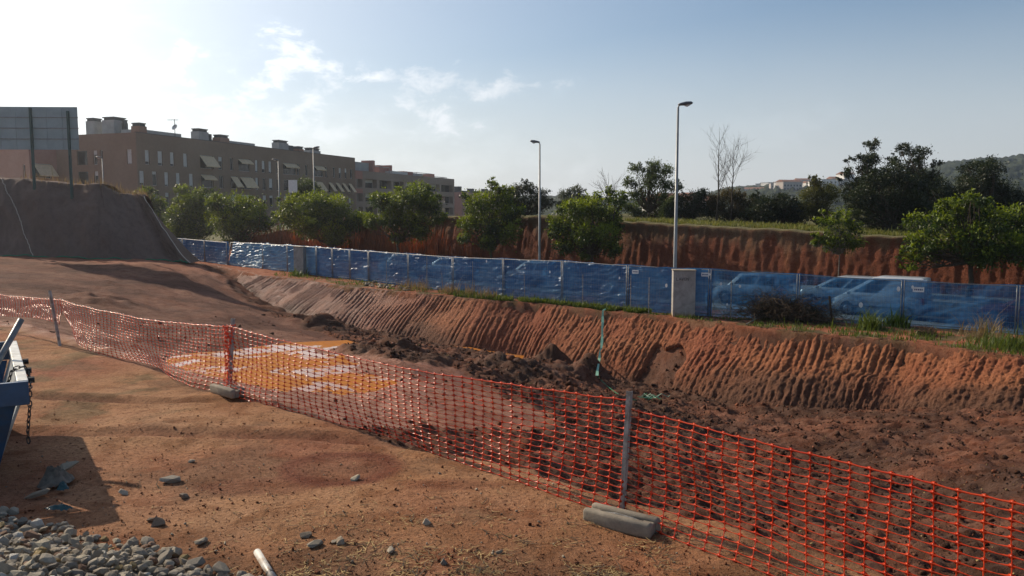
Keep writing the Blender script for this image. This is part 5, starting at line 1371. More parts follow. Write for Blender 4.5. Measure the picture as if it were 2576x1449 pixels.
    m = MB(); m.v = [tuple(c)] + [tuple(c + (e1 * math.cos(a) + e2 * math.sin(a)) * 0.5 + nrm * 0.14) for a in np.arange(14) * math.pi / 7] + [tuple(c + (e1 * math.cos(a) + e2 * math.sin(a)) * 0.5 + nrm * 0.11) for a in np.arange(14) * math.pi / 7] + [tuple(c - nrm * .04)]
    m.f = [(0, 1 + j, 1 + (j + 1) % 14) for j in range(14)] + [(29, 15 + (j + 1) % 14, 15 + j) for j in range(14)] + [(1 + j, 15 + j, 15 + (j + 1) % 14, 1 + (j + 1) % 14) for j in range(14)]
    m.build('satellite_dish', M['blind'], an)
    tag(root, 'long brown brick apartment block with flat roof, chimneys and cream awnings', 'building')
    return C0, fd, bd, L
BB_C, BB_F, BB_B, BB_L = brick_block()

def balcony_building():
    rs = np.random.RandomState(9)
    C0 = BB_C + BB_F * (BB_L + 1.0) + BB_B * 0.5; H = 11.6; fd, bd = BB_F, BB_B; R = Matrix((fd, bd, Vector((0, 0, 1)))).transposed(); Mw = R.to_4x4()
    root = empty('apartment_building', C0)
    def s_of(u, z=8.0):
        lo, hi = -5.0, 160.0
        for _ in range(50):
            mid = (lo + hi) / 2; p = C0 + fd * mid; p.z = z
            if project(p)[0] < u: lo = mid
            else: hi = mid
        return mid
    L = s_of(1143); tn = (0.25, 0.185, 0.145); pk = (0.34, 0.15, 0.115)
    holes = []
    for (zt, h) in ((9.8, 1.9), (6.7, 1.9), (3.6, 1.9)):
        for a, b in ((899, 912), (919, 948), (955, 984), (990, 1016), (1021, 1050), (1054, 1080), (1084, 1106), (1110, 1139)): holes.append((s_of(a), s_of(b), zt - h, zt))
    m = facade_mesh(L, H, holes, 1.2); m.v = [tuple(Mw @ Vector(v)) for v in m.v]; tone(m.build('long_wall', M['brick'], root), tn)
    for i, h in enumerate(holes):
        window(root, Mw, *h, [0.0, 0.35, 'open', 0.0, 0.5][i % 5], rs, 1.2)
    for zz, hh in ((10.6, 1.7), (7.1, 1.0)):
        m = MB(); m.box((s_of(903), -0.04, zz), (s_of(913) - s_of(895), 0.06, hh)); m.v = [tuple(Mw @ Vector(v)) for v in m.v]; tone(m.build('pink_panel', M['brick'], root), pk)
    slab(root, 'roof', fd * (L / 2) + bd * 7 + Vector((0, 0, H - .7)), (L - .4, 13.4, .3), M['render_grey'], None, R)
    slab(root, 'end_wall', fd * 0.2 + bd * 7 + Vector((0, 0, H / 2)), (.4, 13.6, H), M['brick'], pk, R)
    slab(root, 'far_end_wall', fd * (L - .2) + bd * 7 + Vector((0, 0, H / 2)), (.4, 13.6, H), M['brick'], tn, R)
    for (u0, u1, v, back, mt) in ((897, 958, 408, 4, 'render_grey'), (952, 958, 404, 3, 'brick'), (978, 988, 416, 4, 'brick'), (990, 1018, 424, 5, 'brick'), (1000, 1040, 432, 3, 'blind'), (1006, 1010, 416, 4, 'brick'), (1038, 1062, 432, 4, 'brick'), (1060, 1082, 437, 3.5, 'render_grey'), (1100, 1106, 438, 3, 'brick')):
        x0, x1 = s_of(u0, 11), s_of(u1, 11); c = fd * ((x0 + x1) / 2) + bd * back; p = C0 + c; zt = gy((u0 + u1) / 2, v, p.y).z; z0 = H - .8
        slab(root, 'roof_house' if x1 - x0 > 5 else 'chimney', c + Vector((0, 0, (z0 + zt) / 2)), ((x1 - x0) * .95, 3.0, zt - z0), M[mt], pk if mt == 'brick' else None, R)
    for (u0, u1, v) in ((960, 998, 418), (1066, 1104, 434), (1106, 1140, 444)):
        x0, x1 = s_of(u0, 11), s_of(u1, 11); p0, p1 = fd * x0 + bd * 2, fd * x1 + bd * 2; zt = gy((u0 + u1) / 2, v, (C0 + p0).y).z
        m = MB(); m.tube([p0 + Vector((0, 0, H - .5)), p0 + Vector((0, 0, zt)), p1 + Vector((0, 0, zt)), p1 + Vector((0, 0, H - .5))], 0.09, 4); m.tube([p0 + Vector((0, 0, zt)), p0 + bd * 3 + Vector((0, 0, zt)), p1 + bd * 3 + Vector((0, 0, zt)), p1 + Vector((0, 0, zt))], .08, 4)
        m.build('pergola', M['render_grey'], root)
    tag(root, 'paler apartment building with rows of deep balconies right of the brick block', 'building')
    # pink house beyond
    C1 = C0 + fd * (L + 10) + bd * 2; r2 = empty('apartment_building', C1); H2 = 8.2
    holes = [(x, x + 4, z, z + 1.7) for z in (4.4, 1.4) for x in (2.5, 9, 15.5, 22)]
    m = facade_mesh(34, H2, holes, .8); m.v = [tuple(Mw @ Vector(v)) for v in m.v]; tone(m.build('long_wall', M['brick'], r2), (0.36, 0.20, 0.18))
    for h in holes: window(r2, Mw, *h, 'open', rs, .8)
    slab(r2, 'end_wall', fd * .2 + bd * 6 + Vector((0, 0, H2 / 2)), (.4, 12, H2), M['brick'], (0.36, 0.20, 0.18), R); slab(r2, 'roof', fd * 17 + bd * 6 + Vector((0, 0, H2 - .5)), (33, 11.5, .3), M['render_grey'], None, R)
    for k, (x, w, h) in enumerate(((4, 1.2, 2.2), (9, 6, 1.0), (14, 1, 1.8), (20, 8, 1.1), (26, 1.2, 2.0), (31, 1, 1.6))): slab(r2, 'chimney' if w < 2 else 'roof_house', fd * x + bd * 3 + Vector((0, 0, H2 + h / 2 - .4)), (w, 2, h), M['dark_metal'], None, R)
    tag(r2, 'low pink building farthest right in the row of apartments', 'building')
balcony_building()

def left_building():
    rs = np.random.RandomState(19); t = 118.0
    p = ray(72, 371) * t; C0 = Vector((p.x, p.y, 0)); H = CAM_Z + p.z; fd, bd = BB_F, BB_B; R = Matrix((fd, bd, Vector((0, 0, 1)))).transposed(); Mw = R.to_4x4()
    root = empty('apartment_building', C0); L = 24.0; tn = (0.33, 0.17, 0.135); tl = (0.36, 0.24, 0.18)
    def s_of(u, z=8.0):
        lo, hi = -5.0, 60.0
        for _ in range(50):
            mid = (lo + hi) / 2; q = C0 + fd * mid; q.z = z
            if project(q)[0] < u: lo = mid
            else: hi = mid
        return mid
    z1 = gy(100, 410, C0.y).z; holes = [(s_of(86), s_of(130), z1 - 2.1, z1), (s_of(146), s_of(161), z1 - 2.3, z1 - 0.1)]
    m = facade_mesh(L, H, holes); m.v = [tuple(Mw @ Vector(v)) for v in m.v]; tone(m.build('long_wall', M['brick'], root), tn)
    window(root, Mw, *holes[0], 'awning', rs); window(root, Mw, *holes[1], 0.25, rs)
    M2 = Matrix.Translation(bd * 20) @ Matrix((-bd, fd, Vector((0, 0, 1)))).transposed().to_4x4()
    h2 = [(20 - a - .5, 20 - a, z1 - 2.0, z1 - .2) for a in (0.9, 6.5, 8.0, 9.6)]
    m = facade_mesh(20, H, h2); m.v = [tuple(M2 @ Vector(v)) for v in m.v]; tone(m.build('end_wall', M['brick'], root), tl)
    for h in h2: window(root, M2, *h, 0.0, rs)
    slab(root, 'roof', fd * (L / 2) + bd * 10 + Vector((0, 0, H - .6)), (L - .4, 19.5, .3), M['render_grey'], None, R)
    tag(root, 'low reddish building at the left edge behind the billboard', 'building')
left_building()

# ------------------------------------------------------------------ billboard seen from behind
def billboard():
    t = 57.0; a = Vector((0, 0, CAM_Z)) + ray(194, 269) * t; y = a.y
    zt, zb = a.z, gy(150, 377, y).z; w = 8.6; yaw = math.radians(2.5)
    g = 1.0; root = empty('billboard', (a.x, a.y, g), yaw); H0, H1 = zb - g, zt - g
    cols, rows = 8, 4
    for i in range(cols):
        for j in range(rows):
            x0 = -w + w * i / cols; z0 = H0 + (H1 - H0) * j / rows; m = MB()
            m.box((x0 + w / cols / 2, 0, z0 + (H1 - H0) / rows / 2), (w / cols - 0.02, 0.05, (H1 - H0) / rows - 0.02)); m.build('sheet', M['board'], root)
    for j in range(1, rows):
        z0 = H0 + (H1 - H0) * j / rows; m = MB(); m.box((-w / 2, -0.06, z0), (w + 0.1, 0.07, 0.06)); m.build('batten', M['galv'], root)
    for u in (86.5, 177.5):
        x = gy(u, 350, y).x - a.x; zz = gy(u, 272 if u < 100 else 280, y).z - g; m = MB(); m.box((x, -0.19, zz / 2 - 0.5), (0.14, 0.16, zz + 1.0)); m.build('post', M['board_post'], root)
    x = -6.9; m = MB(); m.box((x, -0.19, H1 / 2 - .6), (0.20, 0.18, H1 + 0.8)); m.build('post', M['board_post'], root)
    tag(root, 'grey billboard seen from behind on dark green posts above the mound', 'billboard')
billboard()
# blank white board among the trees
def white_board():
    t = 92.0; a = Vector((0, 0, CAM_Z)) + ray(727, 455) * t; b = Vector((0, 0, CAM_Z)) + ray(746, 482) * t; g = 0.3
    root = empty('white_board', ((a.x + b.x) / 2, a.y, g), math.radians(20)); m = MB(); m.box((0, 0, (a.z + b.z) / 2 - g), (b.x - a.x + .1, 0.08, a.z - b.z + .2)); m.build('board', M['white'], root)
    for s in (-1, 1): m = MB(); m.tube([(s * .25, .08, -.2), (s * .25, .08, a.z - g - .2)], .05, 6); m.build('post', M['galv'], root)
    tag(root, 'blank white board on posts in front of the brick block', 'sign board')
white_board()

# ------------------------------------------------------------------ covered mound
MOUND_FOOT = [(-700, 640), (-300, 641), (0, 645), (150, 650), (300, 655), (440, 659), (478, 662)]
MOUND_TOP = [(-700, 430), (-300, 440), (0, 448), (110, 456), (200, 465), (245, 463), (275, 479), (300, 487), (345, 489), (362, 494)]
def mound():
    na, nb = 240, 64
    fu = np.interp(np.linspace(0, 1, na), np.linspace(0, 1, 7), [p[0] for p in MOUND_FOOT]); fv = np.interp(fu, [p[0] for p in MOUND_FOOT], [p[1] for p in MOUND_FOOT])
    tu = np.minimum(fu * 1.0, 1e9); k = np.linspace(0, 1, na)
    tu = np.where(fu < 250, fu, 250 + (fu - 250) * (362 - 250) / (478 - 250)); tv = np.interp(tu, [p[0] for p in MOUND_TOP], [p[1] for p in MOUND_TOP])
    V = np.zeros((na, nb, 3))
    for i in range(na):
        f = gz(fu[i], fv[i], float(np.interp(fu[i], [0, 240, 440, 478], [-0.3, -0.55, -0.85, -0.9])))
        c = gy(tu[i], tv[i], f.y + 4.2 + 0.3 * perlin(np.array([i * .05]), np.array([1.0]))[0])
        for j in range(nb):
            w = j / 44
            if w <= 1:
                b = w ** 0.92; bulge = (0.28 if fu[i] < 330 else 0.1) * math.sin(w * math.pi); p = f.lerp(c, b) + Vector((0, -0.5, 0.35)) * bulge
                p.x = f.x + (c.x - f.x) * (b if fu[i] < 250 else b ** 0.88)
            else:
                q = (j - 44) / (nb - 1 - 44); p = Vector((c.x - 2.0 * q * (fu[i] > 250), c.y + 7.0 * q, c.z + 0.15 * math.sin(q * 3) - (c.z + 0.5) * q ** 3))
            V[i, j] = p
    s = np.arange(na)[:, None] * 0.1 + 0 * np.arange(nb)[None]; w = np.arange(nb)[None] * 0.1 + 0 * s
    V[..., 1] += -0.17 * fbm(s * 0.9, w * 0.7, 5, 0.6) * smooth(0, 4, np.arange(nb))[None]; V[..., 2] += 0.08 * fbm(s * 1.6 + 9, w * 0.6, 4, 0.6) * smooth(0, 4, np.arange(nb))[None]
    me = np_mesh('sheet', V.reshape(-1, 3), grid_faces(na, nb)); o = V[na // 2, 0]
    root = empty('covered_mound', (0, 0, 0)); root.location = (float(o[0]), float(o[1]), float(o[2]))
    me.transform(Matrix.Translation(-root.location)); link('geotextile_sheet', me, M['geotextile'], root, smooth=True)
    # closing end face on the right
    e = V[-1]; m = MB(); k0 = [Vector(e[j]) for j in range(0, 45, 4)]; k1 = [Vector((e[j][0] * (e[j][1] + 6.0) / e[j][1] + 0.15 + 0.7 * (1 - j / 44), e[j][1] + 6.0, e[j][2] * 0.97 - 0.25)) for j in range(0, 45, 4)]
    for a in range(len(k0) - 1): m.quad(k0[a] - root.location, k1[a] - root.location, k1[a + 1] - root.location, k0[a + 1] - root.location)
    ef = m.build('end_slope', M['bank'], root, smooth=True); color_attr(ef.data, 'soil', np.tile((0.15, 0.09, 0.06), (len(ef.data.vertices), 1))); color_attr(ef.data, 'wet', np.zeros((len(ef.data.vertices), 3)))
    tag(root, 'steep earth mound covered with a dark woven ground sheet', 'earth mound')
    # green rope along its foot
    pts = [Vector(V[i, 0]) + Vector((0, -0.12, 0.10 + 0.05 * math.sin(i * 0.21) + 0.04 * math.sin(i * .53))) for i in range(60, na - 4, 2)]
    m = MB(); m.tube(pts, 0.045, 6); r = m.build('green_rope', M['rope'], smooth=True); tag(r, 'green rope lying along the foot of the covered mound', 'rope')
    ex = [Vector(V[-1, j]) + Vector((0.02, -0.05, 0.02)) for j in range(0, 45, 2)]
    m = MB(); m.tube(ex, 0.03, 5); r = m.build('edge_cord', M['cord'], root); r.location = -root.location
    # pale cord hanging down the sheet
    i0 = int(np.argmin(np.abs(fu - 2))); pts = []
    for q in range(0, 45):
        w = q / 44; u = 2 + (84 - 2) * ((1 - w) ** 0.85); i = int(np.argmin(np.abs(fu - u))); pts.append(Vector(V[i, q]) + Vector((0, -0.06, 0.03)))
    m = MB(); m.tube(pts, 0.022, 5); r = m.build('hanging_line', M['cord'], smooth=True); tag(r, 'pale cord hanging down the left part of the covered mound', 'cord')
    return V, fu
MOUND_V, MOUND_FU = mound()

# ------------------------------------------------------------------ hills, far houses, haze
def hill(name, crest, dist, foot, mat, amp, seed, ndepth=50):
    us = np.linspace(crest[0][0], crest[-1][0], 420); vs = np.interp(us, [c[0] for c in crest], [c[1] for c in crest])
    top = np.array([gy(u, v, dist) for u, v in zip(us, vs)]); V = []
    for j in range(ndepth):
        f = j / (ndepth - 1); y = foot + (dist - foot) * f if f <= 1 else dist
        sc = y / dist; x = top[:, 0] * (0.35 + 0.65 * sc) if False else top[:, 0] * sc
        z = 0.5 + (top[:, 2] - 0.5) * (f ** 0.9)
        V.append(np.stack([x, np.full_like(x, y), z], 1))
    back = V[-1].copy(); back[:, 1] += 300; back[:, 2] = -5; V.append(back)
    V = np.stack(V, 1)
    bump = amp * (0.6 * fbm(V[..., 0] / 14 + seed, V[..., 1] / 14, 4, 0.6, ridged=True) + 0.5 * fbm(V[..., 0] / 60, V[..., 1] / 60 + seed, 3))
    V[..., 2] += bump * smooth(0, 6, V[..., 2])
    me = np_mesh(name, V.reshape(-1, 3), grid_faces(V.shape[0], V.shape[1])); o = link(name, me, mat, smooth=True); tag(o, kind='structure'); return o
M['far_wood'] = (lambda b: b.done(b.prin(b.mix(b.map(b.noise(0.09, 6, 0.65), 0.35, 0.68), (0.022, 0.032, 0.018), (0.062, 0.072, 0.034)), 0.95, 0.1, 0, b.bump(b.noise(0.12, 6, 0.7), 0.9, 4.0))))(NB('far_wood'))
hill('hill', [(1150, 510), (1380, 503), (1430, 500), (1600, 512), (1750, 503), (1850, 478), (1930, 470), (2020, 468), (2100, 462), (2200, 452), (2330, 432), (2380, 416), (2450, 406), (2520, 402), (2600, 396), (2900, 386), (3400, 420)], 950, 420, M['far_wood'], 5.0, 3)
def far_houses():
    rs = np.random.RandomState(5); protos = []
    cols = [(0.55, 0.53, 0.49), (0.68, 0.66, 0.62), (0.44, 0.38, 0.33), (0.60, 0.53, 0.45)]; mats = [plain('far_house_wall', c, 0.9, 0.2, 0, 0.08, 0.3, 0) for c in cols]
    rf = [plain('far_roof', (0.26, 0.13, 0.085), 0.9, 0.2, 0, 0.15, 0.5, 0), M['render_grey']]
    for k, (u, v) in enumerate([(1668, 505), (1690, 498), (1722, 503), (1745, 496), (1655, 520), (1705, 516), (1760, 506)] + [(1882 + i * 9.5 + rs.uniform(-3, 3), 470 - i * 1.0 + rs.uniform(-8, 18)) for i in range(27)]):
        near = k < 7; dist = (300 + rs.uniform(-20, 20)) if near else 800 + rs.uniform(-120, 90)
        p = gy(u, v, dist); w = rs.uniform(8, 13) if near else rs.uniform(9, 20); d = rs.uniform(8, 12); h = rs.uniform(4.5, 6) if near else rs.uniform(6, 12)
        root = empty('far_house', (p.x, p.y, p.z - h), rs.uniform(-.5, .5)); m = MB(); m.box((0, 0, h / 2 - 3), (w, d, h + 6)); m.build('wall', mats[k % 4], root)
        m = MB()
        if near or k % 3 == 0: 
            a, b, z0, z1 = w / 2 + .4, d / 2 + .4, h, h + 1.8
            m.v = [(-a, -b, z0), (a, -b, z0), (a, b, z0), (-a, b, z0), (-a, 0, z1), (a, 0, z1)]; m.f = [(0, 1, 5, 4), (2, 3, 4, 5), (0, 4, 3), (1, 2, 5), (3, 2, 1, 0)]
            m.build('roof', rf[0], root)
        else: m.box((0, 0, h + .2), (w + .5, d + .5, .4)); m.build('roof', rf[1], root)
        for q in range(int(w // 3.2)):
            for lv in range(int(h // 3)):
                m = MB(); m.box((-w / 2 + 1.8 + q * 3.1, -d / 2 - 0.03, 1.6 + lv * 3), (1.3, .08, 1.5)); m.build('window', M['glass'], root)
        tag(root, 'small far house with a red roof seen below the open leafy tree' if near else 'small pale far house in the hillside town beyond the trees', 'house', 'low far houses left of the bare trees' if near else 'houses of the far hillside town')
far_houses()
# ------------------------------------------------------------------ small things
from mathutils.bvhtree import BVHTree
_bk = bpy.data.objects['pit_bank'].data
_bv = np.empty(len(_bk.vertices) * 3, np.float32); _bk.vertices.foreach_get('co', _bv)
_bf = np.empty(len(_bk.loops), np.int32); _bk.loops.foreach_get('vertex_index', _bf)
BANK_BVH = BVHTree.FromPolygons(_bv.reshape(-1, 3).tolist(), _bf.reshape(-1, 4).tolist())
def hit(u, v):
    o = Vector((0, 0, CAM_Z)); d = ray(u, v); t0 = 1e9
    h = BANK_BVH.ray_cast(o, d.normalized())
    if h[0] is not None: t0 = h[3] / d.length
    ts = np.concatenate([np.arange(3, 25, 0.08), np.arange(25, 75, 0.15)]); gh = ground_zs(d.x * ts, d.y * ts); rz = CAM_Z + d.z * ts
    below = np.nonzero(rz < gh)[0]
    if len(below): t0 = min(t0, float(ts[below[0]]))
    return o + d * t0

def rock_mesh(name, seed, pts=13, flat=0.7):
    rs = np.random.RandomState(seed); bm = bmesh.new()
    for _ in range(pts):
        p = rs.normal(size=3); p /= np.linalg.norm(p); p *= rs.uniform(0.85, 1.0); bm.verts.new((p[0] * 0.5, p[1] * 0.5 * rs.uniform(.75, 1), p[2] * 0.5 * flat))
    bmesh.ops.convex_hull(bm, input=bm.verts); 
    for v in [v for v in bm.verts if not v.link_faces]: bm.verts.remove(v)
    me = bpy.data.meshes.new(name); bm.to_mesh(me); bm.free(); return me
STONE_COLS = [(0.0, (0.36, 0.30, 0.22)), (0.18, (0.45, 0.385, 0.29)), (0.36, (0.29, 0.25, 0.195)), (0.52, (0.40, 0.345, 0.265)), (0.66, (0.48, 0.41, 0.29)), (0.78, (0.29, 0.165, 0.10)), (0.86, (0.60, 0.56, 0.48)), (0.91, (0.38, 0.265, 0.11)), (0.95, (0.22, 0.19, 0.155))]
M['gravel'] = mat_stone('gravel_stone', STONE_COLS, 0.80)
M['field_stone'] = mat_stone('field_stone', [(0.0, (0.30, 0.235, 0.165)), (0.3, (0.40, 0.33, 0.24)), (0.6, (0.24, 0.185, 0.13)), (0.85, (0.46, 0.39, 0.29))])
ROCKS = [rock_mesh('stone', 100 + i, 19 + i % 4, 0.55 + 0.06 * (i % 6)) for i in range(14)]
for r in ROCKS: r.materials.append(M['gravel'])
ROCKS_F = [rock_mesh('stone', 200 + i, 14, 0.5 + 0.08 * (i % 4)) for i in range(8)]
for r in ROCKS_F: r.materials.append(M['field_stone'])

def gravel_pile():
    rs = np.random.RandomState(21)
    E0, E1 = np.array(gz(-40, 1268, 0)[:2]), np.array(gz(655, 1452, 0)[:2]); d = (E1 - E0) / np.linalg.norm(E1 - E0); n = np.array((d[1], -d[0])); L = np.linalg.norm(E1 - E0)
    if n[1] > 0: n = -n
    root = empty('gravel_pile', (float(E0[0]), float(E0[1]), 0)); O = np.array((E0[0], E0[1], 0))
    def surf(s, w): return 0.42 * smooth(-0.05, 1.5, w) + 0.05 * perlin(s * 1.7, w * 1.7)
    cand = []
    for _ in range(8000):
        s, w = rs.uniform(-0.6, L + 0.7), rs.uniform(-0.08, 2.6); w0 = 0.16 * perlin(np.array([s * 1.6]), np.array([0.3]))[0] + 0.07 * perlin(np.array([s * 5.0]), np.array([2.3]))[0]
        if w < w0: continue
        sz = float(np.clip(rs.lognormal(-2.72, 0.36), 0.03, 0.14)); xy = E0 + d * s + n * w
        z = float(surf(np.array([s]), np.array([w - w0]))[0]); cand.append((xy[0], xy[1], z, sz))
    # keep stones that do not crowd each other; later ones sink into gaps
    keep, rest = [], []
    grid = {}
    for c in cand:
        k = (int(c[0] / 0.13), int(c[1] / 0.13)); ok = True
        for i in (-1, 0, 1):
            for j in (-1, 0, 1):
                for q in grid.get((k[0] + i, k[1] + j), ()):
                    if math.hypot(c[0] - q[0], c[1] - q[1]) < 0.40 * (c[3] + q[3]): ok = False
        if ok: grid.setdefault(k, []).append(c); keep.append(c)
        else: rest.append(c)
    vis = lambda c: (lambda p: -40 < p[0] < 2616 and p[1] < 1470)(project(Vector((c[0], c[1], c[2]))))
    keep.sort(key=lambda c: (not vis(c), -c[3] / c[1]))
    ind, more = keep[:300], keep[300:]
    for c in ind:
        o = bpy.data.objects.new('stone', ROCKS[rs.randint(14)]); COL.objects.link(o); o.parent = root
        o.location = (c[0] - O[0], c[1] - O[1], c[2] + c[3] * 0.18); o.rotation_euler = rs.uniform(-.5, .5, 3) + np.array((0, 0, rs.uniform(0, 6.28))); e = c[3] * 1.18; o.scale = (e * rs.uniform(.9, 1.35), e, e * rs.uniform(.8, 1.1))
    V, Fc = [], []
    protos = []
    for me in ROCKS:
        v = np.empty(len(me.vertices) * 3, np.float32); me.vertices.foreach_get('co', v); protos.append((v.reshape(-1, 3), [tuple(p.vertices) for p in me.polygons]))
    nv = 0
    for c in more + [r for r in rest if rs.rand() < 0.45]:
        v, f = protos[rs.randint(14)]; e = c[3] * rs.uniform(.6, .95); R = np.array(Matrix.Rotation(rs.uniform(0, 6.28), 3, 'Z') @ Matrix.Rotation(rs.uniform(-.6, .6), 3, 'X'))
        V.append(v @ R.T * e + np.array((c[0], c[1], c[2] - 0.025)) - O); Fc += [tuple(i + nv for i in q) for q in f]; nv += len(v)
    # bed under the stones
    S = np.linspace(-0.7, L + 0.8, 60); Wd = np.linspace(-0.02, 2.7, 40); SS, WW = np.meshgrid(S, Wd, indexing='ij'); P = E0[None, None] + d * SS[..., None] + n * WW[..., None]; w0 = 0.16 * perlin(SS * 1.6, SS * 0 + .3)
    Z = surf(SS, WW - w0) - 0.03; bed = np_mesh('gravel_bed', np.concatenate([P, Z[..., None]], -1).reshape(-1, 3) - O, grid_faces(60, 40))
    me = bpy.data.meshes.new('small_stones'); me.from_pydata(np.concatenate(V).tolist(), [], Fc); me.update()
    o = link('small_stones', me, M['gravel'], root); tag(o, kind='stuff')
    b = link('gravel_bed', bed, plain('gravel_fines', (0.16, 0.14, 0.115), 0.95, 0.2, 0, 0.4, 25, 0.6, 0.02), root); tag(b, kind='stuff')
    tag(root, 'heap of pale grey gravel in the bottom left corner', 'gravel heap')
gravel_pile()

def scatter(name, pts, sizes, mat, seed, kind_label=None, protos=4, flat=0.7, npt=8, sink=0.1, cols=None):
    """many tiny stones or clods as one object"""
    rs = np.random.RandomState(seed); pr = []
    for i in range(protos):
        me = rock_mesh('tmp', seed * 31 + i, npt, flat); v = np.empty(len(me.vertices) * 3, np.float32); me.vertices.foreach_get('co', v); pr.append((v.reshape(-1, 3), np.array([tuple(p.vertices) for p in me.polygons if len(p.vertices) == 3]))); bpy.data.meshes.remove(me)
    V, Fc, Cc, nv = [], [], [], 0; n = len(pts); which = rs.randint(0, protos, n); ang = rs.uniform(0, 6.28, n)
    for k in range(protos):
        idx = np.nonzero(which == k)[0]
        if not len(idx): continue
        v, f = pr[k]; c, s = np.cos(ang[idx]), np.sin(ang[idx]); st = rs.uniform(.75, 1.35, (len(idx), 1))
        x = v[None, :, 0] * c[:, None] * st - v[None, :, 1] * s[:, None]; y = v[None, :, 0] * s[:, None] * st + v[None, :, 1] * c[:, None]; z = np.repeat(v[None, :, 2], len(idx), 0) + 0.5 * flat - sink
        P = np.stack([x, y, z], -1) * sizes[idx][:, None, None] + pts[idx][:, None, :]
        V.append(P.reshape(-1, 3)); Fc.append((f[None] + (np.arange(len(idx)) * len(v))[:, None, None]).reshape(-1, 3) + nv); nv += P.shape[0] * P.shape[1]
        if cols is not None: Cc.append(np.repeat(cols[idx], len(v), 0))
    me = np_mesh(name, np.concatenate(V), np.concatenate(Fc))
    if cols is not None:
        color_attr(me, 'soil', np.concatenate(Cc)); color_attr(me, 'wet', np.full((nv, 3), 0.15))
    o = link(name, me, mat); tag(o, kind_label[0], kind_label[1], kind='stuff'); return o
rs = np.random.RandomState(77)
def region(n, umin, umax, vmin, vmax, z=0.0):
    """random places on the ground spread evenly over a stretch of it"""
    a = gz(umin, vmin, z).y; b = gz(umin, vmax, z).y; Y = b + (a - b) * rs.rand(n) ** 1.6; x = (umin + (umax - umin) * rs.rand(n) - CU) / F * Y / 0.985
    return x, Y
# clods and grit on the yard
x, y = region(9500, -60, 2300, 1000, 1449); dl = polyline_dist(x, y, LIP)[0]; k = dl < -0.1; x, y = x[k], y[k]
pz = ground_zs(x, y); sz = np.clip(rs.lognormal(-4.4, 0.55, len(x)), 0.005, 0.05); base = np.where(rs.rand(len(x))[:, None] < 0.75, C_RED * 0.7, C_OCHRE * 1.1)
scatter('soil_crumbs', np.stack([x, y, pz], 1), sz, M['soil'], 3, ('small crumbs of red soil strewn over the yard', 'soil crumbs'), npt=7, cols=base * rs.uniform(.6, 1.3, (len(x), 1)))
x, y = region(420, -60, 2300, 1150, 1449); dl = polyline_dist(x, y, LIP)[0]; k = dl < -0.1; x, y = x[k], y[k]
scatter('pebbles', np.stack([x, y, ground_zs(x, y)], 1), np.clip(rs.lognormal(-3.95, 0.45, len(x)), 0.01, 0.05), M['gravel'], 5, ('tiny pale pebbles strewn over the yard soil', 'pebbles'), npt=8)
# clods in the pit
def pit_clods():
    n = 90000; X = rs.uniform(-14, 20, n); Y = rs.uniform(5.5, 44, n); _, dk, d, s, dl, nn, c = height(X, Y, False)
    k = (dl > 0.15) & (d < -0.3) & (rs.rand(n) < np.where(dk > 0.5, 1.0, 0.07)) & (rs.rand(n) < np.clip(9 / Y, .25, 1)); X, Y = X[k], Y[k]; Z = ground_zs(X, Y)
    sz = np.clip(rs.lognormal(-2.75, 0.60, len(X)), 0.025, 0.34) * np.clip(Y / 22, .55, 1.15)
    col = np.where(rs.rand(len(X))[:, None] < 0.8, C_DARK, C_RED * 0.8) * rs.uniform(.6, 1.35, (len(X), 1))
    scatter('clods', np.stack([X, Y, Z], 1), sz, M['soil'], 9, ('loose dark clods of spoil filling the pit floor', 'soil clods'), npt=9, cols=col, sink=0.22)
    n = 2600; X = rs.uniform(-10, 18, n); Y = rs.uniform(6, 34, n); _, dk, d, s, dl, nn, c = height(X, Y, False); k = (dl > 0.2) & (d < -0.2) & (dk > .4); X, Y = X[k], Y[k]
    scatter('pale_pebbles', np.stack([X, Y, ground_zs(X, Y) + 0.02], 1), np.clip(rs.lognormal(-3.5, 0.4, len(X)), 0.015, 0.08), M['gravel'], 10, ('pale pebbles glinting among the dark spoil in the pit', 'pebbles'), npt=7)
pit_clods()

# larger stones one by one
for k, (u, v, s, lab) in enumerate(((428, 1210, 0.20, 'pale angular greenish white stone lying right of the skip shadow'), (463, 1252, 0.12, 'brown rounded stone below the pale angular stone'), (310, 1240, 0.11, 'dark pointed stone just outside the skip shadow'),
        (395, 1318, 0.17, 'flat brown stone at the upper edge of the gravel heap'), (380, 1308, 0.10, 'small dark stone touching the flat brown stone by the gravel heap'), (482, 1162, 0.09, 'small grey stone left of the damp patch'),
        (893, 1206, 0.12, 'grey white flattened stone at the lower rim of the damp patch'), (770, 1350, 0.11, 'dark grey rounded stone, topmost of the group right of the pipe'), (792, 1372, 0.13, 'pale cone shaped stone right of the grey pipe'),
        (858, 1368, 0.12, 'pair-like lumpy brown stone right of the cone shaped stone'), (983, 1392, 0.10, 'small pale stone with a dark shadow at the bottom centre'), (1075, 1322, 0.11, 'pale egg shaped stone among the straw'), (1118, 1420, 0.09, 'small upright pale stone at the bottom edge'),
        (843, 1366, 0.07, 'small beige stone touching the lumpy brown stone'), (505, 1365, 0.13, 'white angular stone at the edge of the gravel heap'), (1255, 1392, 0.07, 'small yellowish stone among the straw right of the egg shaped stone'))):
    p = gz(u, v, 0.0); o = bpy.data.objects.new('stone', (ROCKS if k in (0, 6, 8, 12, 14) else ROCKS_F)[k % 8]); COL.objects.link(o)
    o.location = (p.x, p.y, ground_z(p.x, p.y) + s * 0.17); o.rotation_euler = (rs.uniform(-.3, .3), rs.uniform(-.3, .3), rs.uniform(0, 6.28)); o.scale = (s * 1.2, s * 0.85, s * 0.9)
    tag(o, lab, 'stone', 'loose stones lying on the yard')

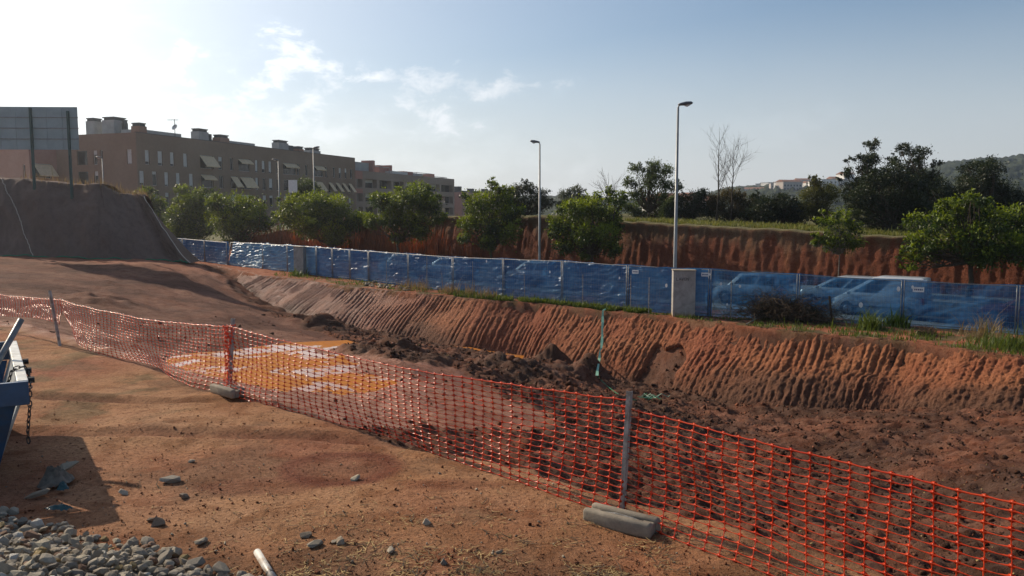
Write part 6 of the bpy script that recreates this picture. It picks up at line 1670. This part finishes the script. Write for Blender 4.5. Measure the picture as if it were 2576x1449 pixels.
# straw and twigs lying about
def blades(name, root_pts, length, width, mat, seed, flat=False, droop=0.5, lean=0.35, lab=None, mixv=None):
    rs = np.random.RandomState(seed); n = len(root_pts); a = rs.uniform(0, 6.28, n); d = np.stack([np.cos(a), np.sin(a), np.zeros(n)], 1)
    up = np.array((0, 0, 1.0)) * (0.04 if flat else 1.0); ln = (length * rs.lognormal(0, .35, n))[:, None]; wd = (width * rs.uniform(.6, 1.4, n))[:, None]
    sd = np.stack([-d[:, 1], d[:, 0], np.zeros(n)], 1)
    if flat:
        p0 = root_pts; p1 = root_pts + d * ln * .5 + up * ln * rs.rand(n)[:, None] * 2 + sd * ln * rs.uniform(-.12, .12, (n, 1)); p2 = root_pts + d * ln + up * ln * rs.rand(n)[:, None] * 3
    else:
        l = lean * rs.rand(n)[:, None]; p0 = root_pts; p1 = root_pts + up * ln * .55 + d * ln * l * .5; p2 = root_pts + up * ln * (1 - droop * .3 * rs.rand(n)[:, None]) + d * ln * (l + droop * .4 * rs.rand(n)[:, None])
    v = np.stack([p0 - sd * wd * .5, p0 + sd * wd * .5, p1 + sd * wd * .42, p1 - sd * wd * .42, p2 + sd * wd * .08, p2 - sd * wd * .08], 1).reshape(-1, 3)
    i = (np.arange(n) * 6)[:, None]; f = np.concatenate([i + np.array([[0, 1, 2, 3]]), i + np.array([[3, 2, 4, 5]])], 0)
    me = np_mesh(name, v, f); mx = rs.rand(n) if mixv is None else mixv; color_attr(me, 'leafmix', np.repeat(np.stack([mx] * 3, 1), 6, 0))
    o = link(name, me, mat)
    if lab: tag(o, lab[0], lab[1])
    tag(o, kind='stuff'); return o
x1, y1 = region(1500, 700, 1700, 1300, 1449); x2, y2 = region(700, 500, 1750, 1230, 1449); x3, y3 = region(260, 100, 1400, 1060, 1449)
x, y = np.concatenate([x1, x2, x3]), np.concatenate([y1, y2, y3]); cl = fbm(x * 2.2, y * 2.2, 3); k = (polyline_dist(x, y, LIP)[0] < -0.15) & (rs.rand(len(x)) < smooth(-.35, .45, cl)); x, y = x[k], y[k]
blades('straw', np.stack([x, y, ground_zs(x, y) + .006], 1), 0.055, 0.0065, M['straw'], 4, flat=True, lab=('dry straw and chopped stalks littering the front of the yard', 'straw'))
k = rs.rand(len(x)) < .25; blades('twigs', np.stack([x[k], y[k], ground_zs(x[k], y[k]) + .008], 1), 0.12, 0.009, M['twig'], 6, flat=True, lab=('dark broken twigs littering the front of the yard', 'twigs'))

# grass
GM = {'green': mat_leaf('strip_grass', (0.055, 0.095, 0.018), (0.12, 0.15, 0.036), 0.35, 0.35, 0.2), 'dry': mat_leaf('dry_weeds', (0.16, 0.125, 0.06), (0.27, 0.20, 0.10), 0.30, 0.3, 0.1), 'reed': mat_leaf('red_brown_reeds', (0.20, 0.075, 0.035), (0.30, 0.13, 0.06), 0.30, 0.4, 0.1), 'mead': mat_leaf('meadow', (0.085, 0.115, 0.028), (0.20, 0.19, 0.06), 0.35, 0.35, 0.1)}
def strip_pts(n, u0, u1, lo, hi):
    """between the bank edge (0) and the fence (1)"""
    u = rs.uniform(u0, u1, n); w = rs.uniform(lo, hi, n); s = np.array([f_s(q) for q in u]); p = np.array([f_at(q)[:2] for q in s])
    bu = np.array([project(Vector((q.x, q.y, q.z)))[0] for q in BT]); bx = np.interp(u, bu, [q.x for q in BT]); by = np.interp(u, bu, [q.y for q in BT])
    return bx + (p[:, 0] - bx) * w, by + (p[:, 1] - by) * w
def grass_strip(n, u0, u1, lo, hi, ln, wd, mat, seed, lab, thr=-.1):
    x, y = strip_pts(n, u0, u1, lo, hi); k = fbm(x * .8, y * .8, 3) > thr; x, y = x[k], y[k]
    return blades('grass', np.stack([x, y, ground_zs(x, y) - .02], 1), ln, wd, mat, seed, lab=lab)
grass_strip(9000, 1140, 1640, 0.15, 0.95, 0.17, 0.035, GM['green'], 31, ('low bright green grass on the strip below the fence in the middle', 'grass'), -.25)
grass_strip(1500, 690, 1140, 0.2, 0.95, 0.14, 0.04, GM['green'], 32, ('thin grass along the fence right of the far cabinet', 'grass'), .0)
grass_strip(2600, 2090, 2700, 0.02, 0.7, 0.17, 0.030, GM['green'], 33, ('long green grass on the bank edge at the right', 'grass'), -.1)
grass_strip(1600, 1640, 2100, 0.1, 0.9, 0.14, 0.03, GM['green'], 34, ('sparse grass round the brush heap', 'grass'), .05)
grass_strip(1400, 1000, 1250, 0.2, 0.9, 0.45, 0.02, GM['dry'], 35, ('grey dry weeds by the red rag below the fence', 'weeds'), .0)
def tuft(c, n, r, ln, wd, mat, seed, lab):
    q = rs.normal(size=(n, 2)) * r; x, y = c.x + q[:, 0], c.y + q[:, 1]; return blades('grass_tuft', np.stack([x, y, ground_zs(x, y) - .02], 1), ln, wd, mat, seed, lean=.6, droop=.9, lab=lab)
for (u, v, n, r, ln, wd, m_, s, lab) in ((2190, 822, 260, .25, .55, .035, 'green', 41, 'tall green grass tuft left of the pair of posts'), (2255, 815, 220, .22, .50, .035, 'green', 42, 'tall green grass tuft at the foot of the pair of posts'), (2480, 848, 160, .35, .75, .025, 'dry', 43, 'golden dry grass clump on the bank edge at the right'), (2545, 870, 420, .45, .45, .03, 'green', 44, 'thick green grass tuft at the right edge'), (750, 688, 60, .3, .4, .06, 'green', 45, 'yellow green tuft at the foot of the far cabinet')):
    p = hit(u, v + 6); tuft(p, n, r, ln, wd, GM[m_], s, (lab, 'grass tuft'))
# meadow above the cutting, reeds on it, weeds on the mound
n = 14000; c = rs.uniform(cl_s(1540), cl_s(2420), n); q = CLIFF_N - .2 + rs.rand(n) ** 1.5 * 9; x = q * CN[0] + c * CD[0]; y = q * CN[1] + c * CD[1]
blades('meadow_grass', np.stack([x, y, ground_zs(x, y) - .03], 1), .20, .06, GM['mead'], 51, lab=('sunlit meadow grass along the top of the red cutting', 'grass'))
n = 3200; c = rs.uniform(cl_s(640), cl_s(1240), n); q = CLIFF_N - 2.6 + rs.rand(n) * 2.6; x = q * CN[0] + c * CD[0]; y = q * CN[1] + c * CD[1]; k = fbm(x * .35, y * .35, 2) > -.2; x, y = x[k], y[k]
blades('dry_reeds', np.stack([x, y, ground_zs(x, y) - .03], 1), 2.1, .075, GM['reed'], 52, lean=.25, lab=('tall red brown dry reeds between the street trees', 'reeds'))
i = rs.randint(90, 225, 520); j = rs.randint(43, 54, 520); p = MOUND_V[i, j] + rs.normal(size=(520, 3)) * np.array((.2, .1, 0))
blades('dry_weeds', p - np.array((0, 0, .04)), .42, .03, GM['dry'], 53, lab=('thin dry weeds along the top of the covered mound', 'weeds'))

# ------------------------------------------------------------------ brush heap with debris
def brush_heap():
    rs = np.random.RandomState(61); c = hit(1955, 808); c2 = hit(2060, 815)
    root = empty('brush_heap', c); m = MB()
    for k in range(2300):
        f = rs.rand(); o = c.lerp(c2, f * 1.5 - .45) - c; r = rs.normal(size=3) * np.array((.75, .42, .34)); hgt = 0.55 + .25 * math.sin(f * 5)
        p = o + Vector((r[0], r[1] + .35, abs(r[2]) * 1.0 + hgt * rs.rand() * max(0, 1 - abs(r[0]) / 1.6)))
        a = rs.uniform(0, 6.28); e = rs.uniform(-.5, .9); d = Vector((math.cos(a) * math.cos(e), math.sin(a) * math.cos(e), math.sin(e))); L = rs.uniform(.2, .75)
        m.tube([p, p + d * L * .5 + Vector(rs.normal(size=3)) * .04, p + d * L + Vector(rs.normal(size=3)) * .07], [.011, .008, .004], 3, False)
    o = m.build('twigs', M['twig'], root); tag(o, kind='stuff')
    cs = [np.array(c.lerp(c2, f) - c) + np.array((0, .4, .32)) for f in (-.3, 0, .4, .8)]; me = leaf_mesh('dead_leaves', cs, [.5, .55, .55, .45], [700] * 4, (.14, .05), 5); link('dead_leaves', me, LM['oak'], root)
    m = MB(); pts = [hit(1890, 808), hit(1915, 800), hit(1945, 806), hit(1965, 803), hit(1980, 786), hit(1985, 766)]; pts = [p - c + Vector((0, -.25, .14 + .02 * i)) for i, p in enumerate(pts)]; pts[3].z += .1; pts[4].z += .05
    m.tube(pts, [.05, .07, .10, .10, .08, .05], 8); m.build('branch', M['pale_bark'], root, smooth=True)
    m = MB(); m.tube([hit(1872, 818) - c + Vector((0, -.3, .08)), hit(1912, 803) - c + Vector((0, -.3, .2))], .03, 6); m.build('branch', M['pale_bark'], root)
    tag(root, 'dark heap of cut brush on the bank edge before the estate car', 'brush heap')
    p = hit(2010, 800); m = MB(); m.tube([p + Vector((0, -.5, .22)), p + Vector((.42, -.35, .42))], .03, 6); o = m.build('pale_batten', M['pipe']); tag(o, 'short pale batten sticking out of the brush heap', 'batten')
    p = hit(1890, 775) + Vector((0, -.1, .25)); me = rag_mesh('red_rag', .26, .2, .12, 5); o = link('red_rag', me, plain('red_plastic', (.22, .02, .02), .5, .4, 0, .3, 6, 0), loc=p, smooth=True); tag(o, 'dull red plastic rag on the left of the brush heap', 'rag')
def rag_mesh(name, rx, ry, h, seed, n=26):
    u = np.linspace(-1, 1, n); U, V = np.meshgrid(u, u, indexing='ij'); U, V = U * np.sqrt(1 - V * V / 2), V * np.sqrt(1 - U * U / 2); r = np.hypot(U, V)
    Z = h * (1 - smooth(.35, 1.1, r)) * (1 + .6 * fbm(U * 2 + seed, V * 2, 3)) + .015 * fbm(U * 5, V * 5 + seed, 2) + .01
    X = U * rx * (1 + .25 * fbm(U * 1.3 + seed, V * 1.3, 2)); Y = V * ry * (1 + .25 * fbm(U * 1.5, V * 1.5 + seed, 2))
    return np_mesh(name, np.stack([X, Y, Z], -1).reshape(-1, 3), grid_faces(n, n))
brush_heap()
p = hit(1062, 712); o = link('red_rag', rag_mesh('red_rag', .22, .15, .42, 8), plain('red_cloth', (.50, .03, .03), .7, .3, 0, .3, 6, 0), loc=p + Vector((0, 0, .02)), smooth=True); tag(o, 'bright red rag caught in the grey weeds below the fence', 'rag')
x, y = strip_pts(90, 915, 1030, .25, .8); scatter('rubble', np.stack([x, y, ground_zs(x, y)], 1), np.clip(rs.lognormal(-1.9, .5, 90), .07, .4), M['gravel'], 14, ('pale rubble strewn along the fence left of the red rag', 'rubble'), npt=9)
p = hit(2330, 845); m = MB()
for k in range(160):
    a = rs.uniform(0, 6.28); e = rs.uniform(-.1, 1.2); d = Vector((math.cos(a) * math.cos(e), math.sin(a) * math.cos(e), math.sin(e))); q = p + Vector((rs.normal() * .12, rs.normal() * .12, .05)); m.tube([q, q + d * .22 + Vector(rs.normal(size=3)) * .04, q + d * .42], [.010, .007, .003], 3, False)
o = m.build('root_ball', M['twig']); tag(o, 'dark dry root ball on the bank edge right of the posts', 'root ball', kind='stuff')
for k, (a, b, cc, lab) in enumerate((((2340, 858), (2400, 856), (2450, 868), 'long pale dry stalk lying right of the root ball'), ((2480, 868), (2500, 830), (2520, 812), 'golden bent stalk rising from the dry grass clump'), ((2400, 862), (2440, 835), (2470, 842), 'arched golden stalk left of the dry grass clump'))):
    P = [hit(*a), hit(*b), hit(*cc)]; y0 = P[0].y; P = [gy(q[0], q[1], y0) for q in (a, b, cc)]; m = MB(); m.tube([P[0].lerp(P[1], f / 4).lerp(P[1].lerp(P[2], f / 4), f / 4) for f in range(5)], [.02, .018, .015, .01, .005], 5); o = m.build('dry_stalk', M['straw']); tag(o, lab, 'stalk')

# ------------------------------------------------------------------ green hose and rope
def hose():
    pts = [hit(u, v) for u, v in ((1546, 772), (1530, 779), (1518, 785), (1517, 800), (1517, 815), (1516, 832), (1516, 850), (1515, 866), (1514, 880), (1510, 887), (1509, 905), (1507, 920), (1504, 938), (1503, 950))]
    V = []
    for i, p in enumerate(pts):
        d = (pts[min(i + 1, len(pts) - 1)] - pts[max(i - 1, 0)]).normalized(); sd = d.cross(Vector((0, -.7, .7))).normalized(); w = (.10 if i not in (9,) else .05) * (1 + .25 * math.sin(i * 2.1)); q = p + Vector((-.03, -.08, .08))
        V += [q - sd * w * .5, q + sd * w * .5 , q + sd * w * .5 + Vector((0, -.02, .02)), q - sd * w * .5 + Vector((0, -.02, .02))]
    m = MB(); m.v = [tuple(v) for v in V]
    for i in range(len(pts) - 1):
        for j in range(4): m.f.append((i * 4 + j, i * 4 + (j + 1) % 4, i * 4 + 4 + (j + 1) % 4, i * 4 + 4 + j))
    o = m.build('hose', M['hose'], smooth=False); tag(o, 'pale green flat hose hanging down the cut bank', 'hose')
    pts = [hit(u, v) + Vector((0, -.05, .05)) for u, v in ((1503, 950), (1525, 972), (1548, 990), (1575, 1004), (1600, 1010))]; m = MB(); m.tube(pts, .014, 5); o = m.build('garden_line', M['rope']); tag(o, 'thin dark green cord trailing from the hose to the near stake', 'cord')
    b = hit(1628, 1006); rs = np.random.RandomState(3); root = empty('green_rope_tangle', b)
    for k in range(7):
        q = Vector((rs.uniform(-.3, .3), rs.uniform(-.3, .3), .05)); a = rs.uniform(-.5, .5); L = rs.uniform(.3, .75); m = MB()
        m.tube([q, q + Vector((math.cos(a) * L * .4, rs.normal() * .12, .12 + rs.rand() * .1)), q + Vector((math.cos(a) * L * .8, rs.normal() * .2, .05)), q + Vector((math.cos(a) * L * (-.3 if k % 3 == 0 else 1), math.sin(a) * L, .04))], .012, 4); m.build('strand', M['rope'] if k % 2 else M['hose'], root)
    tag(root, 'tangle of green rope in the pit right of the near stake', 'rope')
hose()

# ------------------------------------------------------------------ skip, chain, pole, pipe, rags
def skip():
    K = gy(71, 957, 8.1); ax = Vector((-.551, .835, 0)).normalized(); by = Vector((-.835, -.551, 0)).normalized(); zt = K.z
    root = empty('skip', (K.x, K.y, 0)); R = Matrix((ax, by, Vector((0, 0, 1)))).transposed(); Ls, Wd = 3.0, 1.75
    def P(x, y, z): return R @ Vector((x, y, z))
    def hexa(lo, hi, nm, mat):
        m = MB(); m.v = [tuple(P(*q)) for q in lo + hi]; m.f = [(3, 2, 1, 0), (4, 5, 6, 7), (0, 1, 5, 4), (1, 2, 6, 5), (2, 3, 7, 6), (3, 0, 4, 7)]; return m.build(nm, mat, root, bevel=.006)
    def bx(x0, x1, y0, y1, z0, z1, nm, mat): return hexa([(x0, y0, z0), (x1, y0, z0), (x1, y1, z0), (x0, y1, z0)], [(x0, y0, z1), (x1, y0, z1), (x1, y1, z1), (x0, y1, z1)], nm, mat)
    bx(-.05, .01, 0, Wd, zt - .24, zt, 'end_band', M['blue_steel']); bx(Ls - .01, Ls + .05, 0, Wd, zt - .24, zt, 'end_band', M['blue_steel'])
    def wall(a0, a1, b0, b1, nm, mat, t=(0, 0)):
        hexa([a1, b1, (b1[0] + t[0], b1[1] + t[1], b1[2]), (a1[0] + t[0], a1[1] + t[1], a1[2])], [a0, b0, (b0[0] + t[0], b0[1] + t[1], b0[2]), (a0[0] + t[0], a0[1] + t[1], a0[2])], nm, mat)
    zb = .06; top = zt - .245
    wall((.012, .12, top), (.25, .30, zb), (.012, Wd - .12, top), (.25, Wd - .30, zb), 'end_wall', M['blue_steel'], (.03, 0))
    wall((Ls - .04, .12, top), (Ls - .28, .30, zb), (Ls - .04, Wd - .12, top), (Ls - .28, Wd - .30, zb), 'end_wall', M['blue_steel'], (.03, 0))
    wall((.02, .02, zt - .09), (.28, .31, zb), (Ls - .02, .02, zt - .09), (Ls - .28, .31, zb), 'side_wall', M['pale_steel'], (0, .03))
    wall((.02, Wd - .05, zt - .09), (.28, Wd - .34, zb), (Ls - .02, Wd - .05, zt - .09), (Ls - .28, Wd - .34, zb), 'side_wall', M['pale_steel'], (0, .03))
    bx(.012, Ls - .012, .0, .10, zt - .085, zt + .004, 'side_rail', M['pale_steel']); bx(.012, Ls - .012, Wd - .10, Wd, zt - .085, zt + .004, 'side_rail', M['pale_steel'])
    bx(.28, Ls - .30, .32, Wd - .34, zb - .04, zb, 'floor', M['blue_steel'])
    for k, x in enumerate((.35, .95, 1.6)):
        m = MB(); m.tube([P(x, -.01, zt - .06), P(x, -.07, zt - .06)], .035, 8); m.build('lug', M['chain'], root)
    tag(root, 'blue steel skip with pale rim cut off by the left edge', 'skip')
    # chain laid over the rail: every link a part
    path = [P(.50, .24, zt - .50), P(.52, .21, zt - .30), P(.56, .17, zt - .12), P(.60, .13, zt - .0), P(.66, .08, zt + .03), P(.70, .0, zt + .03), P(.66, -.03, zt - .05), P(.45, -.03, zt - .10), P(.25, -.03, zt - .07), P(.10, -.012, zt - .12), P(.0, .0, zt - .28), P(-.03, .03, zt - .52), P(-.03, .03, zt - .64)]
    S = [0.0]
    for a, b in zip(path[:-1], path[1:]): S.append(S[-1] + (b - a).length)
    tor = bpy.data.meshes.new('chain_link'); V, Fq = [], []
    for i in range(8):
        a = i * math.pi / 4; c = Vector((math.cos(a) * .026 + (.010 if math.cos(a) > 0 else -.010), math.sin(a) * .017, 0)); o = Vector((math.cos(a), math.sin(a), 0))
        for j in range(3):
            b = j * 2 * math.pi / 3; V.append(tuple(c + (o * math.cos(b) + Vector((0, 0, 1)) * math.sin(b)) * .0075))
    for i in range(8):
        for j in range(3): Fq.append((i * 3 + j, ((i + 1) % 8) * 3 + j, ((i + 1) % 8) * 3 + (j + 1) % 3, i * 3 + (j + 1) % 3))
    tor.from_pydata(V, [], Fq); tor.update(); tor.materials.append(M['chain'])
    cr = empty('chain', (K.x, K.y, 0)); n = int(S[-1] / .052)
    for k in range(n):
        s = (k + .5) * S[-1] / n; i = max(0, int(np.searchsorted(S, s)) - 1); f = (s - S[i]) / (S[i + 1] - S[i]); p = path[i].lerp(path[i + 1], f); d = (path[i + 1] - path[i]).normalized()
        o = bpy.data.objects.new('link', tor); COL.objects.link(o); o.parent = cr; o.location = p; o.rotation_euler = (d.to_track_quat('X', 'Z') @ Matrix.Rotation(math.pi / 2 * (k % 2), 3, 'X').to_quaternion()).to_euler()
    tag(cr, 'dark steel chain slung over the rim of the blue skip', 'chain')
    a = gy(54, 803, 9.5); d = P(1.9, .5, 0) + Vector((K.x, K.y, 0)); b = gy(-55, 1000, 9.0); b.z = max(b.z, .25)
    m = MB(); m.tube([b, a], .035, 10); o = m.build('steel_pole', M['galv'], smooth=True); tag(o, 'grey steel pole leaning up out of the blue skip', 'pole')
skip()
a, b = gz(647, 1389, .036), gz(702, 1480, .03); m = MB(); m.tube([a, b], .029, 14); pp = m.build('pipe', M['pipe'], smooth=True); tag(pp, 'short grey plastic pipe lying at the bottom edge right of the gravel', 'pipe')
m = MB(); m.tube([a + (b - a).normalized() * .42 + Vector((0, 0, .0)), a + (b - a).normalized() * .45], .0305, 14); m.build('joint_ring', M['black_plastic'], pp)
q = gz(140, 1215, 0); o = link('rag', rag_mesh('rag', .15, .20, .12, 3), plain('dirty_grey_cloth', (.15, .13, .105), .9, .1, 0, .4, 8, .3, .02, dirt=(.17, .12, .08)), loc=(q.x, q.y, .0), smooth=True); tag(o, 'crumpled dirty grey rag in the skip shadow', 'rag')
q = gz(168, 1190, 0); o = bpy.data.objects.new('stone', ROCKS_F[3]); COL.objects.link(o); o.location = (q.x, q.y, .07); o.scale = (.30, .13, .13); o.rotation_euler = (.1, -.35, .35); tag(o, 'long pale stone propped on the grey rag in the skip shadow', 'stone', 'loose stones lying on the yard')
q = gz(98, 1250, 0); o = bpy.data.objects.new('stone', ROCKS_F[1]); COL.objects.link(o); o.location = (q.x, q.y, .035); o.scale = (.30, .16, .09); o.rotation_euler = (.05, -.15, .5); tag(o, 'flat brown stone slab in the skip shadow above the gravel', 'stone', 'loose stones lying on the yard')
TEAL = plain('teal_plastic', (.025, .075, .08), .4, .4, 0, .3, 9, 0)
q = gz(158, 1235, 0); o = link('plastic_scrap', rag_mesh('plastic_scrap', .06, .05, .06, 9, 14), TEAL, loc=(q.x, q.y, .01), smooth=True); tag(o, 'teal plastic scrap beside the grey rag', 'plastic')
q = gz(150, 1290, 0); o = link('plastic_scrap', rag_mesh('plastic_scrap', .12, .04, .03, 4, 14), TEAL, loc=(q.x, q.y, .03), smooth=True); tag(o, 'flat teal plastic scrap at the top edge of the gravel heap', 'plastic')

# ------------------------------------------------------------------ air
HAZE = 0.00028
if HAZE:
    b = NB('haze'); v = b.N('ShaderNodeVolumePrincipled'); v.inputs['Color'].default_value = (0.86, 0.92, 1.0, 1); v.inputs['Density'].default_value = HAZE; v.inputs['Anisotropy'].default_value = 0.72
    b.L(v.outputs[0], b.out.inputs['Volume'])
    m = MB(); m.box((0, 485, 60), (3100, 1900, 144)); hz = m.build('haze', b.m); tag(hz, 'thin pale haze in the air', 'haze', kind='stuff')
